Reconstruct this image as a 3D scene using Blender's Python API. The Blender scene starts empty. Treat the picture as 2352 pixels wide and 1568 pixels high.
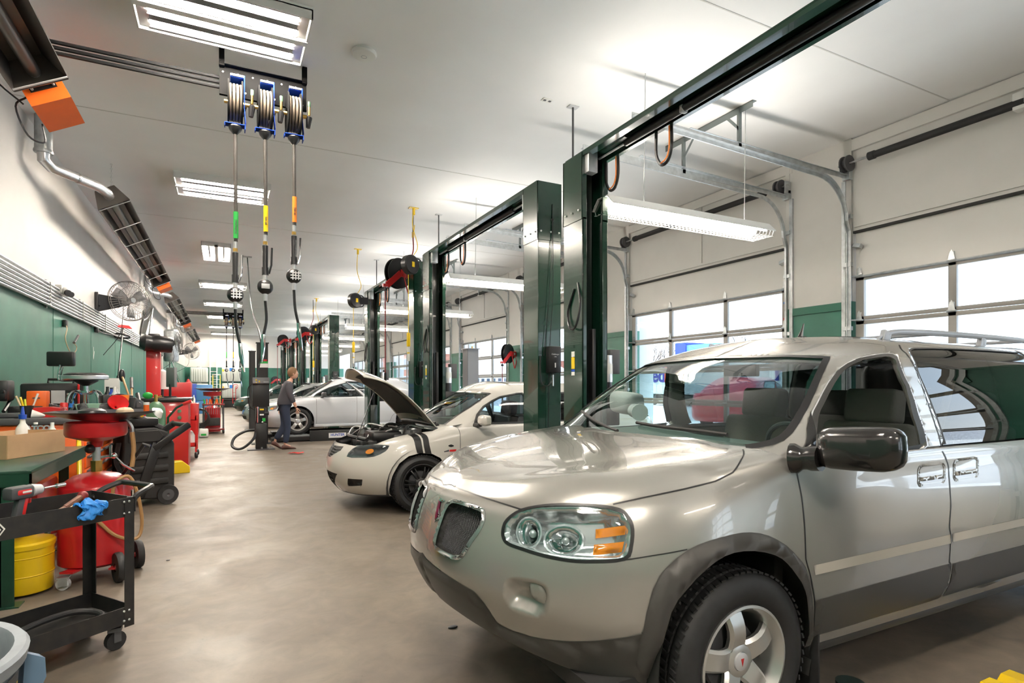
import bpy, bmesh, math, random
from math import sin, cos, pi, radians as R, atan, tan, sqrt
from mathutils import Vector as V, Matrix, Euler
from mathutils.geometry import delaunay_2d_cdt
from mathutils.bvhtree import BVHTree
random.seed(7)
C = bpy.context.scene.collection
SC = bpy.context.scene

# ---------------------------------------------------------------- camera
EYE = V((0.0, 0.0, 1.40)); FPX = 1317.0; CX = 1176.0; HZ = 882.0
YAW = atan((1176 - 512) / FPX)
cam_d = bpy.data.cameras.new('camera'); cam = bpy.data.objects.new('camera', cam_d); C.objects.link(cam)
cam.location = EYE; cam.rotation_euler = (R(90), 0, -YAW)
cam_d.sensor_width = 36; cam_d.lens = 36 * FPX / 2352; cam_d.shift_y = (HZ - 784) / 2352
cam_d.clip_start = .02; cam_d.clip_end = 400
SC.camera = cam
SC.view_settings.view_transform = 'Standard'; SC.view_settings.look = 'None'
SC.view_settings.gamma = 1; SC.view_settings.use_curve_mapping = False
SC.view_settings.exposure = 0.46
SC.cycles.max_bounces = 7; SC.cycles.diffuse_bounces = 4; SC.cycles.glossy_bounces = 3
SC.cycles.transmission_bounces = 4; SC.cycles.transparent_max_bounces = 16
SC.cycles.caustics_reflective = False; SC.cycles.caustics_refractive = False
SC.cycles.sample_clamp_indirect = 12

FWD = V((sin(YAW), cos(YAW), 0)); RGT = V((cos(YAW), -sin(YAW), 0))
def ray(u, v):                      # measuring: the direction a photo point lies in
    return FWD + RGT * ((u - CX) / FPX) + V((0, 0, (HZ - v) / FPX))
def pz(u, v, z): d = ray(u, v); return EYE + d * ((z - EYE.z) / d.z)
def py(u, v, y): d = ray(u, v); return EYE + d * (y / d.y)
def px(u, v, x): d = ray(u, v); return EYE + d * (x / d.x)
def pd(u, v, dep): return EYE + ray(u, v) * dep

# ---------------------------------------------------------------- world and sun
W = bpy.data.worlds.new('world'); SC.world = W; W.use_nodes = True
nt = W.node_tree; nt.nodes.clear()
o_ = nt.nodes.new('ShaderNodeOutputWorld'); b_ = nt.nodes.new('ShaderNodeBackground')
g_ = nt.nodes.new('ShaderNodeTexCoord'); s_ = nt.nodes.new('ShaderNodeSeparateXYZ'); r_ = nt.nodes.new('ShaderNodeValToRGB')
nt.links.new(g_.outputs['Generated'], s_.inputs[0]); nt.links.new(s_.outputs['Z'], r_.inputs[0])
r_.color_ramp.elements[0].position = 0.0; r_.color_ramp.elements[0].color = (.90, .95, 1, 1)
r_.color_ramp.elements[1].position = .5; r_.color_ramp.elements[1].color = (.55, .74, 1, 1)
nt.links.new(r_.outputs[0], b_.inputs[0]); b_.inputs[1].default_value = 3.2
nt.links.new(b_.outputs[0], o_.inputs[0])
sun_d = bpy.data.lights.new('sun', 'SUN'); sun_d.energy = 11; sun_d.angle = R(.6); sun_d.color = (1, .95, .87)
sun = bpy.data.objects.new('sun', sun_d); C.objects.link(sun); sun.rotation_euler = (R(35), 0, R(-160))
LAMP = 1.0
def area(name, loc, sx, sy, power, col=(1, .80, .60), rot=(0, 0, 0)):
    d = bpy.data.lights.new(name, 'AREA'); d.shape = 'RECTANGLE'; d.size = sx; d.size_y = sy
    d.energy = power * LAMP; d.color = col
    o = bpy.data.objects.new(name, d); C.objects.link(o); o.location = loc; o.rotation_euler = rot
    return o

# ---------------------------------------------------------------- materials
def mat(name, col, rough=.5, metal=0, coat=0, noise=0, nscale=8, emit=None, estr=0, spec=.5, bump=0, bscale=60, var=None, coatr=.03):
    m = bpy.data.materials.new(name); m.use_nodes = True
    n = m.node_tree; p = n.nodes['Principled BSDF']
    c = (col[0], col[1], col[2], 1)
    p.inputs['Base Color'].default_value = c; p.inputs['Roughness'].default_value = rough
    p.inputs['Metallic'].default_value = metal; p.inputs['Coat Weight'].default_value = coat
    p.inputs['Coat Roughness'].default_value = coatr
    p.inputs['Specular IOR Level'].default_value = spec
    if emit: p.inputs['Emission Color'].default_value = (*emit, 1); p.inputs['Emission Strength'].default_value = estr
    if noise or bump:
        tc = n.nodes.new('ShaderNodeTexCoord')
    if noise:
        t = n.nodes.new('ShaderNodeTexNoise'); t.inputs['Scale'].default_value = nscale; t.inputs['Detail'].default_value = 6
        n.links.new(tc.outputs['Object'], t.inputs[0])
        mx = n.nodes.new('ShaderNodeMix'); mx.data_type = 'RGBA'
        v2 = var or tuple(max(0, x * (1 - noise)) for x in col)
        mx.inputs[6].default_value = c; mx.inputs[7].default_value = (*v2, 1)
        rp = n.nodes.new('ShaderNodeMapRange'); rp.inputs[1].default_value = .35; rp.inputs[2].default_value = .7
        n.links.new(t.outputs[0], rp.inputs[0]); n.links.new(rp.outputs[0], mx.inputs[0]); n.links.new(mx.outputs[2], p.inputs['Base Color'])
    if bump:
        t2 = n.nodes.new('ShaderNodeTexNoise'); t2.inputs['Scale'].default_value = bscale
        n.links.new(tc.outputs['Object'], t2.inputs[0])
        bp = n.nodes.new('ShaderNodeBump'); bp.inputs['Strength'].default_value = bump; bp.inputs['Distance'].default_value = .01
        n.links.new(t2.outputs[0], bp.inputs['Height']); n.links.new(bp.outputs[0], p.inputs['Normal'])
    return m
def glass(name, tint=(.92, .97, .95), refl=1.0, rough=0.0):
    m = bpy.data.materials.new(name); m.use_nodes = True; n = m.node_tree; n.nodes.clear()
    o = n.nodes.new('ShaderNodeOutputMaterial'); mx = n.nodes.new('ShaderNodeMixShader')
    t = n.nodes.new('ShaderNodeBsdfTransparent'); t.inputs[0].default_value = (*tint, 1)
    g = n.nodes.new('ShaderNodeBsdfGlossy'); g.inputs['Roughness'].default_value = rough
    f = n.nodes.new('ShaderNodeFresnel'); ge = n.nodes.new('ShaderNodeNewGeometry'); mr = n.nodes.new('ShaderNodeMapRange')
    mr.inputs[3].default_value = 1.5; mr.inputs[4].default_value = 1 / 1.5; n.links.new(ge.outputs['Backfacing'], mr.inputs[0]); n.links.new(mr.outputs[0], f.inputs[0])
    ml = n.nodes.new('ShaderNodeMath'); ml.operation = 'MULTIPLY'; ml.inputs[1].default_value = refl; ml.use_clamp = True
    n.links.new(f.outputs[0], ml.inputs[0]); n.links.new(ml.outputs[0], mx.inputs[0])
    n.links.new(t.outputs[0], mx.inputs[1]); n.links.new(g.outputs[0], mx.inputs[2]); n.links.new(mx.outputs[0], o.inputs[0])
    return m
M = {}
def dm(k, *a, **kw): M[k] = mat(k, *a, **kw)
dm('white_wall', (.72, .70, .665), .6, noise=.04, nscale=3)
dm('ceiling', (.92, .92, .91), .55, noise=.05, nscale=1.2)
dm('green_wall', (.045, .19, .135), .34, noise=.25, nscale=2.5)
dm('green_trim', (.03, .15, .10), .4)
dm('lift_green', (.007, .038, .022), .22, coat=.5, noise=.2, nscale=3)
dm('lift_dark', (.008, .015, .013), .3, coat=.3)
dm('steel', (.55, .56, .56), .35, 1, noise=.2, nscale=20)
dm('galv', (.62, .65, .66), .4, .85, noise=.25, nscale=14)
dm('heater_metal', (.17, .155, .14), .38, .8); dm('galv_dark', (.22, .25, .25), .5, .6)
dm('door_frame', (.36, .345, .32), .45, spec=.3)
dm('seam_grey', (.68, .67, .65), .6)
dm('chrome', (.85, .85, .86), .08, 1)
dm('alu', (.72, .72, .73), .3, .9)
dm('satin', (.66, .67, .70), .35, .5)
dm('black', (.012, .012, .013), .35)
dm('black_gloss', (.01, .01, .012), .12, coat=.6)
dm('reel_black', (.012, .012, .012), .9, spec=.03)
dm('reel_blue', (.012, .05, .32), .6, spec=.1)
dm('black_matt', (.02, .02, .02), .7)
dm('rubber', (.018, .018, .019), .6, noise=.3, nscale=30)
dm('dark_grey', (.07, .07, .075), .5)
dm('mid_grey', (.22, .22, .23), .5)
dm('light_grey', (.55, .56, .57), .5)
dm('white', (.82, .82, .80), .4)
dm('door_white', (.76, .74, .705), .45)
dm('lamp_white', (.80, .80, .78), .35)
dm('plastic_white', (.78, .78, .74), .35)
dm('orange', (.85, .14, .015), .4, noise=.12, nscale=5)
dm('red', (.55, .015, .02), .3, coat=.4, noise=.15, nscale=4)
dm('tool_red', (.60, .02, .02), .35, coat=.3)
dm('red_rag', (.6, .06, .05), .9)
dm('dark_red', (.22, .02, .02), .5)
dm('yellow', (.90, .60, .01), .3, coat=.4, noise=.06, nscale=5)
dm('blue', (.015, .07, .45), .3, coat=.3)
dm('blue_bright', (.03, .22, .70), .5)
dm('glove_blue', (.02, .22, .65), .55, bump=.3)
dm('green_tank', (.11, .24, .13), .4, noise=.15)
dm('green_label', (.02, .40, .06), .5)
dm('orange_label', (.95, .25, .02), .5)
dm('card', (.55, .35, .19), .8, noise=.1)
dm('wood', (.55, .33, .14), .5, noise=.3)
dm('tan', (.60, .45, .30), .7)
dm('hose_tan', (.45, .25, .10), .4)
dm('brass', (.65, .42, .12), .3, 1)
dm('bench_green', (.012, .06, .035), .35, coat=.2, noise=.3)
dm('yellow_green', (.7, .75, .05), .4)
dm('skin', (.62, .34, .24), .6)
dm('denim', (.025, .035, .065), .85)
dm('shirt_grey', (.07, .068, .08), .9)
dm('leather_brown', (.10, .04, .03), .6)
dm('hair_brown', (.22, .12, .06), .8)
dm('vinyl', (.012, .012, .012), .3)
dm('tank_white', (.72, .74, .70), .4)
dm('glass_block', (.35, .42, .42), .1)
dm('lens_amber', (.95, .28, .01), .12, coat=.5)
dm('lens_clear', (.75, .76, .78), .08, .6, coat=1)
dm('lamp_on', (1, 1, 1), .5, emit=(1, .90, .78), estr=245)
dm('lamp_on2', (1, .95, .85), .5, emit=(1, .90, .78), estr=48)
dm('brown_brick', (.35, .13, .09), .8)
dm('asphalt', (.45, .45, .47), .9)
dm('concrete_out', (.80, .79, .77), .9)
dm('glass_green', (.32, .55, .42), .35); dm('tray_black', (.010, .012, .018), .30); dm('cart_black', (.012, .012, .013), .5, noise=.5, nscale=18, var=(.026, .023, .020)); dm('rusty', (.22, .11, .08), .6, .5, noise=.4, nscale=30)
dm('can_grey', (.30, .33, .36), .5, noise=.25, nscale=12); dm('can_blue', (.10, .17, .25), .45); dm('mach_black', (.022, .021, .020), .55); dm('bld_lb', (.10, .30, .62), .4)
dm('fan_grey', (.20, .19, .18), .4, .6)
M['glass'] = glass('window_glass', (.93, .96, .97))
M['car_glass'] = glass('car_glass', (.68, .86, .82), 1.5)
M['dark_glass'] = glass('dark_glass', (.22, .25, .27), 1.7)
M['side_glass'] = glass('side_glass', (.45, .52, .55), 1.5)
M['clear'] = glass('clear_plastic', (.85, .92, .93), 1.5, .05)
# ---------------------------------------------------------------- mesh helpers
def smoothing(me, ang=32):
    me.polygons.foreach_set('use_smooth', [True] * len(me.polygons)); me.set_sharp_from_angle(angle=R(ang))
class MB:
    """collects boxes, bars, tubes and turned shapes in world metres, then links them as one mesh"""
    def __init__(s): s.v = []; s.f = []; s.m = []; s.cur = 0; s.mats = []
    def use(s, k):
        if k not in s.mats: s.mats.append(k)
        s.cur = s.mats.index(k); return s
    def add(s, vs, fs):
        b = len(s.v); s.v += [V(p) for p in vs]
        for f in fs: s.f.append([b + i for i in f]); s.m.append(s.cur)
        return s
    def xf(s, mtx, a=0):
        for i in range(a, len(s.v)): s.v[i] = mtx @ s.v[i]
        return s
    def box(s, c, d, rz=0, rot=None, ch=0):
        c = V(c); x, y, z = d[0] / 2, d[1] / 2, d[2] / 2
        if ch:
            k = min(ch, x * .49, y * .49, z * .49); bm = bmesh.new(); bmesh.ops.create_cube(bm, size=1)
            bmesh.ops.scale(bm, vec=d, verts=bm.verts)
            bmesh.ops.bevel(bm, geom=bm.edges[:], offset=k, segments=5 if ch > .045 else 2, affect='EDGES', profile=.5)
            vs = [v.co.copy() for v in bm.verts]; bm.verts.index_update(); fs = [[v.index for v in f.verts] for f in bm.faces]; bm.free()
        else:
            vs = [V((i, j, k)) for i in (-x, x) for j in (-y, y) for k in (-z, z)]
            fs = [(0, 1, 3, 2), (4, 6, 7, 5), (0, 4, 5, 1), (2, 3, 7, 6), (0, 2, 6, 4), (1, 5, 7, 3)]
        m = rot.to_matrix() if rot else Matrix.Rotation(rz, 3, 'Z')
        return s.add([c + m @ p for p in vs], fs)
    def box2(s, a, b, ch=0):
        return s.box([(a[i] + b[i]) / 2 for i in range(3)], [abs(b[i] - a[i]) for i in range(3)], ch=ch)
    def bar(s, p, q, w, h, up=(0, 0, 1), ch=0):
        p, q = V(p), V(q); y = (q - p); L = y.length; y.normalize(); z = V(up); x = y.cross(z)
        if x.length < 1e-4: x = y.cross(V((1, 0, 0)))
        x.normalize(); z = x.cross(y); m = Matrix((x, y, z)).transposed()
        a = len(s.v); s.box((0, 0, 0), (w, L, h), ch=ch)
        for i in range(a, len(s.v)): s.v[i] = (p + q) / 2 + m @ s.v[i]
        return s
    def cyl(s, p, q, r, r2=None, n=16, cap=True):
        p, q = V(p), V(q); r2 = r if r2 is None else r2; d = (q - p).normalized()
        a = d.orthogonal().normalized(); b = d.cross(a)
        vs = [p + (a * cos(t) + b * sin(t)) * r for t in [2 * pi * i / n for i in range(n)]]
        vs += [q + (a * cos(t) + b * sin(t)) * r2 for t in [2 * pi * i / n for i in range(n)]]
        fs = [(i, (i + 1) % n, n + (i + 1) % n, n + i) for i in range(n)]
        if cap: fs += [tuple(range(n))[::-1], tuple(range(n, 2 * n))]
        return s.add(vs, fs)
    def tube(s, pts, r, n=8, closed=False, sm=0, cap=True):
        pts = [V(p) for p in pts]
        if sm:
            q = []; L = len(pts)
            for i in range(L if closed else L - 1):
                p0 = pts[i - 1] if (i or closed) else pts[0] * 2 - pts[1]; p1 = pts[i]; p2 = pts[(i + 1) % L]
                p3 = pts[(i + 2) % L] if (i + 2 < L or closed) else p2 * 2 - p1
                for k in range(sm):
                    t = k / sm; q.append(.5 * ((2 * p1) + (p2 - p0) * t + (2 * p0 - 5 * p1 + 4 * p2 - p3) * t * t + (3 * p1 - p0 - 3 * p2 + p3) * t ** 3))
            if not closed: q.append(pts[-1])
            pts = q
        N = len(pts); rs = r if isinstance(r, (list, tuple)) else [r] * N
        if len(rs) != N: rs = [rs[min(len(rs) - 1, int(i * len(rs) / N))] for i in range(N)]
        vs = []; up = None
        for i, p in enumerate(pts):
            if closed: t = pts[(i + 1) % N] - pts[i - 1]
            else: t = pts[min(i + 1, N - 1)] - pts[max(i - 1, 0)]
            if t.length < 1e-9: t = V((0, 0, 1))
            t.normalize()
            if up is None: up = t.orthogonal().normalized()
            up = (up - t * up.dot(t))
            if up.length < 1e-6: up = t.orthogonal()
            up.normalize(); sd = t.cross(up)
            vs += [p + (up * cos(a) + sd * sin(a)) * rs[i] for a in [2 * pi * k / n for k in range(n)]]
        fs = []
        for i in range(N if closed else N - 1):
            j = (i + 1) % N
            fs += [(i * n + k, i * n + (k + 1) % n, j * n + (k + 1) % n, j * n + k) for k in range(n)]
        if cap and not closed: fs += [tuple(range(n))[::-1], tuple(range((N - 1) * n, N * n))]
        return s.add(vs, fs)
    def lathe(s, prof, o=(0, 0, 0), axis=(0, 0, 1), n=24, cap=False):
        o = V(o); d = V(axis).normalized(); a = d.orthogonal().normalized(); b = d.cross(a); vs = []; fs = []
        for r, h in prof: vs += [o + d * h + (a * cos(t) + b * sin(t)) * r for t in [2 * pi * i / n for i in range(n)]]
        for j in range(len(prof) - 1):
            fs += [(j * n + i, j * n + (i + 1) % n, (j + 1) * n + (i + 1) % n, (j + 1) * n + i) for i in range(n)]
        if cap: fs += [tuple(range(n))[::-1], tuple(range((len(prof) - 1) * n, len(prof) * n))]
        return s.add(vs, fs)
    def ball(s, c, r, n=12, sc=(1, 1, 1)):
        c = V(c); prof = [(max(1e-4, sin(pi * i / n)) * r, -cos(pi * i / n) * r) for i in range(n + 1)]
        a = len(s.v); s.lathe(prof, n=n + 4)
        for i in range(a, len(s.v)): s.v[i] = c + V([s.v[i][k] * sc[k] for k in range(3)])
        return s
    def prism(s, poly, o, ax, ay, depth):
        """flat outline in the (ax, ay) plane through o, given thickness along the normal"""
        o, ax, ay = V(o), V(ax).normalized(), V(ay).normalized(); nrm = ax.cross(ay).normalized() * depth; n = len(poly)
        b = [o + ax * x + ay * y for x, y in poly]; t = [p + nrm for p in b]
        return s.add(b + t, [tuple(range(n))[::-1], tuple(range(n, 2 * n))] + [(i, (i + 1) % n, n + (i + 1) % n, n + i) for i in range(n)])
    def grid(s, f, nu, nv):
        vs = [V(f(i / nu, j / nv)) for j in range(nv + 1) for i in range(nu + 1)]
        return s.add(vs, [(j * (nu + 1) + i, j * (nu + 1) + i + 1, (j + 1) * (nu + 1) + i + 1, (j + 1) * (nu + 1) + i) for j in range(nv) for i in range(nu)])
    def build(s, name, m=None, parent=None, smooth=True, ang=32, bev=0, fixn=True):
        me = bpy.data.meshes.new(name); inv = parent_inv(parent)
        me.from_pydata([inv @ p for p in s.v], [], s.f)
        ks = s.mats or [m]
        for k in ks: me.materials.append(M[k] if isinstance(k, str) else k)
        if s.mats: me.polygons.foreach_set('material_index', s.m)
        if fixn:
            bm = bmesh.new(); bm.from_mesh(me); bmesh.ops.recalc_face_normals(bm, faces=bm.faces); bm.to_mesh(me); bm.free()
        if smooth: smoothing(me, ang)
        o = bpy.data.objects.new(name, me); C.objects.link(o)
        if parent: o.parent = parent
        if bev:
            b = o.modifiers.new('b', 'BEVEL'); b.width = bev; b.segments = 2; b.limit_method = 'ANGLE'; b.angle_limit = R(40)
        return o
WM = {}
def parent_inv(p):
    m = Matrix.Identity(4)
    while p is not None:
        m = Matrix.LocRotScale(p.location, p.rotation_euler, None) @ m; p = p.parent
    return m.inverted()
def thing(name, label, cat, loc=(0, 0, 0), rz=0, group=None):
    o = bpy.data.objects.new(name, None); C.objects.link(o); o.location = loc; o.rotation_euler = (0, 0, rz)
    o.empty_display_size = .1
    return tag(o, label, cat, group)
def tag(o, label, cat, group=None):
    o['label'] = label; o['category'] = cat
    if group: o['group'] = group
    return o
def struct(o, k='structure'): o['kind'] = k; return o
def kids(o): return [c for c in ALLKIDS.get(o.name, [])]
def dup(root, loc, rz=None, label=None, group=None):
    """a copy of a thing with its parts and sub-parts"""
    def cp(o, par):
        c = o.copy(); C.objects.link(c); c.parent = par
        for ch in list(o.children): cp(ch, c)
        return c
    r = cp(root, None); r.location = loc
    if rz is not None: r.rotation_euler = (0, 0, rz)
    if label: r['label'] = label
    if group: r['group'] = group
    return r
FONT_CACHE = {}
def text_mesh(s, name, m, size, o, ax, ay, parent=None, depth=.001, align='CENTER', bold=0):
    """lettering as a flat mesh; o centre, ax reading direction, ay up"""
    c = bpy.data.curves.new(name, 'FONT'); c.body = s; c.size = size; c.align_x = align; c.align_y = 'CENTER'; c.extrude = depth; c.offset = bold
    t = bpy.data.objects.new(name, c); C.objects.link(t)
    dg = bpy.context.evaluated_depsgraph_get(); me = bpy.data.meshes.new_from_object(t.evaluated_get(dg))
    bpy.data.objects.remove(t); me.name = name
    ax, ay = V(ax).normalized(), V(ay).normalized(); az = ax.cross(ay)
    mt = Matrix((ax, ay, az)).transposed().to_4x4(); mt.translation = V(o)
    me.transform(parent_inv(parent) @ mt); me.materials.clear(); me.materials.append(M[m])
    ob = bpy.data.objects.new(name, me); C.objects.link(ob)
    if parent: ob.parent = parent
    return ob
# ---------------------------------------------------------------- the room
XL, XR, YN, YF, ZC = -2.01, 7.04, -8.4, 39.9, 4.48
ZG = 2.44
def concrete():
    m = bpy.data.materials.new('floor_concrete'); m.use_nodes = True; n = m.node_tree; p = n.nodes['Principled BSDF']
    tc = n.nodes.new('ShaderNodeTexCoord')
    def nz(sc, det=6, dist=0, rough=.6):
        t = n.nodes.new('ShaderNodeTexNoise'); t.inputs['Scale'].default_value = sc; t.inputs['Detail'].default_value = det
        t.inputs['Distortion'].default_value = dist; t.inputs['Roughness'].default_value = rough; n.links.new(tc.outputs['Object'], t.inputs[0]); return t
    def ramp(t, a, b, ca, cb):
        r = n.nodes.new('ShaderNodeValToRGB'); r.color_ramp.elements[0].position = a; r.color_ramp.elements[1].position = b
        r.color_ramp.elements[0].color = (*ca, 1); r.color_ramp.elements[1].color = (*cb, 1); n.links.new(t.outputs[0], r.inputs[0]); return r
    def mul(a, b, f=1):
        x = n.nodes.new('ShaderNodeMix'); x.data_type = 'RGBA'; x.blend_type = 'MULTIPLY'; x.inputs[0].default_value = f
        n.links.new(a, x.inputs[6]); n.links.new(b, x.inputs[7]); return x.outputs[2]
    base = ramp(nz(.9, 8, .4), .3, .72, (.142, .116, .090), (.212, .176, .138))
    mot = ramp(nz(5, 8, 1.2), .35, .7, (.82, .82, .83), (1.05, 1.04, 1.02))
    st = ramp(nz(.45, 5, 1.5), .33, .45, (.70, .70, .72), (1, 1, 1))
    spk = ramp(nz(34, 2, 0), .22, .29, (.55, .52, .5), (1, 1, 1))
    c = mul(mul(mul(base.outputs[0], mot.outputs[0]), st.outputs[0], .8), spk.outputs[0], .7)
    n.links.new(c, p.inputs['Base Color'])
    rr = ramp(nz(1.7, 6, .8), .3, .7, (.42,) * 3, (.62,) * 3); n.links.new(rr.outputs[0], p.inputs['Roughness'])
    bp = n.nodes.new('ShaderNodeBump'); bp.inputs['Strength'].default_value = .12; bp.inputs['Distance'].default_value = .01
    n.links.new(nz(14, 6).outputs[0], bp.inputs['Height']); n.links.new(bp.outputs[0], p.inputs['Normal'])
    return m
M['concrete'] = concrete()
def B(name, a, b, m, kind='structure', ch=0):
    o = MB().box2(a, b, ch=ch).build(name, m)
    if kind: struct(o, kind)
    return o
B('floor', (XL - .3, YN - .2, -.2), (XR + .25, YF + .3, 0), 'concrete')
B('ceiling', (XL - .3, YN - .2, ZC), (XR + .3, YF + .3, ZC + .2), 'ceiling')
# ceiling seams
mb = MB(); p = px(1600, 0, 0)
a = pz(1600, 0, ZC); b = pz(2245, 253, ZC); yy = (a.y + b.y) / 2
for k in range(10): mb.box2((XL, yy + k * 4.41 - .006, ZC - .004), (XR, yy + k * 4.41 + .006, ZC + .02))
struct(mb.build('trim_1', 'seam_grey'))
def wall(name, a, b, zs=((0, ZG, 'green_wall'), (ZG, ZC, 'white_wall'))):
    mb = MB()
    for z0, z1, m in zs: mb.use(m).box2((a[0], a[1], z0), (b[0], b[1], z1))
    return struct(mb.build(name))
wall('wall_left', (XL - .2, YN, 0), (XL, YF, 0))
wall('wall_far', (XL - .2, YF, 0), (XR + .2, YF + .2, 0))
wall('wall_near', (XL - .2, YN - .2, 0), (XR + .2, YN, 0))
# left wall panel joints
mb = MB()
for k in range(16): mb.box2((XL - .01, 2.2 + k * 2.44, 0), (XL + .004, 2.212 + k * 2.44, ZG))
mb.box2((XL - .01, YN, ZG - .02), (XL + .012, YF, ZG + .02))
struct(mb.build('trim_2', 'green_trim'))
# right wall: piers, headers, and the sectional doors between the piers
DW, P0, PER, DH = 3.47, 1.03, 4.41, 3.30
mb = MB(); edges = [YN] + [e for k in range(-2, 9) for e in (P0 + k * PER, P0 + k * PER + DW)]
for i in range(0, len(edges), 2):
    y0 = edges[i]; y1 = min(edges[i + 1] if i + 1 < len(edges) else YF, YF)
    if y1 <= y0: continue
    mb.use('green_wall').box2((XR, y0, 0), (XR + .25, y1, ZG)); mb.use('white_wall').box2((XR, y0, ZG), (XR + .25, y1, ZC))
for k in range(-2, 9):
    y0 = P0 + k * PER; y1 = min(y0 + DW, YF)
    if y0 < YF: mb.use('white_wall').box2((XR + .03, y0, DH), (XR + .25, y1, ZC))
struct(mb.build('wall_right'))
mb = MB()
for k in range(-2, 9):
    y0 = P0 + k * PER + DW; y1 = min(y0 + PER - DW, YF)
    if y0 >= YF: break
    for a, b in (((y0, .0), (y0 + .1, ZG)), ((y1 - .1, .0), (y1, ZG)), ((y0 + .1, ZG - .1), (y1 - .1, ZG))):
        mb.use('green_trim').box2((XR - .02, a[0], a[1]), (XR + .01, b[0], b[1]))
    mb.use('white_wall').box2((XR - .012, y0, ZG), (XR + .01, y0 + .1, ZC)); mb.box2((XR - .012, y1 - .06, ZG), (XR + .01, y1, ZC))
struct(mb.build('trim_3'))
mb = MB()
for k in range(8):
    y0 = P0 + k * PER
    mb.box2((XR + .01, y0 + .02, DH + .06), (XR + .045, y0 + .05, ZC - .2)); mb.box2((XR + .01, y0 + 1.6, DH + .1), (XR + .04, y0 + 1.615, ZC - .15))
    mb.box2((XR + .01, y0 + .02, DH + .06), (XR + .045, y0 + DW - .02, DH + .09)); mb.box2((XR - .01, y0 - .1, ZC - .16), (XR + .04, y0 + DW + .1, ZC - .02))
struct(mb.build('trim_4', 'white_wall'))
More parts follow.
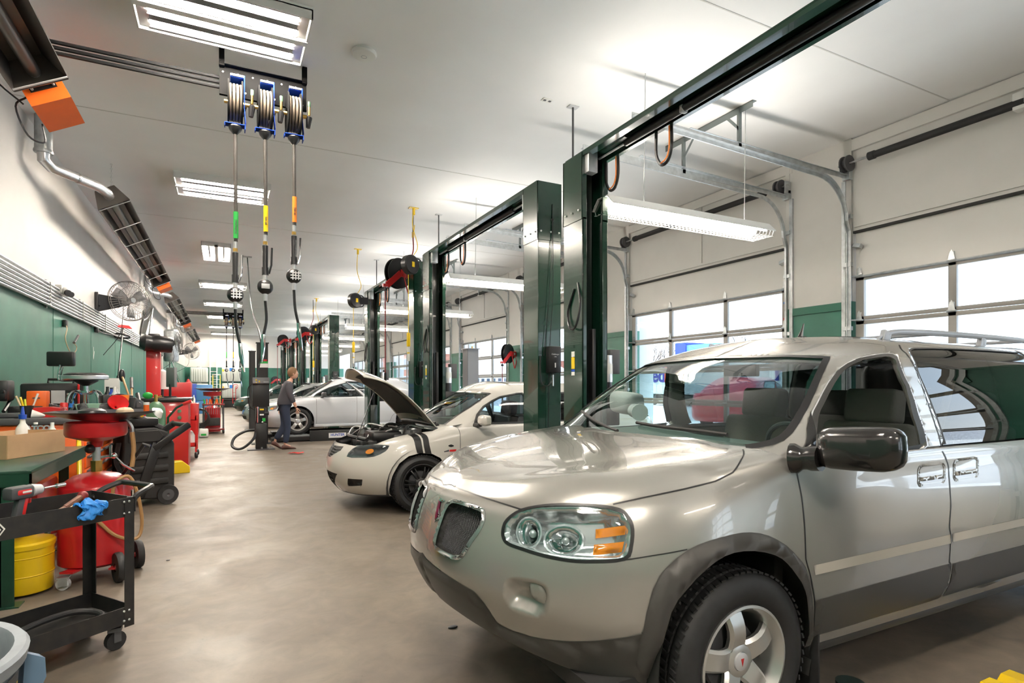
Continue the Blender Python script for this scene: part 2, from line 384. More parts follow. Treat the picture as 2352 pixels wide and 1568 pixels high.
# sectional doors
SEC = DH / 6
def hinge(mb, y, z):
    mb.use('galv'); mb.box((XR + .055, y, z + .05), (.012, .05, .10), ch=.003); mb.cyl((XR + .045, y - .045, z), (XR + .045, y + .045, z), .013, n=8)
    mb.prism([(-.035, 0), (.035, 0), (.022, .07), (0, .11), (-.022, .07)], (XR + .05, y, z + .01), (0, 1, 0), (0, 0, 1), -.006)
def door(k):
    y0 = P0 + k * PER + .012; y1 = y0 + DW - .024; X = XR + .06; n = k + 1 if k >= 0 else 8 - k
    root = bpy.data.objects.new('door_%d' % n, None); C.objects.link(root); root.location = (XR, (y0 + y1) / 2, 0); struct(root)
    MB().box2((X, y0, DH - SEC), (X + .05, y1, DH - .004)).build('top_panel', 'door_white', root)
    MB().box2((X, y0, 0), (X + .05, y1, SEC - .004)).build('bottom_panel', 'door_white', root)
    MB().box2((XR + .02, y0 - .01, DH - .012), (XR + .055, y1 + .01, DH + .018)).build('weather_seal', 'black_matt', root)
    cols = [y0, y0 + 1.13, y0 + 2.38, y1]; f = MB().use('door_frame')
    cols = [y0, y0 + 1.13, y0 + 2.38, y1] if True else cols
    for j in range(1, 5):
        z0 = j * SEC; z1 = z0 + SEC - .006
        f.use('door_frame').box2((X, y0, z0), (X + .045, y1, z0 + .045), ch=.004); f.box2((X, y0, z1 - .05), (X + .045, y1, z1), ch=.004)
        f.box2((X, y0, z0), (X + .045, y0 + .10, z1)); f.box2((X, y1 - .10, z0), (X + .045, y1, z1))
        for c in cols[1:3]: f.box2((X, c - .04, z0), (X + .045, c + .04, z1), ch=.004)
    f.build('window_frame', None, root)
    MB().box2((X + .02, y0 + .05, SEC), (X + .026, y1 - .05, SEC * 5)).build('window_pane', 'glass', root)
    h = MB()
    for j in range(1, 6):
        for c in (y0 + .05, cols[1], cols[2], y1 - .05): hinge(h, c, j * SEC - .003)
    h.use('galv').cyl((XR + .05, y0, 5 * SEC - .01), (XR + .05, y1, 5 * SEC - .01), .014, n=8)
    h.build('hinges', None, root)
    # tracks, angle hangers and the spring shaft
    t = MB().use('galv')
    for s, yt in ((1, y1 + .05), (-1, y0 - .05)):
        pts = [(XR - .02, yt, 0), (XR - .03, yt, 3.3)] + [(XR - .08 - .52 * (1 - cos(a)), yt, 3.42 + .52 * sin(a)) for a in [pi / 2 * i / 8 for i in range(9)]]
        pts += [(3.62, yt, 4.04)]
        for p_, q_ in zip(pts, pts[1:]):
            t.bar(p_, q_, .05, .012, up=(0, 1, 0)) if False else t.bar(p_, q_, .012, .05, up=(0, 0, 1) if abs(q_[0] - p_[0]) > abs(q_[2] - p_[2]) else (1, 0, 0))
            t.bar(V(p_) + V((0, -.022 * s, .02)), V(q_) + V((0, -.022 * s, .02)), .045, .006)
        t.bar((XR - .02, yt + .0 * s, 4.0), (3.62, yt, 4.07), .006, .055); t.bar((XR - .02, yt, 4.02), (4.4, yt + .03 * s, 4.10), .05, .006)
        t.box((XR - .012, yt + .055 * s, 1.98), (.03, .05, 3.96)); t.box((XR - .03, yt, 4.02), (.07, .09, .12))
        for z in (.5, 1.3, 2.1, 2.9, 3.5): t.box((XR - .02, yt, z), (.05, .1, .05))
        for j in range(1, 6): t.cyl((XR - .03, yt, j * SEC), (XR + .05, y1 - .06 if s > 0 else y0 + .06, j * SEC), .01, n=8)
        t.box((XR + .02, (y1 - .05) if s > 0 else (y0 + .05), 3.12), (.06, .1, .05), rot=Euler((.3 * s, .3, 0)))
    t.build('track', None, root)
    hg = MB().use('galv_dark')
    for s, yt in ((1, y1 + .05), (-1, y0 - .05)):
        for xx in (5.12,): hg.box((xx, yt, 4.24), (.045, .006, .44)); hg.box((xx, yt + .02, 4.24), (.006, .045, .44)); hg.bar((xx, yt, 4.22), (xx, yt + .2 * s, 4.44), .006, .03)
    if k == 0: hg.box2((5.12, .3, ZC - .075), (5.125, 1.3, ZC)); hg.box2((5.12, .3, ZC - .006), (5.18, 1.3, ZC))
    hg.box2((5.12, y1 - .12, ZC - .075), (5.125, y1 + 1.25, ZC)); hg.box2((5.12, y1 - .12, ZC - .006), (5.18, y1 + 1.25, ZC))
    hg.build('track_hanger', None, root)
    yb = y1 + .05; s = MB().use('steel').cyl((XR - .10, y0 - .12, 4.14), (XR - .10, y1 + .12, 4.14), .014, n=10)
    s.use('galv').box((XR - .07, y1 + .09, 4.12), (.12, .01, .16)); s.box((XR - .07, y0 - .09, 4.12), (.12, .01, .16)); s.build('spring_shaft', None, root)
    s = MB().use('black_matt').cyl((XR - .10, y0 + .28, 4.14), (XR - .10, y1 - .28, 4.14), .042, n=14)
    s.cyl((XR - .10, y0 + .26, 4.14), (XR - .10, y0 + .33, 4.14), .05, n=14).cyl((XR - .10, y1 - .33, 4.14), (XR - .10, y1 - .26, 4.14), .05, n=14); s.build('spring', None, root)
    s = MB().use('dark_grey')
    for yc in (y0 - .03, y1 - .03): s.lathe([(.02, 0), (.10, 0), (.10, .02), (.07, .025), (.07, .06), (.10, .065), (.10, .085), (.02, .085)], (XR - .10, yc, 4.14), (0, 1, 0), 20)
    s.build('cable_drum', None, root)
    yc = (y0 + y1) / 2; MB().use('plastic_white').box((XR - .07, yc, 4.16), (.12, .10, .17), ch=.01).use('galv').box((XR - .12, yc - .06, 4.20), (.05, .02, .16)).build('centre_bracket', None, root)
    if k in (0, 1):
        st = MB().use('red').box((X - .002, y0 + .05, 2.32), (.003, .05, .04)); st.use('white').box((X - .003, y0 + .05, 2.25), (.002, .06, .09)); st.use('blue_bright').box((X - .002, y0 + .05, 2.55), (.003, .05, .03))
        st.build('warning_sticker', None, root)
for k in range(-2, 8): door(k)
# outdoors: pale concrete apron and asphalt lot
B('ground', (XR + .25, -60, -.22), (140, 150, -.02), 'asphalt')
B('terrain', (XR + .25, -20, -.02), (XR + 9, 60, -.012), 'concrete_out')
# white building columns at the outer corner of every pier
for k in range(9):
    y0 = P0 + k * PER + DW
    o = MB().use('light_grey').box2((XR + .25, y0 + .02, 0), (XR + .62, y0 + .40, 4.2), ch=.01).build('pillar')
    struct(o); o['label'] = 'pale outside pier between the garage doors'
# ---------------------------------------------------------------- two-post lifts
LH = 3.55; LX0, LX1 = 2.97, 3.25
def post(root, yb, s, near):
    """C channel, back plate at yb, open towards s (+1 away from the camera)"""
    D = .33; cx = (LX0 + LX1) / 2; t = .012; p = MB().use('lift_green')
    def chan(z0, z1, e=0):
        p.box2((LX0 - e, yb - e * s, z0), (LX1 + e, yb + t * s, z1))
        for x in (LX0 - e, LX1 + e - t): p.box2((x, yb - e * s, z0), (x + t, yb + D * s, z1))
        p.box2((LX0 - e, yb + D * s, z0), (LX0 + .045, yb + (D - t) * s, z1)); p.box2((LX1 - .055, yb + D * s, z0), (LX1 + e, yb + (D - t) * s, z1))
    chan(0, 2.95)
    po = None
    p.use('lift_dark').box2((LX0 + .05, yb + .14 * s, .1), (LX1 - .06, yb + .16 * s, LH - .1))
    p.use('lift_green').box2((LX0 - .13, yb - .12 * s, 0), (LX1 + .13, yb + (D + .12) * s, .02))
    for x in (LX0 - .09, LX1 + .09):
        for y in (yb - .07 * s, yb + (D + .07) * s): p.use('steel').cyl((x, y, .02), (x, y, .05), .016, n=6)
    po = p.build('post', None, root, bev=.003)
    p = MB(); p.use('lift_green'); chan(2.93, LH, .006)
    p.use('steel')
    for z in (3.02,):
        for x in (LX0 + .03, LX0 + .15, LX1 - .03): p.cyl((x, yb - .018 * s, z), (x, yb, z), .011, n=8)
        for y in (.05, .16, .28): p.cyl((LX0 - .018, yb + y * s, z), (LX0, yb + y * s, z), .011, n=8)
    p.use('black_matt')
    for i in range(5):
        for x in (LX0 + .09, LX1 - .04): p.cyl((x, yb - .0075 * s, 3.1 + i * .09), (x, yb, 3.1 + i * .09), .004, n=6)
    p.build('post_extension', None, po, bev=.003)
    # carriage with two swing arms, cable and pulley
    c = MB().use('lift_dark').box2((LX0 + .055, yb + .17 * s, .12), (LX1 - .065, yb + (D + .05) * s, .92), ch=.01)
    for sx in (-1, 1):
        e = (cx + sx * .85, yb + (D + .52) * s, .12); c.bar((cx + sx * .05, yb + (D + .08) * s, .13), e, .09, .07, ch=.006)
        c.cyl((e[0], e[1], .10), (e[0], e[1], .2), .055, n=16)
    c.build('lift_arm', None, root)
    MB().use('black').box2((LX0 + .13, yb + (D - .1) * s, .9), (LX0 + .17, yb + (D - .03) * s, 1.92), ch=.006).use('steel').cyl((LX0 + .08, yb + .26 * s, .9), (LX0 + .08, yb + .26 * s, LH - .15), .004, n=6).build('slider_bar', None, root)
    q = MB().use('galv').box2((LX0 + .02, yb + (D - .02) * s, LH - .2), (LX0 + .12, yb + (D + .07) * s, LH + .02), ch=.004)
    q.use('black').cyl((LX0 + .05, yb + .2 * s, LH - .08), (LX0 + .16, yb + .2 * s, LH - .08), .06, n=20).build('pulley_bracket', None, root)
    if near:
        q = MB().use('black').box2((LX0 + .09, yb - .085 * s, 1.52), (LX1 - .045, yb - .002 * s, 1.80), ch=.008); q.use('light_grey').box((cx + .02, yb - .087 * s, 1.60), (.012, .004, .05))
        bx = q.build('release_box', None, root)
        if s > 0: text_mesh('Challenger', 'lettering', 'light_grey', .022, (cx + .022, yb - .087 * s, 1.715), (1, 0, 0), (0, 0, 1), bx); text_mesh('Lifts', 'lettering', 'light_grey', .018, (cx + .022, yb - .087 * s, 1.69), (1, 0, 0), (0, 0, 1), bx)
        q = MB().use('black').tube([(LX0 + .02, yb - .01, 1.7), (LX0 + .01, yb - .04, 1.45), (LX0 + .06, yb - .05, 1.38), (LX0 + .13, yb - .05, 1.42), (LX0 + .15, yb - .05, 1.52)], .006, 6, sm=5)
        q.tube([(LX0 + .17, yb - .012, 3.32), (LX0 + .14, yb - .03, 2.6), (LX0 + .06, yb - .02, 1.7)], .004, 5, sm=4).tube([(LX0 + .17, yb - .012, 3.32), (LX0 + .16, yb - .04, 2.4), (LX0 + .12, yb - .04, 1.8), (LX0 + .11, yb - .02, .9)], .004, 5, sm=4)
        q.ball((LX0 + .17, yb - .01, 3.15), .018, 8); q.use('steel').cyl((LX0 + .15, yb - .05, 1.38), (LX0 + .15, yb - .05, 1.5), .012, n=8); q.build('release_cable', None, root)
    else:
        q = MB(); y = yb + .17 * s
        q.use('plastic_white').box((LX0 - .002, y, 1.685), (.003, .055, .05)); q.use('yellow').box((LX0 - .002, y, 1.60), (.003, .055, .11)); q.use('blue').box((LX0 - .002, y, 1.53), (.003, .055, .02)); q.use('plastic_white').box((LX0 - .002, y, 1.50), (.003, .055, .035)); q.build('label_sticker', None, root)
        q = MB().use('black'); x = LX1 + .09
        q.box2((LX1, yb + .1 * s, 1.0), (LX1 + .2, yb + .26 * s, 1.28), ch=.01); q.cyl((x, yb + .18 * s, 1.28), (x, yb + .18 * s, 1.42), .06, n=16)
        pu = q.build('power_unit', None, root)
        MB().use('alu').cyl((x, yb + .18 * s, 1.42), (x, yb + .18 * s, 1.68), .065, n=18).use('plastic_white').cyl((x, yb + .18 * s, 1.5), (x, yb + .18 * s, 1.6), .067, n=18).build('motor', None, pu)
        MB().use('dark_grey').box2((LX1 + .13, yb + .08 * s, 1.5), (LX1 + .25, yb + .2 * s, 1.74), ch=.01).build('switch_box', None, pu)
        MB().use('red_rag').prism([(0, 0), (.08, .02), (.07, -.1), (.02, -.14), (-.03, -.06)], (LX1 + .1, yb + .06 * s, 1.42), (1, 0, .2), (0, .2, 1), .01).use('plastic_white').prism([(0, 0), (.06, .03), (.07, -.09), (.02, -.14)], (LX1 + .13, yb + .05 * s, 1.43), (1, 0, -.3), (0, .1, 1), .004).build('tag', None, pu)
        q = MB().use('black').tube([(LX0 - .0, yb + .25 * s, 2.35), (LX0 - .03, yb + .33 * s, 2.12), (LX0 - .05, yb + .28 * s, 1.93), (LX0 - .03, yb + .15 * s, 1.94), (LX0 - .015, yb + .1 * s, 2.1), (LX0 - .005, yb + .2 * s, 2.3)], .011, 7, sm=6); q.build('cable_loop', None, root)
def lift(k, label):
    y0 = .87 + 4.41 * k; y1 = y0 + 3.90
    if k == 0: y0 = .60
    root = thing('two_post_lift', label, 'car lift', ((LX0 + LX1) / 2, (y0 + y1) / 2, 0), 0, 'green two post lifts')
    post(root, y0, 1, True); post(root, y1, -1, False)
    b = MB().use('lift_green').box2((LX0 + .0, y0 + .03, LH - .005), (LX1 - .0, y1 - .03, LH + .01))
    b.box2((LX0, y0 + .03, LH - .035), (LX0 + .07, y1 - .03, LH)); b.box2((LX1 - .02, y0 + .03, LH - .06), (LX1 - .01, y1 - .03, LH))
    b.box2((LX1 - .05, y0 + .03, LH - .065), (LX1 - .01, y1 - .03, LH - .055)); b.build('overhead_beam', None, root)
    MB().use('black').cyl(((LX0 + LX1) / 2 + .03, y0 + .9, LH - .045), ((LX0 + LX1) / 2 + .03, y1 - .75, LH - .045), .030, n=16).use('steel').cyl(((LX0 + LX1) / 2 + .03, y0 + .35, LH - .045), ((LX0 + LX1) / 2 + .03, y1 - .35, LH - .045), .011, n=8).use('light_grey').box(((LX0 + LX1) / 2 + .03, y1 - 1.45, LH - .05), (.06, .04, .06), ch=.01).build('shutoff_bar', None, root)
    for y in (y1 - 1.05, y1 - .35):
        l = MB()
        l.use('black').tube([(LX1 - .03, y, LH - .06), (LX1 - .03, y, LH - .24), (LX1 - .02, y - .05, LH - .34), (LX1 - .02, y - .13, LH - .33), (LX1 - .02, y - .17, LH - .22), (LX1 - .02, y - .17, LH - .06)], .014, 6, sm=4)
        l.use('orange_label').tube([(LX1 - .045, y - .17, LH - .07), (LX1 - .045, y - .17, LH - .24), (LX1 - .045, y - .135, LH - .32), (LX1 - .045, y - .07, LH - .34)], .006, 5, sm=4)
        l.build('hose_loop', None, root)
    return root
lift(0, 'green two post lift above the silver minivan, its beam highest in the picture')
lift(1, 'green two post lift straddling the white hatchback with raised hood')
lift(2, 'green two post lift between the white hatchback and the alignment rack')
lift(4, 'green two post lift just past the white sedan on the ramp')
lift(5, 'green two post lift carrying the red hose reel nearest the person')
lift(6, 'distant green two post lift, second from the far wall')
lift(7, 'distant green two post lift standing closest to the far wall')
# thin supply pipes dropping from the ceiling beside the lifts
rd = 'thin conduit rods dropping from the ceiling'
def rod(p, z1, label, m='dark_grey', r=.012):
    t = thing('conduit_drop', label, 'pipe', (p[0], p[1], ZC), 0, rd)
    MB().use(m).cyl((p[0], p[1], z1), (p[0], p[1], ZC), r, n=8).build('pipe', None, t)
    MB().use('light_grey').box((p[0], p[1], ZC - .006), (.12, .08, .012), ch=.003).build('flange', None, t)
rod((3.47, 5.38), 3.5, 'thin dark conduit dropping from the ceiling beside the nearest lift post')
rod((3.5, 9.9), 3.5, 'thin dark conduit dropping from the ceiling near the big red hose reel')
rod((3.4, 14.2), 3.4, 'thin dark conduit dropping behind the lone black cord reel')
t = thing('ceiling_outlet', 'small white duplex outlet plate flush in the ceiling', 'outlet', (3.14, 5.38, ZC))
MB().use('plastic_white').box((3.14, 5.38, ZC - .004), (.12, .075, .008), ch=.002).use('black').box((3.11, 5.38, ZC - .009), (.03, .03, .002)).box((3.17, 5.38, ZC - .009), (.03, .03, .002)).build('plate', None, t)
t = thing('ceiling_access_point', 'round white domed device mounted on the ceiling', 'detector', (1.17, 5.37, ZC))
MB().use('plastic_white').lathe([(.11, 0), (.115, -.02), (.105, -.035), (.06, -.045), (.0, -.047)], (1.17, 5.37, ZC), n=28).build('housing', None, t); MB().use('light_grey').lathe([(.02, -.0465), (.024, -.049), (.028, -.0465)], (1.17, 5.37, ZC), n=20).build('ring', None, t)
# ---------------------------------------------------------------- ceiling lamps
def troffer(name_label, x0, x1, y0, y1, along='x', tubes=4, grp='white tube lamps fixed flat on the ceiling'):
    root = thing('ceiling_lamp', name_label, 'ceiling lamp', ((x0 + x1) / 2, (y0 + y1) / 2, ZC), 0, grp)
    z = ZC - .10; h = MB().use('lamp_white')
    h.box2((x0, y0, z + .07), (x1, y1, ZC)); w = .012
    for a, b in (((x0, y0), (x0 + w, y1)), ((x1 - w, y0), (x1, y1)), ((x0, y0), (x1, y0 + w)), ((x0, y1 - w), (x1, y1))): h.box2((a[0], a[1], z), (b[0], b[1], z + .08))
    L, Wd = (x1 - x0, y1 - y0) if along == 'x' else (y1 - y0, x1 - x0)
    def P(l, w_, zz): return (x0 + l, y0 + w_, zz) if along == 'x' else (x0 + w_, y0 + l, zz)
    h.bar(P(0, Wd / 2, z + .02), P(L, Wd / 2, z + .02), .07, .05)
    h.build('housing', None, root)
    r = MB().use('alu')
    for i in range(4):
        w0 = Wd * (i + .5) / 4; w0 = Wd * (.13, .37, .63, .87)[i]
        for e in (-.055, .055): r.bar(P(.09, w0 + e, z + .045), P(L - .09, w0 + e, z + .045), .004, .06)
    for l in (.06, L - .06): r.bar(P(l, .02, z + .03), P(l, Wd - .02, z + .03), .08, .012)
    r.build('reflector', None, root)
    for i in range(4):
        w0 = Wd * (.13, .37, .63, .87)[i]
        MB().cyl(P(.10, w0, z + .028), P(L - .10, w0, z + .028), .016, n=8).build('lamp_tube', 'lamp_on', root, fixn=True)
    return root
LY = [(4.92, 5.70), (9.55, 10.42), None, (19.2, 20.15), (23.7, 24.65), (28.3, 29.3), (33.3, 34.2), (37.9, 38.8)]
NM = ['large ceiling lamp directly above the three hose reels', 'ceiling lamp second from the camera, behind the hanging hoses', '', 'ceiling lamp just past the one turned lengthwise', 'fifth ceiling lamp down the aisle', 'sixth ceiling lamp down the aisle', 'ceiling lamp above the far hose reels, second from the far wall', 'ceiling lamp closest to the far wall']
LY += [(.30, 1.10), (-4.3, -3.5)]; NM += ['ceiling lamp straight above the camera', 'ceiling lamp behind the camera']
for s_, n_ in zip(LY, NM):
    if s_: troffer(n_, -.64, .66, s_[0], s_[1])
troffer('ceiling lamp turned lengthwise along the aisle, with its dark middle gap', -.42, .16, 14.0, 15.65, 'y')
def hangl(y, label):
    z = 3.08; x0, x1 = 3.22, 5.42; root = thing('hanging_lamp', label, 'hanging lamp', ((x0 + x1) / 2, y, z), 0, 'caged tube lamps hanging between the bays')
    pr = [(-.17, 0), (-.165, .01), (-.08, .10), (.08, .10), (.165, .01), (.17, 0), (.16, .0), (.075, .09), (-.075, .09), (-.16, 0)]
    MB().use('lamp_white').prism([(a, b) for a, b in pr], (x0, y, z), (0, 1, 0), (0, 0, 1), x1 - x0).build('reflector', None, root)
    for e in (-.07, .07): MB().cyl((x0 + .05, y + e, z + .03), (x1 - .05, y + e, z + .03), .017, n=8).build('lamp_tube', 'lamp_on2', root)
    g = MB().use('white')
    for i in range(45):
        x = x0 + .02 + i * (x1 - x0 - .04) / 44; g.tube([(x, y - .15, z + .0), (x, y - .13, z - .05), (x, y + .13, z - .05), (x, y + .15, z)], .0022, 4)
    for e in (-.13, -.065, 0, .065, .13): g.cyl((x0, y + e, z - .05), (x1, y + e, z - .05), .0022, n=4, cap=False)
    g.build('wire_guard', None, root)
    r = MB().use('steel')
    for x in (x0 + .5, x1 - .3): r.cyl((x, y, z + .1), (x + .02, y, ZC), .005, n=6)
    r.build('hanger_rod', None, root)
    area('ceiling_fill_light', ((x0 + x1) / 2, y, z + .125), 2.1, .12, 24, (1, .93, .84), (pi, 0, 0))  # added unseen fill light aimed up to brighten the ceiling, not a lamp part
for i, n_ in enumerate(['caged lamp hanging beside the near end of the minivan', 'caged lamp hanging behind the camera', 'caged lamp hanging over the far side of the minivan', 'caged lamp hanging behind the white hatchback bay', 'caged lamp third along the row between the bays', 'caged lamp fourth along the row between the bays', 'caged lamp fifth along the row between the bays', 'caged lamp sixth along the row between the bays', 'caged lamp seventh along the row between the bays', 'caged lamp hanging last before the far wall']):
    hangl(4.48 + (i - 2) * 4.25, n_)
# ---------------------------------------------------------------- radiant tube heaters along the left wall
def heater(y0, y1, label, near=False):
    X = -1.39; zt = 4.10; zb = 3.84; root = thing('radiant_heater', label, 'heater', (X, (y0 + y1) / 2, zb), 0, 'radiant tube heaters under the ceiling')
    m = MB().use('heater_metal')
    tilt = Euler((0, R(-28), 0)).to_matrix()
    def P(a, y, b): v = tilt @ V((a, 0, b)); return V((X + v.x, y, (zt + zb) / 2 + v.z))
    sec = [(-.20, -.13), (-.12, .10), (.12, .10), (.20, -.13)]; t = .006
    for (a, b), (c, d) in zip(sec, sec[1:]):
        q = [P(a, y0, b), P(c, y0, d), P(c, y1, d), P(a, y1, b)]; nn = (q[1] - q[0]).cross(q[3] - q[0]).normalized() * t
        m.add(q + [p_ + nn for p_ in q], [(0, 1, 2, 3), (7, 6, 5, 4), (0, 4, 5, 1), (1, 5, 6, 2), (2, 6, 7, 3), (3, 7, 4, 0)])
    for y in (y0, y1): m.add([P(a, y, b) for a, b in sec] + [P(a, y + .006, b) for a, b in sec], [(0, 1, 2, 3), (7, 6, 5, 4), (0, 4, 5, 1), (1, 5, 6, 2), (2, 6, 7, 3), (3, 7, 4, 0)])
    m.build('reflector', None, root)
    MB().use('heater_metal').cyl(P(0, y0 + .02, -.02), P(0, y1 - .02, -.02), .05, n=16).build('burner_tube', None, root)
    g = MB().use('light_grey'); n = max(2, int((y1 - y0) / 1.1))
    for i in range(n + 1): y = y0 + .05 + (y1 - y0 - .1) * i / n; g.bar(P(-.20, y, -.135), P(.20, y, -.135), .022, .006)
    g.build('cross_strap', None, root)
    b = MB().use('orange'); q = [P(-.15, y1 + .1, .12), P(.15, y1 + .1, .12), P(.15, y1 + .1, -.22), P(-.15, y1 + .1, -.22)]; q2 = [p_ + V((0, .55, .0)) for p_ in q]
    q2[2] += V((0, 0, .0)); b.add(q + q2, [(0, 1, 2, 3), (7, 6, 5, 4), (0, 4, 5, 1), (1, 5, 6, 2), (2, 6, 7, 3), (3, 7, 4, 0)])
    bb = b.build('burner_box', None, root)
    k = MB().use('black').add([P(-.1, y1 + .09, .06), P(.1, y1 + .09, .06), P(.1, y1 + .09, -.12), P(-.1, y1 + .09, -.12)] + [P(-.1, y1 + .1, .06), P(.1, y1 + .1, .06), P(.1, y1 + .1, -.12), P(-.1, y1 + .1, -.12)], [(0, 1, 2, 3), (7, 6, 5, 4), (0, 4, 5, 1), (1, 5, 6, 2), (2, 6, 7, 3), (3, 7, 4, 0)])
    k.use('steel'); [k.ball(P(a, y1 + .085, c), .012, 6) for a in (-.08, .08) for c in (.04, -.1)]
    k.cyl(P(0, y1 - .02, -.02), P(0, y1 + .1, -.02), .045, n=14); k.build('burner_plate', None, bb)
    MB().use('black').tube([P(-.15, y1 + .3, -.05), P(-.26, y1 + .3, -.1), P(-.3, y1 + .4, -.3), P(-.22, y1 + .5, -.35), P(-.16, y1 + .5, -.2)], .008, 6, sm=5).tube([P(-.2, y1 + .3, -.1), P(-.28, y1 + .2, .1), P(-.2, y1 + .1, .3)], .007, 6, sm=5).build('gas_line', None, root)
    c = MB().use('steel')
    for y in (y0 + .2, y1 - .3):
        for i in range(12):
            z = ZC - .02 - i * .03; 
            if z > zt: c.lathe([(.012, -.002), (.014, 0), (.012, .002), (.010, 0), (.012, -.002)], (X, y, z), (1, 0, 0) if i % 2 else (0, 1, 0), 6)
    c.build('chain', None, root)
    if not near:
        f = MB().use('galv').cyl((X - .45, y0 - 1.15, 4.05), (X - .45, y0 - 1.15, ZC - .003), .085, n=18); f.lathe([(.09, 0), (.095, .02), (.09, .04)], (X - .45, y0 - 1.15, 4.05), n=18)
        f.use('alu').tube([(X - .45, y0 - 1.15, 4.08), (X - .45, y0 - 1.15, 3.98), (X - .40, y0 - 1.05, 3.93), (X - .06, y0 - .35, 3.97), P(0, y0 - .1, 0), P(0, y0 + .03, -.01)], .062, 14)
        f.use('steel').lathe([(.066, 0), (.068, .02), (.066, .04)], (X - .24, y0 - .72, 3.95), (.43, .9, .05), 14); f.build('flue_pipe', None, root)
heater(.6, 5.95, 'radiant tube heater in the upper left corner, its large orange burner box nearest', True)
heater(9.45, 16.5, 'radiant tube heater with the tall silver flue elbow, second in line')
heater(19.6, 26.9, 'radiant tube heater above the wall fans, third in line')
heater(29.9, 37.0, 'radiant tube heater smallest and closest to the far wall')
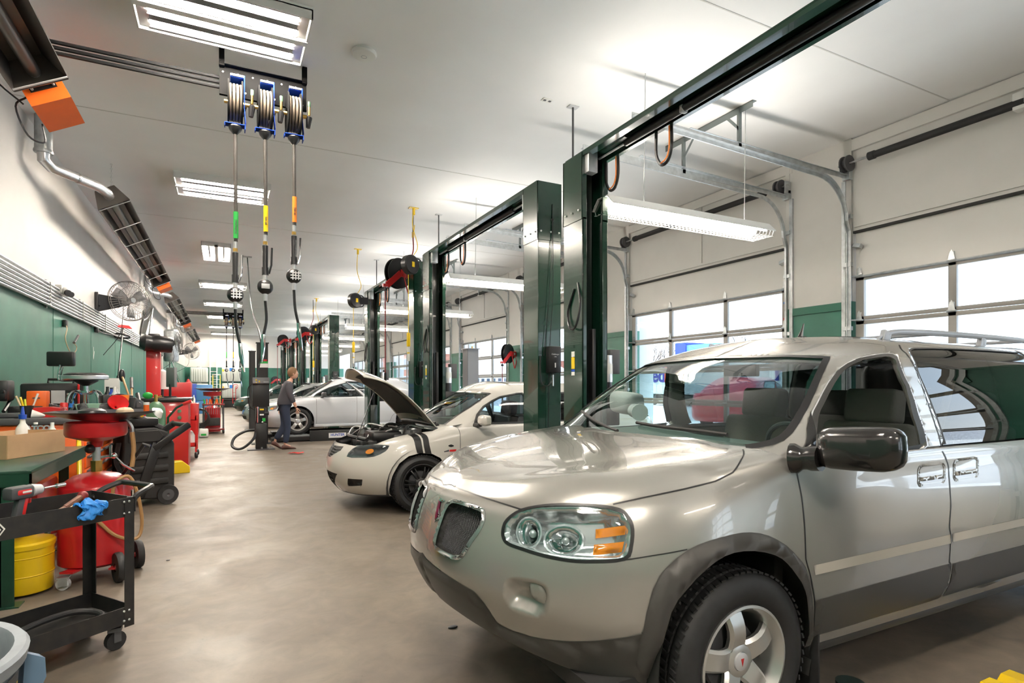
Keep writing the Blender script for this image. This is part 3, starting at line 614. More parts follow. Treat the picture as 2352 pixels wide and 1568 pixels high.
# ---------------------------------------------------------------- hose reels on their ceiling brackets
def reels(y, x0, zs, main):
    tg = 'the near bracket' if main else 'the far bracket'
    root = thing('reel_bracket', 'black bolted plate bracket holding three hose reels' if main else 'small far bracket holding three hose reels above the aisle', 'bracket', (x0 + .35, y, ZC), 0)
    b = MB().use('reel_black').box2((x0, y, ZC - .42), (x0 + .76, y + .006, ZC - .14)); b.box2((x0, y - .05, ZC - .146), (x0 + .76, y, ZC - .14)); b.box2((x0, y - .03, ZC - .42), (x0 + .76, y, ZC - .414))
    for x in (x0 + .02, x0 + .74): b.box((x, y - .02, ZC - .08), (.045, .05, .16))
    b.use('steel')
    for i in range(12): b.cyl((x0 + .03 + i * .063, y - .006, ZC - .2 - .16 * (i % 2)), (x0 + .03 + i * .063, y, ZC - .2 - .16 * (i % 2)), .009, n=6)
    b.build('plate', None, root, bev=.002)
    lab = [('green', 'green_label', 'leftmost'), ('yellow', 'yellow', 'middle'), ('orange', 'orange_label', 'rightmost')]
    for i in range(3):
        x = x0 + .13 + i * .25; zc = ZC - .52; r = .19; Y = y - .12
        rt = thing('hose_reel', 'blue framed hose reel with the %s tagged hose, on %s' % (lab[i][0], tg), 'hose reel', (x, Y, zc), 0, 'blue hose reels on ceiling brackets')
        f = MB().use('reel_blue'); f.box((x + .02, Y + .06, zc + .24), (.12, .13, .012)); f.bar((x + .075, Y, zc + .25), (x + .075, Y, zc - .05), .07, .008, up=(1, 0, 0))
        f.bar((x + .075, Y, zc - .05), (x + .085, Y - .02, zc - .19), .06, .008, up=(1, 0, 0)); f.box((x + .0, Y - .03, zc - .215), (.17, .09, .008)); f.box((x + .08, Y - .03, zc - .23), (.008, .09, .05)); f.box((x - .085, Y - .03, zc - .225), (.008, .06, .03))
        f.use('steel').box((x + .02, Y, zc + .25), (.12, .03, .02)); f.build('frame', None, rt, bev=.002)
        d = MB().use('reel_black'); d.lathe([(.05, -.062), (r, -.062), (r + .004, -.056), (r, -.05), (.09, -.05)], (x, Y, zc), (1, 0, 0), 36)
        d.lathe([(.09, .05), (r, .05), (r + .004, .056), (r, .062), (.05, .062)], (x, Y, zc), (1, 0, 0), 36); d.cyl((x - .05, Y, zc), (x + .05, Y, zc), .09, n=24); d.build('spool', None, rt)
        h = MB().use('hose_reel'); 
        for j in range(4): h.lathe([(.15 + .012 * cos(a), -.037 + j * .025 + .012 * sin(a)) for a in [2 * pi * q / 8 for q in range(9)]], (x, Y, zc), (1, .04 * (j - 1), 0), 30)
        h.build('wound_hose', None, rt)
        k = MB().use('brass').cyl((x - .09, Y, zc), (x + .12, Y, zc), .018, n=10); k.use('chrome').cyl((x + .06, Y + .05, zc - .09), (x + .09, Y + .05, zc + .02), .012, n=8)
        k.use('brass').cyl((x + .14, Y, zc + .02), (x + .14, Y, zc + .10), .012, n=8); k.use('green_tank').cyl((x + .14, Y, zc + .1), (x + .14, Y, zc + .15), .014, n=8); k.use('black').cyl((x + .13, Y, zc - .1), (x + .14, Y, zc), .02, .03, n=8); k.build('fitting', None, rt)
        MB().use('black').lathe([(.015, -.3), (.05, -.26), (.058, -.235), (.055, -.225)], (x, Y - .03, zc), n=16).build('outlet_guide', None, rt)
        # hanging hose with meter and nozzle
        zz = zs; xh = x; Yh = Y - .03
        zl = zz[1][i]; hs = MB().use('hose_black').cyl((xh, Yh, zc - .22), (xh + .005, Yh, zl), .016, n=10).build('hanging_hose', None, rt)
        la = MB().use(lab[i][1]).cyl((xh + .005, Yh, zl + .03), (xh + .005, Yh, zl + .27), .021, n=10).build('label_sleeve', None, hs)
        if main:
            w_ = {'green': 'SYNTHETIC', 'yellow': '5W-20', 'orange': '5W-30'}[lab[i][0]]
            tx = text_mesh(w_, 'lettering', 'black', .026, (xh + .004 , Yh - .022, zl + .13), (0, 0, -1), (1, 0, 0), hs)
        g = MB().use('galv').cyl((xh, Yh, zl), (xh, Yh, zl - .10), .017, n=10); g.use('brass').cyl((xh, Yh, zl - .06), (xh, Yh, zl - .09), .020, n=8); g.build('swivel', None, hs)
        MB().use('black').cyl((xh, Yh, zl - .10), (xh, Yh, zl - .30), .026, .024, n=12).cyl((xh, Yh, zl - .3), (xh, Yh, zl - .37), .03, n=12).build('grip', None, hs)
        MB().use('chrome' if i != 1 else 'black').tube([(xh + .03, Yh - .02, zl - .36), (xh + .05, Yh - .03, zl - .28), (xh + .055, Yh - .03, zl - .12)], .009, 6).build('trigger', None, hs)
        zm = zl - .48; mt_ = MB().use('black').ball((xh, Yh, zm), .07, 12, (1, .75, 1)); mt_.use('alu').cyl((xh, Yh, zl - .37), (xh, Yh, zm + .06), .02, n=10).cyl((xh, Yh, zm - .06), (xh, Yh, zm - .13), .02, n=10)
        mt_ = mt_.build('meter', None, hs)
        q = MB().use('chrome' if i != 1 else 'blue')
        if i == 1: q.use('light_grey').box((xh, Yh - .053, zm), (.07, .01, .045), ch=.004)
        else:
            for a in (-.025, 0, .025): q.use('alu').box((xh + .01, Yh - .05, zm + a), (.09, .02, .008)); q.box((xh + .01 + a, Yh - .05, zm), (.008, .02, .08))
        q.build('meter_face', None, hs)
        dx = (.04, -.015, .04)[i]; MB().use('black').tube([(xh, Yh, zm - .13), (xh + .01, Yh, zm - .3), (xh + dx, Yh, zm - .45)], .013, 8, sm=5).build('spout', None, hs)
        MB().use('chrome').tube([(xh + dx, Yh, zm - .44), (xh + dx * 1.2, Yh, zm - .55), (xh + dx * 1.6, Yh, zm - .64), (xh + dx * 1.9, Yh, zm - .70)], [.017, .02, .013, .006], 10).build('nozzle', None, hs)
        if main and i == 1:
            cd = MB().use('black').tube([(xh - .10, Yh, zl - .28), (xh - .06, Yh, zm - .2), (xh - .02, Yh, zm - .65)], .006, 6, sm=5)
M['hose_reel'] = mat('hose_reel', (.16, .13, .10), .6, spec=.2); M['hose_black'] = mat('hose_black', (.05, .045, .04), .4)
reels(5.92, -.03, (2.0, (2.69, 2.78, 2.90)), True)
reels(26.3, .0, (2.0, (2.45, 2.45, 2.45)), False)
# black service pipes across the ceiling to the reel brackets
for y, zz, x1, lb in ((5.95, ZC - .33, 0.0, 'three parallel black pipes running along the ceiling to the near reels'), (26.35, ZC - .25, .0, 'thin black pipe run along the ceiling to the far reels')):
    m = MB().use('black')
    for j in range(3): m.cyl((XL + .02, y + .012, zz + j * .045), (x1, y + .012, zz + j * .045), .017, n=8)
    tag(m.build('pipe_run'), lb, 'pipe')
# ---------------------------------------------------------------- car body surfaces
def lerp_tab(t, x):
    if x <= t[0][0]: return t[0][1]
    for (a, b), (c, d) in zip(t, t[1:]):
        if x <= c: k = (x - a) / (c - a); return b + (d - b) * k
    return t[-1][1]
def smooth01(t): t = max(0., min(1., t)); return t * t * (3 - 2 * t)
class Surf:
    """half of a car body as levels (bottom to top) of plan outlines; world = origin + (x, side*y, z)"""
    def __init__(s, levels, vk, org, yaw=0, xs=(), ang=(0, 12, 25, 38, 50, 62, 74, 83, 90), rang=(90, 78, 62, 42, 20, 0)):
        s.org = V(org); s.yaw = yaw; s.rot = Matrix.Rotation(yaw, 3, 'Z'); s.rows = []
        for L in levels:
            n = 2 / L.get('n', 2.2); xf, lc, xr, lr = L['xf'], L.get('lc', .9), L['xr'], L.get('lr', .5); row = []
            def P(x, k): return V((x, lerp_tab(L['w'], x) * k, lerp_tab(L['z'], x)))
            for a in ang: row.append(P(xf + lc * (1 - max(0, cos(R(a))) ** n), sin(R(a)) ** n if a < 90 else 1))
            for x in xs: row.append(P(x, 1))
            for a in rang: row.append(P(xr - lr * (1 - max(0, cos(R(a))) ** n), sin(R(a)) ** n if a < 90 else 1))
            s.rows.append(row)
        s.ns, s.nv = len(s.rows[0]), len(s.rows); s.vk = list(vk)
        ref = s.rows[len(levels) // 3]; s.sk = [0]
        for a, b in zip(ref, ref[1:]): s.sk.append(s.sk[-1] + max(.01, (b - a).length))
        nu, nv = 150, 64; s.S = s.sk[-1]; s.Vm = s.vk[-1]; s.uvg = []; vs = []
        for j in range(nv + 1):
            for i in range(nu + 1):
                uv = (s.S * i / nu, s.Vm * j / nv); s.uvg.append(uv); vs.append(s.loc(*uv))
        fs = [(j * (nu + 1) + i, j * (nu + 1) + i + 1, (j + 1) * (nu + 1) + i + 1, (j + 1) * (nu + 1) + i) for j in range(nv) for i in range(nu)]
        tr = []
        for a, b, c, d in fs: tr += [(a, b, c), (a, c, d)]
        s.tr = tr; s.vs = vs; s.bvh = BVHTree.FromPolygons(vs, tr)
    @staticmethod
    def herm(k, f, x):
        n = len(k); i = 0
        while i < n - 2 and x > k[i + 1]: i += 1
        h = k[i + 1] - k[i]; t = (x - k[i]) / h; p0, p1 = f(i), f(i + 1)
        def m(j):
            if j == 0:
                g = f(-1)
                return (f(1) - g) / (2 * (k[1] - k[0])) if g is not None else (f(1) - f(0)) / (k[1] - k[0])
            if j == n - 1:
                g = f(n)
                return (g - f(n - 2)) / (2 * (k[n - 1] - k[n - 2])) if g is not None else (f(n - 1) - f(n - 2)) / (k[n - 1] - k[n - 2])
            a, b = k[j] - k[j - 1], k[j + 1] - k[j]
            return ((f(j) - f(j - 1)) / a * b + (f(j + 1) - f(j)) / b * a) / (a + b)
        t2, t3 = t * t, t * t * t
        return p0 * (2 * t3 - 3 * t2 + 1) + m(i) * h * (t3 - 2 * t2 + t) + p1 * (3 * t2 - 2 * t3) + m(i + 1) * h * (t3 - t2)
    def loc(s, u, v):
        fl = lambda p: V((p.x, -p.y, p.z))
        def row(j):
            if j == -1: return None
            if j == s.nv:
                if s.rows[-1][3].y > 1e-3: return None
                return fl(row(s.nv - 2))
            r = s.rows[j]
            return s.herm(s.sk, lambda i: (fl(r[1]) if i < 0 else fl(r[-2]) if i >= s.ns else r[i]), u)
        c = {}
        def rc(j):
            if j not in c: c[j] = row(j)
            return c[j]
        return s.herm(s.vk, rc, v)
    def nrm(s, u, v):
        e = .004; a = s.loc(min(u + e, s.S), v) - s.loc(max(u - e, 0), v); b = s.loc(u, min(v + e, s.Vm)) - s.loc(u, max(v - e, 0))
        n = a.cross(b)
        if n.length < 1e-12: return V((0, 0, 1))
        n.normalize()
        return n if n.dot(s.loc(u, v) - V((2.6, 0, .6))) > 0 else -n
    def w(s, p): return s.org + s.rot @ V((p.x, -p.y, p.z))          # near side is the camera side
    def hit(s, o, d):
        p, n, i, _ = s.bvh.ray_cast(o, d)
        if p is None:           # just past the outline: the nearest point of the surface
            c = s.vs[len(s.vs) // 2]; t0 = (c - o).dot(d); best = None
            for k in range(81):
                q = o + d * (t0 + (k - 40) * .06); r = s.bvh.find_nearest(q)
                if r[0] is not None and (best is None or r[3] < best[3]): best = r
            p, n, i, _ = best
        a, b, c = s.tr[i]; A, B, Cc = s.vs[a], s.vs[b], s.vs[c]; v0, v1, v2 = B - A, Cc - A, p - A
        d00, d01, d11, d20, d21 = v0.dot(v0), v0.dot(v1), v1.dot(v1), v2.dot(v0), v2.dot(v1); q = d00 * d11 - d01 * d01
        b1 = (d11 * d20 - d01 * d21) / q; b2 = (d00 * d21 - d01 * d20) / q; b0 = 1 - b1 - b2
        return tuple(b0 * s.uvg[a][k] + b1 * s.uvg[b][k] + b2 * s.uvg[c][k] for k in (0, 1))
    def inv(s, p):
        q = s.rot.inverted() @ (V(p) - s.org); return V((q.x, -q.y, q.z))
    def pix(s, pts):
        o = s.inv(EYE); out = []
        for u, v in pts:
            h = s.hit(o, (s.inv(EYE + ray(u, v)) - o).normalized())
            if h: out.append(h)
        return out
    def side(s, pts): return [h for h in (s.hit(V((x, 3, z)), V((0, -1, 0))) for x, z in pts) if h]
    def top(s, pts): return [h for h in (s.hit(V((x, y, 3)), V((0, 0, -1))) for x, y in pts) if h]
    def front(s, pts): return [h for h in (s.hit(V((-2, y, z)), V((1, 0, 0))) for y, z in pts) if h]
def inpoly(p, poly):
    x, y = p; c = False; j = len(poly) - 1
    for i in range(len(poly)):
        a, b = poly[i], poly[j]
        if (a[1] > y) != (b[1] > y) and x < (b[0] - a[0]) * (y - a[1]) / (b[1] - a[1]) + a[0]: c = not c
        j = i
    return c
def dens(poly, h, closed=True):
    o = []; n = len(poly)
    for i in range(n if closed else n - 1):
        a, b = poly[i], poly[(i + 1) % n]; L = math.dist(a, b); k = max(1, int(L / h))
        o += [(a[0] + (b[0] - a[0]) * t / k, a[1] + (b[1] - a[1]) * t / k) for t in range(k)]
    if not closed: o.append(poly[-1])
    return o
def crv(poly, n=5, closed=True):
    """rounds a traced outline"""
    out = []; L = len(poly); P = lambda i: V((*poly[i % L], 0)) if closed else V((*poly[max(0, min(L - 1, i))], 0))
    for i in range(L if closed else L - 1):
        a, b, c, d = P(i - 1), P(i), P(i + 1), P(i + 2)
        for k in range(n):
            t = k / n; q = .5 * ((2 * b) + (c - a) * t + (2 * a - 5 * b + 4 * c - d) * t * t + (3 * b - a - 3 * c + d) * t ** 3); out.append((q.x, q.y))
    if not closed: out.append(tuple(poly[-1]))
    return out
def grow(poly, d):
    n = len(poly); ar = sum(poly[i][0] * poly[(i + 1) % n][1] - poly[(i + 1) % n][0] * poly[i][1] for i in range(n)); sg = 1 if ar > 0 else -1; o = []
    for i in range(n):
        a, b, c = poly[i - 1], poly[i], poly[(i + 1) % n]; tx, ty = c[0] - a[0], c[1] - a[1]; L = math.hypot(tx, ty) or 1
        o.append((b[0] + ty / L * d * sg, b[1] - tx / L * d * sg))
    return o
def dist_poly(p, poly):
    m = 9
    for i in range(len(poly)):
        a, b = poly[i - 1], poly[i]; dx, dy = b[0] - a[0], b[1] - a[1]; L = dx * dx + dy * dy
        t = 0 if L == 0 else max(0, min(1, ((p[0] - a[0]) * dx + (p[1] - a[1]) * dy) / L))
        m = min(m, math.hypot(p[0] - a[0] - t * dx, p[1] - a[1] - t * dy))
    return m
def tris(polys, h, bounds=None):
    """triangles of a uv region cut exactly along all the outlines"""
    vs = []; es = []
    for pl in polys:
        d = dens(pl, h); b = len(vs); vs += d; es += [(b + i, b + (i + 1) % len(d)) for i in range(len(d))]
    x0, x1 = min(p[0] for p in polys[0]), max(p[0] for p in polys[0]); y0, y1 = min(p[1] for p in polys[0]), max(p[1] for p in polys[0])
    nx, ny = max(1, int((x1 - x0) / h)), max(1, int((y1 - y0) / h))
    for i in range(nx + 1):
        for j in range(ny + 1):
            p = (x0 + (x1 - x0) * (i + (.5 if j % 2 else 0)) / nx, y0 + (y1 - y0) * j / ny)
            if inpoly(p, polys[0]): vs.append(p)
    r = delaunay_2d_cdt([V(p) for p in vs], es, [], 0, 1e-5)
    return [tuple(p) for p in r[0]], [tuple(f) for f in r[2]]
def cent(v, f): return (sum(v[i][0] for i in f) / 3, sum(v[i][1] for i in f) / 3)
def emit(S, name, m, parent, uv, fs, off=0, thick=0, both=True, offn=None, sub=None):
    """link triangles of a body surface as one mesh, mirrored to the far side unless both is False"""
    used = sorted({i for f in fs for i in f}); ix = {j: k for k, j in enumerate(used)}; P = []; N = []
    for j in used:
        u = min(max(uv[j][0], 0), S.S); v = min(max(uv[j][1], 0), S.Vm); n = S.nrm(u, v); o = offn(uv[j]) if offn else off
        P.append(S.loc(u, v) + n * o)
        if offn:                    # tilt the normal where the raised or sunk outline slopes
            e = .003; a = S.loc(min(u + e, S.S), v) - S.loc(max(u - e, 0), v); b = S.loc(u, min(v + e, S.Vm)) - S.loc(u, max(v - e, 0)); p_ = uv[j]
            ga = (offn((p_[0] + e, p_[1])) - offn((p_[0] - e, p_[1]))); gb = (offn((p_[0], p_[1] + e)) - offn((p_[0], p_[1] - e)))
            q = (a + n * ga).cross(b + n * gb)
            if q.length > 1e-12: q.normalize(); n = q if q.dot(n) > 0 else -q
        N.append(n)
    F = [[ix[i] for i in f] for f in fs]; mid = any(p.y < .004 for p in P); res = []
    for grp_ in (((1, -1),) if both and mid else ((1,), (-1,)) if both else ((1,),)):
        vs = []; ns = []; fo = []
        for sg in grp_:
            b = len(vs); vs += [S.w(V((p.x, p.y * sg, p.z))) for p in P]; ns += [S.rot @ V((n.x, -n.y * sg, n.z)) for n in N]
            for f in F:
                a, c, d = (vs[b + i] for i in f); q = (c - a).cross(d - a); g = [b + i for i in f]
                fo.append(g if q.dot(ns[g[0]]) > 0 else g[::-1])
        par = FAR.get(parent.name, parent) if grp_ == (-1,) else parent
        me = bpy.data.meshes.new(name); iv = parent_inv(par); r3 = iv.to_3x3()
        me.from_pydata([iv @ p for p in vs], [], fo); me.materials.append(M[m]); me.polygons.foreach_set('use_smooth', [True] * len(fo))
        me.normals_split_custom_set_from_vertices([r3 @ n for n in ns])
        o = bpy.data.objects.new(name, me); C.objects.link(o); o.parent = par; res.append(o)
        if thick: t = o.modifiers.new('t', 'SOLIDIFY'); t.thickness = thick; t.offset = -1
    if len(res) > 1: FAR[res[0].name] = res[1]
    return res[0]
FAR = {}
def patch(S, name, m, parent, poly, h=.03, off=.003, raised=None, edge=.02, holes=(), both=True, thick=0):
    uv, fs = tris([poly] + list(holes), h); fs = [f for f in fs if inpoly(cent(uv, f), poly) and not any(inpoly(cent(uv, f), q) for q in holes)]
    offn = None
    if raised is not None:
        dd = dens(poly, h)
        for q in holes: dd = dd
        def offn(p):
            d = dist_poly(p, poly)
            for q in holes: d = min(d, dist_poly(p, q))
            return off + raised * smooth01(d / edge)
    return emit(S, name, m, parent, uv, fs, off, thick, both, offn)
def seam(S, mb, line, w=.004, off=.0012, both=True, closed=False):
    """a dark shut line as a thin strip following the surface"""
    ln = dens(line, .02, closed)
    if closed: ln.append(ln[0])
    for sg in ((1, -1) if both else (1,)):
        vs = []
        for i, (u, v) in enumerate(ln):
            a, b = ln[max(i - 1, 0)], ln[min(i + 1, len(ln) - 1)]; p = S.loc(u, v); n = S.nrm(u, v)
            t = S.loc(*b) - S.loc(*a); sd = n.cross(t)
            if sd.length < 1e-9: continue
            sd.normalize()
            for k in (-1, 1): q = p + sd * w / 2 * k + n * off; vs.append(S.w(V((q.x, q.y * sg, q.z))))
        mb.add(vs, [(2 * i, 2 * i + 1, 2 * i + 3, 2 * i + 2) for i in range(len(vs) // 2 - 1)])
def ring(S, name, m, parent, poly, wd, off=.003, r=None, h=.03, both=True):
    return patch(S, name, m, parent, grow(poly, wd), h, off, r, wd / 2, holes=[poly], both=both)
# ---------------------------------------------------------------- wheels
def wheel(parent, c, r, rim, wd, side, spokes=5, style='five', rm='alu', rot=0, dark=False, cap=False):
    """c = centre of the outer face, side -1 = outer face looks towards the camera side"""
    c = V(c); ax = V((0, side, 0)); t = MB().use('rubber'); k = wd; i_ = -1
    prof = [(rim, -.012), (rim + .012, .0), (rim + (r - rim) * .45, .012), (r - .035, .002), (r - .012, -.012), (r - .004, -.03)]
    for g in range(4):
        a = -.03 - (k - .06) * (g + .5) / 4.4; prof += [(r - .004, a + .004), (r - .012, a), (r - .012, a - .006), (r - .004, a - .010)]
    prof += [(r - .004, -k + .03), (r - .014, -k + .012), (r - .04, -k), (rim + .01, -k), (rim, -k + .01)]
    t.lathe(prof, c, ax, 64); d = ax; a = V((1, 0, 0)); b = V((0, 0, 1))
    for g, (y0, y1) in enumerate(((-.008, -.035), (-.052, -k / 2 + .012), (-k / 2 - .008, -k + .05), (-k + .04, -k + .01))):
        for j in range(64):
            th = 2 * pi * (j + .5 * (g % 2)) / 64 + (.0); q = a * cos(th) + b * sin(th); tt = -a * sin(th) + b * cos(th)
            rr = r - .005 if g in (0, 3) else r - .004
            t.bar(c + q * rr + d * y0 + tt * .004, c + q * rr + d * y1 - tt * .004, .018, .008, up=q)
    tire = t.build('tire', None, parent, ang=40)
    w_ = MB().use(rm).lathe([(rim + .002, -.012), (rim + .004, .002), (rim - .006, .004), (rim - .016, -.008), (rim - .03, -.03), (rim - .035, -k + .03), (rim - .0, -k + .01)], c, ax, 56)
    hub = .5 * rim * .62
    dp = -.03
    def sp(th, w0, w1, z0=-.018, z1=-.006, tk=.03, tl=0):
        q = a * cos(th) + b * sin(th); tt = (-a * sin(th) + b * cos(th)); vs = []
        R0, R1 = .045, rim - .012
        for i in range(7):
            f = i / 6; rr = R0 + (R1 - R0) * f; ww = w0 + (w1 - w0) * f + (.5 * w0) * (1 - f) ** 3; zz = dp + (.022 * sin(pi * min(1, f * 1.05)) + z1 * f); tw = tl * f * f
            p = c + q * rr + tt * tw
            vs += [p - tt * ww + d * (zz - .012), p - tt * ww * .72 + d * zz, p + tt * ww * .72 + d * zz, p + tt * ww + d * (zz - .012), p + tt * ww * .9 + d * (zz - tk), p - tt * ww * .9 + d * (zz - tk)]
        fs = []
        for i in range(6): fs += [(6 * i + j, 6 * i + (j + 1) % 6, 6 * i + 6 + (j + 1) % 6, 6 * i + 6 + j) for j in range(6)]
        w_.add(vs, fs + [(0, 1, 2, 3, 4, 5), (36, 37, 38, 39, 40, 41)])
    for j in range(spokes):
        th = rot + 2 * pi * j / spokes
        if style == 'five': sp(th, .033, .046)
        elif style == 'twin': sp(th - .13, .008, .007, tk=.02); sp(th + .13, .008, .007, tk=.02)
        else: sp(th, .016, .03)
    w_.lathe([(.07, dp - .02), (.072, dp - .004), (.06, dp + .006), (.036, dp + .008)], c, ax, 30)
    rimo = w_.build('rim', None, parent, ang=40)
    MB().use('satin' if not dark else 'black').lathe([(.036, dp + .004), (.034, dp + .013), (.02, dp + .016), (.0, dp + .017)], c, ax, 24).build('centre_cap', None, rimo)
    if cap: MB().use('red').prism([(-.008, .014), (.008, .014), (0, -.016)], c + d * (dp + .018), (1, 0, 0), (0, 0, 1), .001 * side).build('cap_emblem', None, rimo)
    ln = MB().use('steel')
    for j in range(5): th = rot + pi / 5 + 2 * pi * j / 5; q = a * cos(th) + b * sin(th); ln.cyl(c + q * .056 + d * (dp - .01), c + q * .056 + d * (dp + .006), .009, n=6)
    ln.build('lug_nut', None, rimo)
    MB().use('dark_grey').lathe([(.0, -.07), (.13, -.07), (.135, -.085), (.0, -.09)], c, ax, 30).use('black').lathe([(rim - .036, -k + .02), (.0, -k + .02)], c, ax, 30).build('brake_disc', None, rimo)
    return tire
def prop_box(name, m, parent, cs, r=.02): return MB().use(m).box(*cs, ch=r).build(name, None, parent)
def car_seat(parent, S, x, y, m, z=.62, hr=True, sc=1):
    """soft seat: cushion, back, head restraint"""
    def P(a, b, c): return S.w(V((x + a, y + b, z + c)))
    o = P(0, 0, 0); q = MB().use(m); rz = S.yaw
    q.box(P(0, 0, -.08), (.5, .5, .18), rz=rz, ch=.088); q.box(P(.28, 0, .22), (.17, .52, .60), rot=Euler((0, R(14), rz)), ch=.082)
    s = q.build('seat', None, parent)
    if hr:
        MB().use(m).box(P(.37, 0, .61), (.13, .30, .20), rot=Euler((0, R(8), rz)), ch=.063).build('head_restraint', None, s)
    return s
# ---------------------------------------------------------------- silver minivan
dm('van_paint', (.40, .39, .365), .26, .55, coat=1.0, coatr=.02)
dm('van_clad', (.062, .059, .056), .42, spec=.4)
dm('van_mould', (.40, .375, .33), .6, spec=.2)
dm('seat_tan', (.23, .215, .19), .85, bump=.2)
dm('dash_grey', (.16, .17, .165), .6)
dm('trim_dark', (.03, .03, .03), .5)
VX, VYC = .78, 2.42
van = thing('minivan', 'silver minivan with grey lower cladding and its hood nearest the camera', 'minivan', (VX + 2.5, VYC, 0))
XR_ = 5.15
VL = [
 dict(xf=.09, w=[(0, .86), (2, .87), (5, .87)], z=[(.09, .45), (.35, .36), (.7, .27), (1.2, .325), (5, .33)], xr=5.0),
 dict(xf=.035, w=[(0, .88), (2, .905)], z=[(.03, .55), (.35, .47), (.7, .40), (1.2, .415), (5, .42)], xr=5.1),
 dict(xf=.0, w=[(0, .915), (2, .92)], z=[(0, .65), (.35, .58), (.7, .545), (1.2, .54), (5, .545)], xr=5.15),
 dict(xf=.008, w=[(0, .915), (2, .92)], z=[(0, .745), (.7, .70), (1.2, .685), (5, .69)], xr=5.15),
 dict(xf=.035, w=[(0, .90), (2, .912)], z=[(0, .84), (.7, .83), (5, .84)], xr=5.12),
 dict(xf=.075, w=[(0, .86), (1, .875), (1.6, .90), (5, .90)], z=[(0, .92), (.5, .965), (1.2, .98), (5, .98)], xr=5.1),
 dict(xf=.12, w=[(.1, .76), (.6, .79), (1.0, .82), (1.4, .868), (1.8, .885), (5, .885)], z=[(.1, .965), (.4, 1.03), (.8, 1.07), (1.3, 1.10), (1.8, 1.10), (5, 1.10)], xr=5.05),
 dict(xf=.155, w=[(.1, .5), (1.2, .58), (5, .6)], z=[(.1, .985), (.4, 1.055), (.8, 1.115), (1.3, 1.16), (5, 1.2)], xr=5.0),
 dict(xf=.17, w=[(0, .25), (5, .3)], z=[(.1, .99), (.4, 1.065), (.8, 1.13), (1.3, 1.18), (5, 1.22)], xr=5.0),
 dict(xf=.175, w=[(0, 0), (5, 0)], z=[(.1, .992), (.4, 1.07), (.8, 1.135), (1.3, 1.185), (5, 1.23)], xr=5.0)]
VXS = (1.25, 1.6, 2.0, 2.6, 3.2, 3.8, 4.3)
VS = Surf(VL, [0, .13, .25, .36, .48, .60, .74, 1.0, 1.28, 1.55], (VX, VYC, 0), xs=VXS)
VG = Surf([
 dict(xf=.90, lc=.44, n=3.0, w=[(0, .865), (5, .865)], z=[(1, 1.05), (5, 1.05)], xr=5.05, lr=.25),
 dict(xf=1.05, lc=.43, n=3.0, w=[(0, .865), (5, .868)], z=[(1, 1.13), (5, 1.13)], xr=5.03, lr=.25),
 dict(xf=1.27, lc=.41, n=3.0, w=[(0, .85), (5, .855)], z=[(1, 1.28), (5, 1.28)], xr=4.98, lr=.25),
 dict(xf=1.51, lc=.39, n=3.0, w=[(0, .81), (5, .82)], z=[(1, 1.43), (5, 1.43)], xr=4.9, lr=.25),
 dict(xf=1.74, lc=.36, n=2.9, w=[(0, .76), (5, .77)], z=[(1, 1.545), (2.5, 1.555), (5, 1.55)], xr=4.82, lr=.25),
 dict(xf=1.91, lc=.36, n=2.7, w=[(0, .685), (5, .70)], z=[(1, 1.60), (2.5, 1.615), (5, 1.60)], xr=4.78, lr=.25),
 dict(xf=2.03, lc=.34, n=2.5, w=[(0, .50), (5, .52)], z=[(1, 1.63), (2.5, 1.655), (5, 1.63)], xr=4.74, lr=.25),
 dict(xf=2.11, lc=.3, n=2.3, w=[(0, .26), (5, .28)], z=[(1, 1.645), (2.5, 1.678), (5, 1.64)], xr=4.72, lr=.25),
 dict(xf=2.13, lc=.3, n=2.3, w=[(0, 0), (5, 0)], z=[(1, 1.648), (2.5, 1.682), (5, 1.64)], xr=4.7, lr=.25)],
 [0, .09, .32, .56, .76, .87, 1.04, 1.3, 1.56], (VX, VYC, 0), xs=(2.3, 2.7, 3.2, 3.8, 4.3))
def Z2(pts, ox=920, oy=960, k=2.578): return [(ox + x / k, oy + y / k) for x, y in pts]
def Z4(pts): return Z2(pts, 1400, 1000, 2.4706)
def Z3(pts): return Z2(pts, 1240, 740, 2.115)
def sz(S, x, z): return S.side([(x, z)])[0]
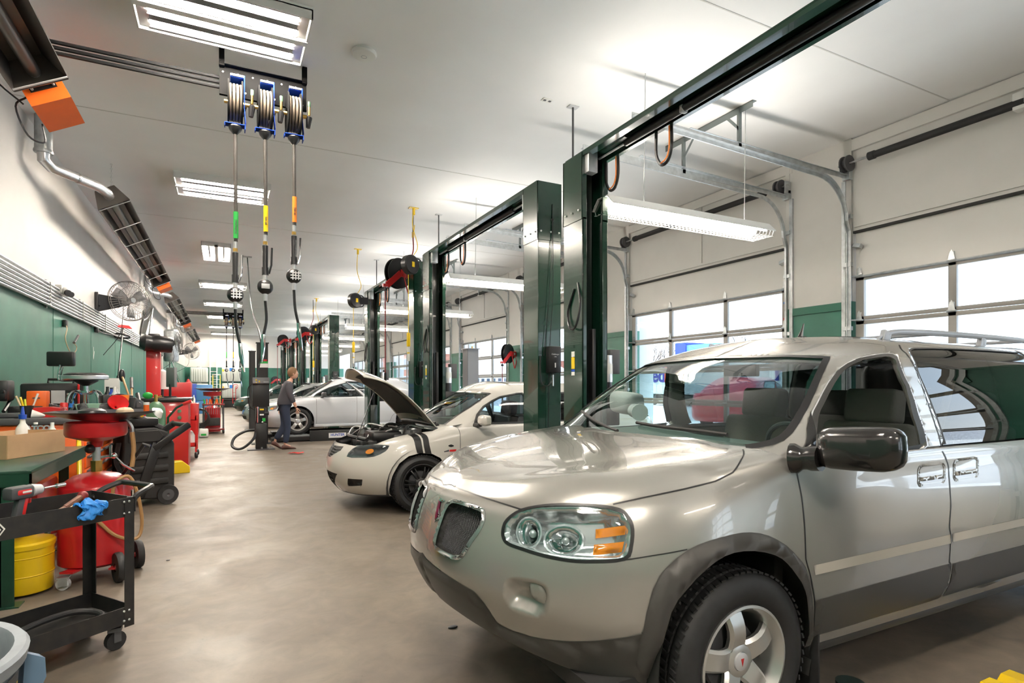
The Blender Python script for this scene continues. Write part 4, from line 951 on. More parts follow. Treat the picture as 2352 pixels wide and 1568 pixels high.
def build_van():
    S, G, P = VS, VG, van
    BELT = .735; vt = S.vk[-1]
    head = crv(S.pix(Z2([(612, 660), (635, 605), (720, 548), (850, 522), (1000, 516), (1150, 524), (1290, 550), (1345, 600), (1366, 665), (1358, 760), (1325, 826), (1150, 842), (1000, 836), (850, 808), (720, 768), (640, 738), (615, 705)])), 3)
    hood_f = S.pix(Z2([(220, 358), (300, 393), (400, 437), (560, 492), (715, 541)]))
    hood_s = S.pix([(1230, 1160), (1308, 1154), (1358, 1155), (1408, 1158), (1521, 1133.6), (1600, 1116), (1643, 1105), (1683, 1085), (1701, 1057), (1706, 1032)])
    cow = S.top([(1.33, .80), (1.17, .60), (1.07, .35), (1.03, .12)]); su = S.top([(1.02, .02)])[0][0]
    hood = [(0, hood_f[0][1] + .004)] + hood_f + hood_s + cow + [(su, vt), (0, vt)]
    # wheel openings
    arch_px = Z4([(230, 1403), (290, 1220), (350, 1000), (430, 880), (550, 755), (650, 684), (760, 655), (880, 662), (980, 700), (1060, 790), (1110, 880), (1128, 1000), (1132, 1130)])
    arch = S.pix(arch_px); arch = [(arch[0][0] + .015, -.1)] + [(arch[0][0] + .01, 0)] + arch + [(arch[-1][0] + .01, 0), (arch[-1][0] + .01, -.1)]
    arch = crv(arch[2:-2], 3, False); arch = [(arch[0][0] - .012, -.1)] + arch + [(arch[-1][0] + .004, -.1)]
    rx = 4.06; ra = [(rx + .41 * cos(a), .36 + .43 * sin(a)) for a in [pi * (1 - i / 14) for i in range(15)]]; rarch = S.side([(x, max(z, .32)) for x, z in ra]); rarch = [(rarch[0][0], -.1)] + rarch + [(rarch[-1][0], -.1)]
    grille = crv(S.pix(Z2([(262, 545), (292, 500), (335, 492), (470, 535), (494, 572), (480, 640), (420, 730), (372, 808), (340, 828), (290, 818), (210, 768), (203, 735), (235, 620)])), 3)
    fog = crv(S.pix(Z2([(604, 1000), (622, 952), (680, 935), (800, 950), (868, 990), (886, 1040), (882, 1120), (858, 1172), (800, 1188), (700, 1165), (628, 1115), (603, 1055)])), 3)
    d1 = S.pix(Z4([(1008, 40), (1030, 80), (1060, 200), (1090, 350), (1105, 500), (1112, 700), (1140, 800), (1162, 930), (1165, 1000), (1150, 1125)]))
    d2 = S.pix([(2164, 1036), (2178.5, 1071), (2183, 1140), (2184, 1162), (2180, 1210), (2184, 1227), (2180, 1289), (2184, 1296), (2177, 1336), (2159, 1368)])
    s_rk = lambda p: p
    belt0 = d1[0]
    def vb(x): return sz(S, x, .352)[1]
    door1 = [(d1[0][0], BELT)] + d1 + [d2[-1]] + d2[::-1] + [(d2[0][0], BELT)]
    s3 = sz(S, 3.55, .8)[0]
    door2 = [(d2[0][0], BELT)] + d2 + [(s3, d2[-1][1]), (s3, BELT)]
    outer = [(0, 0), (S.S, 0), (S.S, BELT)] + [(d1[0][0] - .02, BELT)] + cow + [(su, vt), (0, vt)]
    bump_top = S.pix([(1436, 1285), (1500, 1275), (1578, 1261)])
    clad_top = S.pix(Z2([(150, 830), (300, 945), (440, 1030), (500, 1100), (570, 1210), (640, 1250), (800, 1300), (1000, 1322), (1250, 1308), (1440, 1272)]))
    c0 = clad_top[0]
    uv, fs = tris([outer, head, hood, arch, rarch, grille, fog, door1, door2], .034)
    hl = [head, arch, rarch, grille, fog]; grp = {'hood': [], 'front_door': [], 'sliding_door': [], 'body_shell': []}
    for f in fs:
        c = cent(uv, f)
        if not inpoly(c, outer) or any(inpoly(c, q) for q in hl): continue
        k = 'hood' if inpoly(c, hood) else 'front_door' if inpoly(c, door1) else 'sliding_door' if inpoly(c, door2) else 'body_shell'
        grp[k].append(f)
    ob = {k: emit(S, k, 'van_paint', P, uv, v) for k, v in grp.items()}
    fd, sd, hd = ob['front_door'], ob['sliding_door'], ob['hood']
    m = MB().use('black')
    seam(S, m, [(0, hood_f[0][1] + .004)] + hood_f, .006); seam(S, m, hood_s[3:], .006); seam(S, m, d1, .007); seam(S, m, d2, .008); seam(S, m, bump_top, .004); seam(S, m, [(s3, .2), (s3, BELT)], .006)
    m.build('panel_seam', None, P, fixn=False)
    # lower cladding: bumper, arches, doors, sill
    ai = S.pix(arch_px)
    bl = [(0, .0)] + [(ai[0][0] - .09 * 0 - .0, 0)]
    ao = S.pix(Z4([(190, 1110), (245, 870), (330, 740), (440, 650), (560, 598), (700, 560), (800, 548), (900, 567), (1000, 622), (1070, 692), (1110, 745), (1138, 830), (1150, 930), (1155, 1130)]))
    bl = [(0, .004), (0, c0[1] + .015)] + clad_top + [(ai[0][0], ao[0][1]), (arch[1][0], .004)]
    patch(S, 'bumper_cladding', 'van_clad', P, bl, .035, .002, .012, .03)
    ar = crv(ao, 2, False) + [(ao[-1][0], .004), (ai[-1][0], .004)] + crv(ai[::-1], 2, False) + [(ai[0][0] - .06, .1)]
    patch(S, 'arch_flare', 'van_clad', P, ar, .03, .003, .018, .03)
    rin = rarch[1:-1]; rout = S.side([(rx + .49 * cos(a), max(.32, .36 + .51 * sin(a))) for a in [pi * (1 - i / 14) for i in range(15)]])
    patch(S, 'arch_flare', 'van_clad', P, rout + rin[::-1], .04, .003, .018, .03)
    dl = S.pix([(1871.6, 1378.4), (2040, 1332), (2180, 1294)]); dlb = S.pix([(2157, 1370), (1960, 1433), (1866, 1461)])
    patch(S, 'door_cladding', 'van_clad', fd, dl + S.pix([(2177, 1336)]) + dlb, .03, .002, .012, .012)
    q0 = S.pix([(2188, 1293.5), (2182, 1336), (2164, 1369)]); zt, zb = q0[0][1], q0[2][1]
    sA = sz(S, 3.54, .8)[0]
    patch(S, 'door_cladding', 'van_clad', sd, [q0[0], (sA, zt), (sA, zb), q0[2], q0[1]], .035, .002, .012, .012)
    pm = S.pix([(1868, 1298), (1872, 1320), (2183, 1247.5), (2182, 1227)]); patch(S, 'door_moulding', 'van_mould', fd, pm, .02, .002, .02, .012)
    p2 = S.pix([(2188, 1224.6), (2188, 1244)]); patch(S, 'door_moulding', 'van_mould', sd, [p2[0], (sA, p2[0][1]), (sA, p2[1][1]), p2[1]], .02, .002, .02, .012)
    # sill under the doors
    a0, a1 = d1[-1][0] + .02, sz(S, 3.6, .5)[0]
    for sg in (1, -1): MB().use('van_clad').bar(S.w(V((1.40, .80 * sg, .29))), S.w(V((3.62, .80 * sg, .29))), .07, .05, ch=.012).build('sill', None, P)
    # head lamp: bright bowl, inner lamps, amber reflectors, clear cover
    bk = patch(S, 'headlight', 'lens_bowl', P, head, .02, .0, -.075, .045)
    ring(S, 'lamp_surround', 'black', bk, grow(head, -.003), .014, .001, None, .02)
    for nm, pts in (('turn_signal', [(1368, 1214), (1441, 1205), (1438, 1227), (1368, 1235)]), ('side_marker', [(1364, 1250), (1436, 1243), (1430, 1268), (1362, 1275)])):
        patch(S, nm, 'lens_amber', bk, S.pix(pts), .015, -.02, .012, .01)
    def inner(cu, cv, ru, rv, d, nm):
        c = S.pix([(cu, cv)])[0]; poly = S.pix([(cu + ru * cos(a), cv + rv * sin(a)) for a in [2 * pi * i / 20 for i in range(20)]])
        patch(S, nm, 'chrome', bk, poly, .012, -.018, -.05, min(ru, rv) / 600 * .9); ring(S, 'lamp_bezel', 'satin', bk, poly, .007, -.016, .006, .015)
        for sg in (1, -1):
            pp = S.loc(*c); n = S.nrm(*c); pp = pp - n * .055
            MB().use('lens_clear').ball(S.w(V((pp.x, pp.y * sg, pp.z))), .016, 8).build('bulb', None, bk)
    inner(1211, 1221, 27, 34, .05, 'reflector'); inner(1293, 1240, 44, 34, .05, 'reflector')
    patch(S, 'lamp_cover', 'clear', bk, head, .025, .001, .007, .03)
    # grille openings, chrome rings and mesh
    gb = patch(S, 'grille', 'black_matt', P, grille, .02, -.004, -.07, .03)
    ring(S, 'chrome_ring', 'alu', gb, grow(grille, -.012), .020, .002, .012, .012)
    us = [p[0] for p in grille]; vs_ = [p[1] for p in grille]; u0, u1, v0, v1 = min(us), max(us), min(vs_), max(vs_)
    for sg in (1, -1):
        gm = MB().use('dark_grey')
        for fam in (1, -1):
            for i in range(-26, 42):
                pts = []
                for j in range(34):
                    v = v0 + (v1 - v0) * j / 33; u = u0 + i * .0125 + fam * (v - v0) * .75 + (0 if fam > 0 else .12)
                    if u0 - .01 < u < u1 + .01 and inpoly((u, v), grille): p = S.loc(u, v) - S.nrm(u, v) * .03; pts.append(S.w(V((p.x, p.y * sg, p.z))))
                if len(pts) > 1: gm.tube([pts[0], pts[len(pts) // 2], pts[-1]] if len(pts) > 2 else pts, .0021, 4, cap=False)
        gm.build('mesh_insert', None, gb if sg > 0 else FAR.get(gb.name, gb))
    fo = patch(S, 'fog_lamp_recess', 'van_paint', P, fog, .02, 0, -.05, .05)
    fl = crv(S.pix(Z2([(742, 970), (800, 966), (862, 1000), (876, 1040), (872, 1110), (855, 1135), (790, 1110), (748, 1075), (738, 1015)])), 3)
    patch(S, 'fog_lamp', 'fog_glass', fo, fl, .015, -.035, .02, .015)
    # emblem, a slim arrowhead
    e0 = S.pix(Z2([(236, 470), (268, 490), (244, 500), (232, 600), (205, 618), (222, 520)])); em = patch(S, 'emblem', 'chrome', P, e0, .01, .003, .006, .004, both=False)
    patch(S, 'emblem_inlay', 'emblem_red', em, S.pix(Z2([(240, 492), (246, 500), (228, 590), (214, 600), (230, 520)])), .01, .010, both=False)
    # handles
    for dr, cu, cv, a, b in ((fd, 2139, 1090, 31, 26), (sd, 2218, 1077, 28, 26)):
        o = S.pix([(cu + a * max(-1, min(1, 1.25 * cos(t))), cv - 5 * cos(t) + b * max(-1, min(1, 1.25 * sin(t)))) for t in [2 * pi * i / 24 for i in range(24)]])
        hp = patch(S, 'handle_recess', 'van_paint', dr, grow(o, -.010), .012, .004, -.028, .02); ring(S, 'handle_surround', 'van_paint', hp, grow(o, -.010), .012, .002, .006, .012)
        g = S.pix([(cu - a * .75, cv + 6), (cu + a * .85, cv - 1), (cu + a * .85, cv + 8), (cu - a * .75, cv + 15)]); g = [(p[0], p[1]) for p in g]
        patch(S, 'door_handle', 'van_paint', dr, g, .012, .006, .022, .010, thick=.012)
    # ---- greenhouse
    ws = G.pix(Z3([(1000, 607), (1130, 583), (1210, 530), (1280, 420), (1340, 290), (1395, 172)])); wt = G.pix([(1807, 818), (1713, 820), (1665, 821)])
    wb = G.pix([(1640, 1028), (1560, 1022), (1480, 1014)]); vb_ = .06
    wind = [(0, vb_)] + [(wb[0][0] * .5, vb_)] + wb[:1] + crv(ws, 2, False) + wt + [(0, wt[-1][1])]
    wind = [(0, .045), (.5, .045)] + crv(ws, 2, False) + wt + [(0, wt[-1][1] + .003)]
    fg = crv(G.pix([(1866, 960), (1880, 927), (1905, 880), (1932, 846), (1965, 827), (2000, 818), (2038, 813), (2056, 818), (2064, 832), (2086, 884), (2108, 957), (2124, 1012), (2122, 1026), (2077, 1036), (1990, 1048), (1900, 1056), (1866, 1055), (1858, 1020)]), 2)
    g2 = G.pix([(2091, 803), (2115, 800), (2186, 801), (2242, 808), (2280, 820), (2308, 846)]); g2b = G.pix([(2304, 1010), (2233, 1019), (2183, 1025), (2171, 1018), (2157, 976), (2124, 891), (2097, 822)])
    e1 = G.side([(3.02, 1.46), (3.10, 1.30), (3.14, 1.16)])
    vlo = g2b[2][1]; vhi = g2[2][1]
    sq0 = sz(G, 3.50, 1.3)[0]
    rg = g2[:3] + [(sq0 - .10, vhi), (sq0 - .03, vhi - .06), (sq0, vlo + .05), (sq0 - .02, vlo)] + [(g2b[2][0], vlo)] + g2b[3:]
    rg = crv(rg, 2)
    q1 = sz(G, 3.66, 1.3)[0]; q2 = sz(G, 4.55, 1.3)[0]; qg = crv([(q1, vlo), (q1, vlo + .2), (q1 + .03, vhi - .01), (q2 - .2, vhi - .01), (q2 - .08, vhi - .05), (q2, vlo + .03), (q2 - .03, vlo)], 2)
    go = [(0, 0.02), (G.S, .02), (G.S, G.Vm), (0, G.Vm)]
    uv, fs = tris([go, wind, fg, rg, qg], .036); fs = [f for f in fs if inpoly(cent(uv, f), go) and not any(inpoly(cent(uv, f), q) for q in (wind, fg, rg, qg))]
    roof = emit(G, 'roof_and_pillars', 'van_paint', P, uv, fs, thick=.03)
    patch(G, 'windshield', 'car_glass', P, wind, .05, -.004)
    wsl = [p for p in wind if p[0] > .45 or p[1] > .5]
    m = MB().use('black'); seam(G, m, wsl[1:], .03, .003); m.build('windshield_seal', None, P, fixn=False)
    patch(G, 'rear_side_window', 'dark_glass', sd, rg, .05, -.003); ring(G, 'window_seal', 'trim_dark', sd, grow(rg, -.006), .012, .001, None, .03)
    patch(G, 'quarter_window', 'dark_glass', P, qg, .05, -.003)
    ring(G, 'window_seal', 'trim_dark', fd, grow(fg, -.022), .030, .002, None, .03); ring(G, 'window_trim', 'satin', fd, grow(fg, .004), .006, .002, .004, .02)
    m = MB().use('black'); dr = G.pix([(1835, 1000), (1862, 935), (1900, 868), (1935, 830), (1975, 808), (2030, 800), (2052, 797)]); seam(G, m, G.pix([(2065, 792), (2080, 810), (2105, 851), (2129, 920), (2148, 976), (2163, 1030)]), .008)
    sqm = sz(G, 3.58, 1.3)[0]; seam(G, m, [(sqm, .05), (sqm, vhi + .05)], .006); m.build('panel_seam', None, P, fixn=False)
    # roof rails, antenna, wipers, mirror
    for sg in (1, -1):
        def T(x, y, z): return S.w(V((x, y * sg, z)))
        r = MB().use('rail_grey'); zz = 1.60
        r.tube([T(2.22, .60, zz + .0), T(2.36, .60, zz + .065), T(2.6, .60, zz + .085), T(3.2, .60, zz + .088), T(3.9, .60, zz + .078), T(4.4, .60, zz + .04), T(4.52, .60, zz - .01)], [.008, .016, .017, .017, .017, .016, .008], 10, sm=4)
        for x in (2.33, 3.3, 4.35): r.bar(T(x - .1, .60, zz + .012), T(x + .09, .60, zz + .018), .045, .035, ch=.01); r.bar(T(x, .60, zz), T(x + .03, .60, zz + .08), .03, .06, ch=.01)
        r.build('roof_rail', None, P)
    for x in (2.75, 3.9): MB().use('rail_grey').bar(S.w(V((x, -.6, 1.68))), S.w(V((x, .6, 1.68))), .05, .02, ch=.006).build('cross_bar', None, P)
    b = G.top([(2.45, .04)])[0]; pb = G.loc(*b); pb = S.w(pb)
    MB().use('black').ball(pb + V((0, 0, .0)), .05, 10, (1.2, .55, .45)).tube([pb + V((-.02, 0, .015)), pb + V((-.005, 0, .05)), pb + V((.012, 0, .10))], [.016, .009, .004], 8).build('antenna', None, P)
    m = MB().use('black_matt')
    for y0_, y1_ in ((.62, .05), (-.02, -.60)):
        pts = []
        for i in range(6):
            y = y0_ + (y1_ - y0_) * i / 5; x = 1.07 + .17 * (abs(y) / .8) ** 2 + .014 * i
            p = G.loc(*G.hit(V((x, abs(y), 3)), V((0, 0, -1)))); pts.append(S.w(V((p.x, y, p.z + .014))))
        m.tube(pts, .009, 6)
    m.build('wiper', None, P)
    c = MB().use('trim_dark')
    c.grid(lambda a, b: S.w(V((.99 + .13 * b + .26 * (abs(a - .5) * 2) ** 2.2, (a - .5) * 1.62, 1.115 - .03 * b))), 24, 3); c.build('cowl_panel', None, P, fixn=False)
    # side mirrors
    for sg in (1, -1):
        if sg > 0:
            cpx = py(1968, 1030, VYC - 1.10)
            cx_ = (cpx.x - VX, 1.10, cpx.z)
        if sg < 0: cx_ = (1.88, 1.0, cx_[2] + .10)
        def T(x, y, z): return S.w(V((cx_[0] + x, (cx_[1] + y) * sg, cx_[2] + z)))
        mi = MB().use('mirror_black' if sg > 0 else 'light_grey')
        bm_v = []; n = 20
        for j in range(9):
            f = j / 8; t = -.062 + .125 * f; sc = sin(pi * (.14 + .80 * f)) ** .55 if f < 1 else .7; sc = [.55, .80, .92, .98, 1, 1, .99, .97, .93][j]
            for i in range(n):
                a = 2 * pi * i / n; ca, sa = cos(a), sin(a); e = .42; yy = .155 * math.copysign(abs(ca) ** e, ca) * sc; zz = .083 * math.copysign(abs(sa) ** .5, sa) * sc * (1 - .16 * (ca > 0) * 0)
                bm_v.append(T(t, yy + .0, zz + .01 * (yy / .155)))
        mi.add(bm_v, [(j * n + i, j * n + (i + 1) % n, (j + 1) * n + (i + 1) % n, (j + 1) * n + i) for j in range(8) for i in range(n)] + [tuple(range(n)), tuple(range(8 * n, 9 * n))[::-1]])
        mi.tube([T(-.02, -.13, -.05), T(-.03, -.18, -.055), T(-.05, -.235, -.06)], [.05, .045, .06], 14, sm=3)
        mm = mi.build('side_mirror', None, fd if sg > 0 else P, ang=50)
        MB().use('chrome').add([T(.0635, .13 * a, .065 * b) for a, b in ((-1, -.9), (-1, .9), (-.8, 1), (.85, 1), (1, .8), (1, -.8), (.85, -1), (-.8, -1))], [tuple(range(8))]).build('mirror_glass', None, mm, fixn=False)
        sl = G.pix([(1862, 945), (1868, 968), (1872, 1010), (1872, 1060), (1853, 1066), (1847, 1025), (1852, 985)])
        if sg > 0: patch(G, 'mirror_sail', 'mirror_black', fd, sl, .02, .004, .006, .01)
    # wheels and dark wheel housings
    for x in (.98, 4.06):
        for sg in (1, -1): wheel(P, S.w(V((x, .885 * sg, .345))), .345, .215, .215, -sg, 5, rm='rim_silver', rot=R(97) if x < 2 else .3, cap=True)
        for sg in (1, -1):
            q = MB().use('black_matt'); n = 14
            q.grid(lambda a, b: S.w(V((x + .41 * cos(pi * (1.12 - 1.24 * a)), (.87 - .42 * b) * sg, .36 + .42 * sin(pi * (1.12 - 1.24 * a))))), 20, 3)
            q.add([S.w(V((x + .42 * cos(a), .45 * sg, .36 + .43 * sin(a)))) for a in [pi * i / 10 for i in range(11)]] + [S.w(V((x - .42, .45 * sg, .2))), S.w(V((x + .42, .45 * sg, .2)))][0:0], [tuple(range(11))]); q.build('wheel_housing', None, P, fixn=False)
            MB().use('black').prism([(0, 0), (.05, .02), (.06, -.34), (-.0, -.36)], S.w(V((x + .40, .72 * sg if sg > 0 else -.9, .50))), (0, -1, 0), (0, 0, 1), .0) if False else MB().use('rubber').box(S.w(V((x + .405, .80 * sg, .27))), (.012, .20, .36), ch=.004).build('mud_flap', None, P)
    # underbody, firewall
    MB().use('black_matt').box2(S.w(V((.35, .80, .30))), S.w(V((4.9, -.80, .36)))).box2(S.w(V((.55, .44, .32))), S.w(V((1.25, -.44, .9)))).box2(S.w(V((1.22, .82, .3))), S.w(V((1.27, -.82, 1.04)))).build('underbody', None, P)
    # interior
    ip = MB().use('dash_grey'); ip.grid(lambda a, b: S.w(V((1.16 + .60 * b + .10 * sin(pi * a), (a - .5) * 1.6, 1.085 + .05 * b * (1 - b) * 4 * .5 + (.05 * math.exp(-((a - .25) / .12) ** 2) * (b > .4) * b) - .1 * max(0, b - .75) * 4))), 24, 12)
    ip.box(S.w(V((1.85, 0, .80))), (.22, 1.55, .42), ch=.05); ip.build('dashboard', None, P, fixn=False, ang=60)
    sw = MB().use('trim_dark'); c = S.w(V((1.98, .36, 1.02))); ax = (S.w(V((1.6, .36, .86))) - c).normalized(); sw.lathe([(.185 + .014 * cos(a), .014 * sin(a)) for a in [2 * pi * i / 8 for i in range(9)]], c, ax, 32); sw.cyl(c - ax * .0, c + ax * .3, .04, n=12); sw.cyl(c + ax * .01, c - ax * .02, .07, n=16)
    for a in (0, 2.1, 4.2): u = ax.orthogonal().normalized(); u.rotate(Matrix.Rotation(a, 3, ax)); sw.bar(c, c + u * .18, .03, .015)
    sw.build('steering_wheel', None, P)
    for y in (.38, -.38): car_seat(P, S, 2.25, y, 'seat_tan', .66)
    for y in (.42, -.42): car_seat(P, S, 3.15, y, 'seat_tan', .64)
    MB().use('trim_dark').box2(S.w(V((1.3, .84, .36))), S.w(V((4.9, -.84, .42)))).build('cabin_floor', None, P)
    for sg in (1, -1): MB().use('seat_tan').grid(lambda a, b: S.w(V((1.5 + 3.4 * a, (.845 - .02 * b) * sg, .42 + .65 * b))), 6, 3).build('door_lining', None, P, fixn=False)
    MB().use('trim_dark').box(S.w(V((1.96, 0, 1.48))), (.03, .24, .07), ch=.012).build('rear_view_mirror', None, P)
    bl_ = MB().use('tan').tube([S.w(V((2.78, .70, 1.42))), S.w(V((2.74, .66, 1.15))), S.w(V((2.7, .62, .7)))], .02, 6).build('seat_belt', None, P)
dm('lens_bowl', (.85, .85, .86), .18, .8)
dm('fog_glass', (.25, .245, .22), .12, .3, coat=1)
dm('emblem_red', (.30, .03, .10), .25, .6)
dm('rail_grey', (.30, .32, .35), .35, .3)
dm('mirror_black', (.014, .013, .013), .2, coat=.4)
dm('rim_silver', (.60, .595, .58), .32, .75)
build_van()
# ---------------------------------------------------------------- white hatchback with its hood up, white sedan on the ramp
dm('hatch_paint', (.62, .60, .555), .25, coat=1.0)
dm('sedan_paint', (.62, .64, .67), .25, coat=1.0)
dm('silver_paint', (.45, .47, .48), .25, .5, coat=1.0)
dm('insul', (.045, .04, .038), .8, bump=.5, bscale=25)
dm('under_cream', (.62, .56, .48), .4)
def Zh(pts): return Z2(pts, 730, 780, 3.734)
def levels(xr, zt, wk=1.0, up=0):
    f = lambda p: [(a, b * wk) for a, b in p]; g = lambda p: [(a, b + up) for a, b in p]
    return [
     dict(xf=.13, w=f([(0, .80), (5, .83)]), z=g([(0, .19), (.6, .19), (5, .19)]), xr=xr - .1, lc=.8),
     dict(xf=.05, w=f([(0, .84), (5, .86)]), z=g([(0, .28), (5, .28)]), xr=xr, lc=.8),
     dict(xf=.0, w=f([(0, .87), (5, .875)]), z=g([(0, .41), (5, .42)]), xr=xr, lc=.8),
     dict(xf=.01, w=f([(0, .87), (5, .88)]), z=g([(0, .54), (5, .58)]), xr=xr, lc=.8),
     dict(xf=.06, w=f([(0, .85), (1, .865), (5, .87)]), z=g([(0, .65), (.5, .68), (1.2, .73), (5, .75)]), xr=xr - .02, lc=.8),
     dict(xf=.12, w=f([(0, .79), (.8, .825), (1.4, .855), (5, .85)]), z=g([(0, .72), (.5, .79), (1.2, .85), (2, .87), (5, .90)]), xr=xr - .05, lc=.8),
     dict(xf=.20, w=f([(0, .60), (.6, .66), (1.1, .72), (1.5, .80), (2, .82), (5, .82)]), z=g([(.15, .755), (.5, .83), (1.1, .90), (1.5, .925), (2.5, .95), (5, 1.0)]), xr=xr - .1, lc=.75),
     dict(xf=.24, w=f([(0, .35), (5, .5)]), z=g([(.2, .77), (.5, .85), (1.1, .935), (1.6, .98), (5, 1.06)]), xr=xr - .15, lc=.75),
     dict(xf=.25, w=[(0, 0), (5, 0)], z=g([(.2, .775), (.5, .86), (1.1, .945), (1.6, .99), (5, 1.08)]), xr=xr - .15, lc=.75)]
def glevels(x0, x1, xr0, xr1, up=0, hz=1.40, b=.91):
    L = []; n = 7
    for i, (t, w, z) in enumerate(((0, .81, b - .06), (.12, .80, b), (.42, .76, b + (hz - .13 - b) * .42), (.74, .69, b + (hz - .13 - b) * .80), (1.0, .615, hz - .10), (1.16, .53, hz - .045), (1.30, .36, hz - .012), (1.38, .18, hz - .002), (1.42, .0, hz))):
        rt = min(t, 1.1)
        L.append(dict(xf=x0 + (x1 - x0) * t, lc=.42 if i < 5 else .36, n=2.6, w=[(0, w), (5, w)], z=[(0, z + up), (1.6, z + up), (5, z + up - .02 * (i > 3))], xr=xr0 + (xr1 - xr0) * rt, lr=.3))
    return L
GK = [0, .08, .25, .44, .60, .71, .89, 1.07, 1.25]; BK = [0, .11, .25, .41, .53, .63, .76, 1.06, 1.38]
def car_common(P, S, G, paint, wheels, r, rim, wd, hole_hood, head, arch, rarch, extra, d1x, d2x, d3x, fwin, rwin, qwin, wind, rm, sp, raise_, seatm, vb, style='five', belt=.735, ymul=.855, bowl='lens_bowl'):
    vt = S.vk[-1]; cow = S.top([(1.26, .70), (1.16, .5), (1.10, .28), (1.07, .10)]); su = S.top([(1.06, .015)])[0][0]
    outer = [(0, 0), (S.S, 0), (S.S, belt), (cow[0][0] + .05, belt)] + cow + [(su, vt), (0, vt)]
    dl = [sz(S, x, .55 + raise_)[0] for x in (d1x, d2x, d3x)]
    d1 = [(dl[0], .10), (dl[0], belt), (dl[1], belt), (dl[1], .10)]; d2 = [(dl[1], .10), (dl[1], belt), (dl[2], belt), (dl[2] - .02, .4), (dl[2] - .16, .25), (dl[2] - .22, .10)]
    sr = sz(S, d3x + .55, .55 + raise_)[0]
    uv, fs = tris([outer, head, arch, rarch, hole_hood, d1, d2] + extra, .05); grp = {'hood': [], 'front_door': [], 'rear_door': [], 'body_shell': []}
    for f in fs:
        c = cent(uv, f)
        if not inpoly(c, outer) or any(inpoly(c, q) for q in [head, arch, rarch] + extra): continue
        k = 'hood' if inpoly(c, hole_hood) else 'front_door' if inpoly(c, d1) else 'rear_door' if inpoly(c, d2) else 'body_shell'
        grp[k].append(f)
    ob = {k: emit(S, k, paint, P, uv, v) for k, v in grp.items() if v and not (k == 'hood' and vb == 'open')}
    m = MB().use('black'); seam(S, m, [(dl[0], .10), (dl[0], belt)], .006); seam(S, m, [(dl[1], .10), (dl[1], belt)], .006); seam(S, m, d2[2:], .006)
    if vb != 'open': seam(S, m, hole_hood[1:-2], .005)
    seam(G, m, [(q[0], q[1]) for q in wind if q[0] > .3], .03, .002)
    m.build('panel_seam', None, P, fixn=False)
    go = [(0, 0.02), (G.S, .02), (G.S, G.Vm), (0, G.Vm)]; hs = [wind, fwin, rwin] + ([qwin] if qwin else [])
    uv, fs = tris([go] + hs, .05); fs = [f for f in fs if inpoly(cent(uv, f), go) and not any(inpoly(cent(uv, f), q) for q in hs)]
    emit(G, 'roof_and_pillars', paint, P, uv, fs, thick=.03)
    patch(G, 'windshield', 'car_glass', P, wind, .07, -.003)
    for dr, w_ in ((ob['front_door'], fwin), (ob['rear_door'], rwin)): patch(G, 'side_window', 'side_glass', dr, w_, .06, -.003); ring(G, 'window_seal', 'trim_dark', dr, grow(w_, -.015), .028, .003, None, .05)
    bk = patch(S, 'headlight', bowl, P, head, .03, 0, -.05, .04); patch(S, 'turn_signal', 'lens_amber', bk, [(head_c(head)[0] + .05 * cos(a), head_c(head)[1] + .025 * sin(a)) for a in [2 * pi * i / 10 for i in range(10)]], .02, -.02, .01, .01)
    patch(S, 'lamp_cover', 'clear', bk, head, .03, .002, .006, .03)
    for x in wheels:
        for sg in (1, -1):
            wheel(P, S.w(V((x, ymul * sg, r + raise_))), r, rim, wd, -sg, sp, style, rm, rot=.3)
            q = MB().use('black_matt').grid(lambda a, b: S.w(V((x + (r + .06) * cos(pi * (1.1 - 1.2 * a)), (.86 - .42 * b) * sg, r + raise_ + .01 + (r + .06) * sin(pi * (1.1 - 1.2 * a))))), 18, 2); q.add([S.w(V((x + (r + .06) * cos(a), .45 * sg, r + raise_ + (r + .06) * sin(a)))) for a in [pi * i / 10 for i in range(11)]], [tuple(range(11))]); q.build('wheel_housing', None, P, fixn=False)
    xr = S.rows[2][-1].x
    MB().use('black_matt').box2(S.w(V((.55, .70, .22 + raise_))), S.w(V((xr - .5, -.70, .26 + raise_)))).box2(S.w(V((1.12, .78, .26 + raise_))), S.w(V((1.16, -.78, .86 + raise_)))).build('underbody', None, P)
    MB().use('trim_dark').box2(S.w(V((1.2, .80, .27 + raise_))), S.w(V((xr - .5, -.80, .32 + raise_)))).build('cabin_floor', None, P)
    ip = MB().use('trim_dark'); ip.grid(lambda a, b: S.w(V((1.2 + .5 * b + .1 * sin(pi * a), (a - .5) * 1.46, .90 + raise_ + .05 * sin(pi * b) - .08 * max(0, b - .8) * 5))), 12, 6); ip.box(S.w(V((1.75, 0, .70 + raise_))), (.18, 1.4, .36), ch=.05); ip.build('dashboard', None, P, fixn=False)
    for y in (.36, -.36): car_seat(P, S, 2.15, y, seatm, .46 + raise_)
    for y in (.38, -.38): car_seat(P, S, 2.95, y, seatm, .46 + raise_)
    MB().use('trim_dark').box(S.w(V((1.9, 0, 1.24 + raise_))), (.03, .22, .06), ch=.01).build('rear_view_mirror', None, P)
    sw = MB().use('trim_dark').lathe([(.17 + .013 * cos(a), .013 * sin(a)) for a in [2 * pi * i / 8 for i in range(9)]], S.w(V((1.86, .36, .86 + raise_))), (-1, 0, -.4), 24).build('steering_wheel', None, P)
    return ob
def head_c(h): return (sum(p[0] for p in h) / len(h), sum(p[1] for p in h) / len(h))
def arch_uv(S, x, z, r, up):
    a = S.side([(x + r * cos(t), max(.22 + up, z + r * sin(t))) for t in [pi * (1 - i / 14) for i in range(15)]]); return [(a[0][0], -.1)] + a + [(a[-1][0], -.1)]
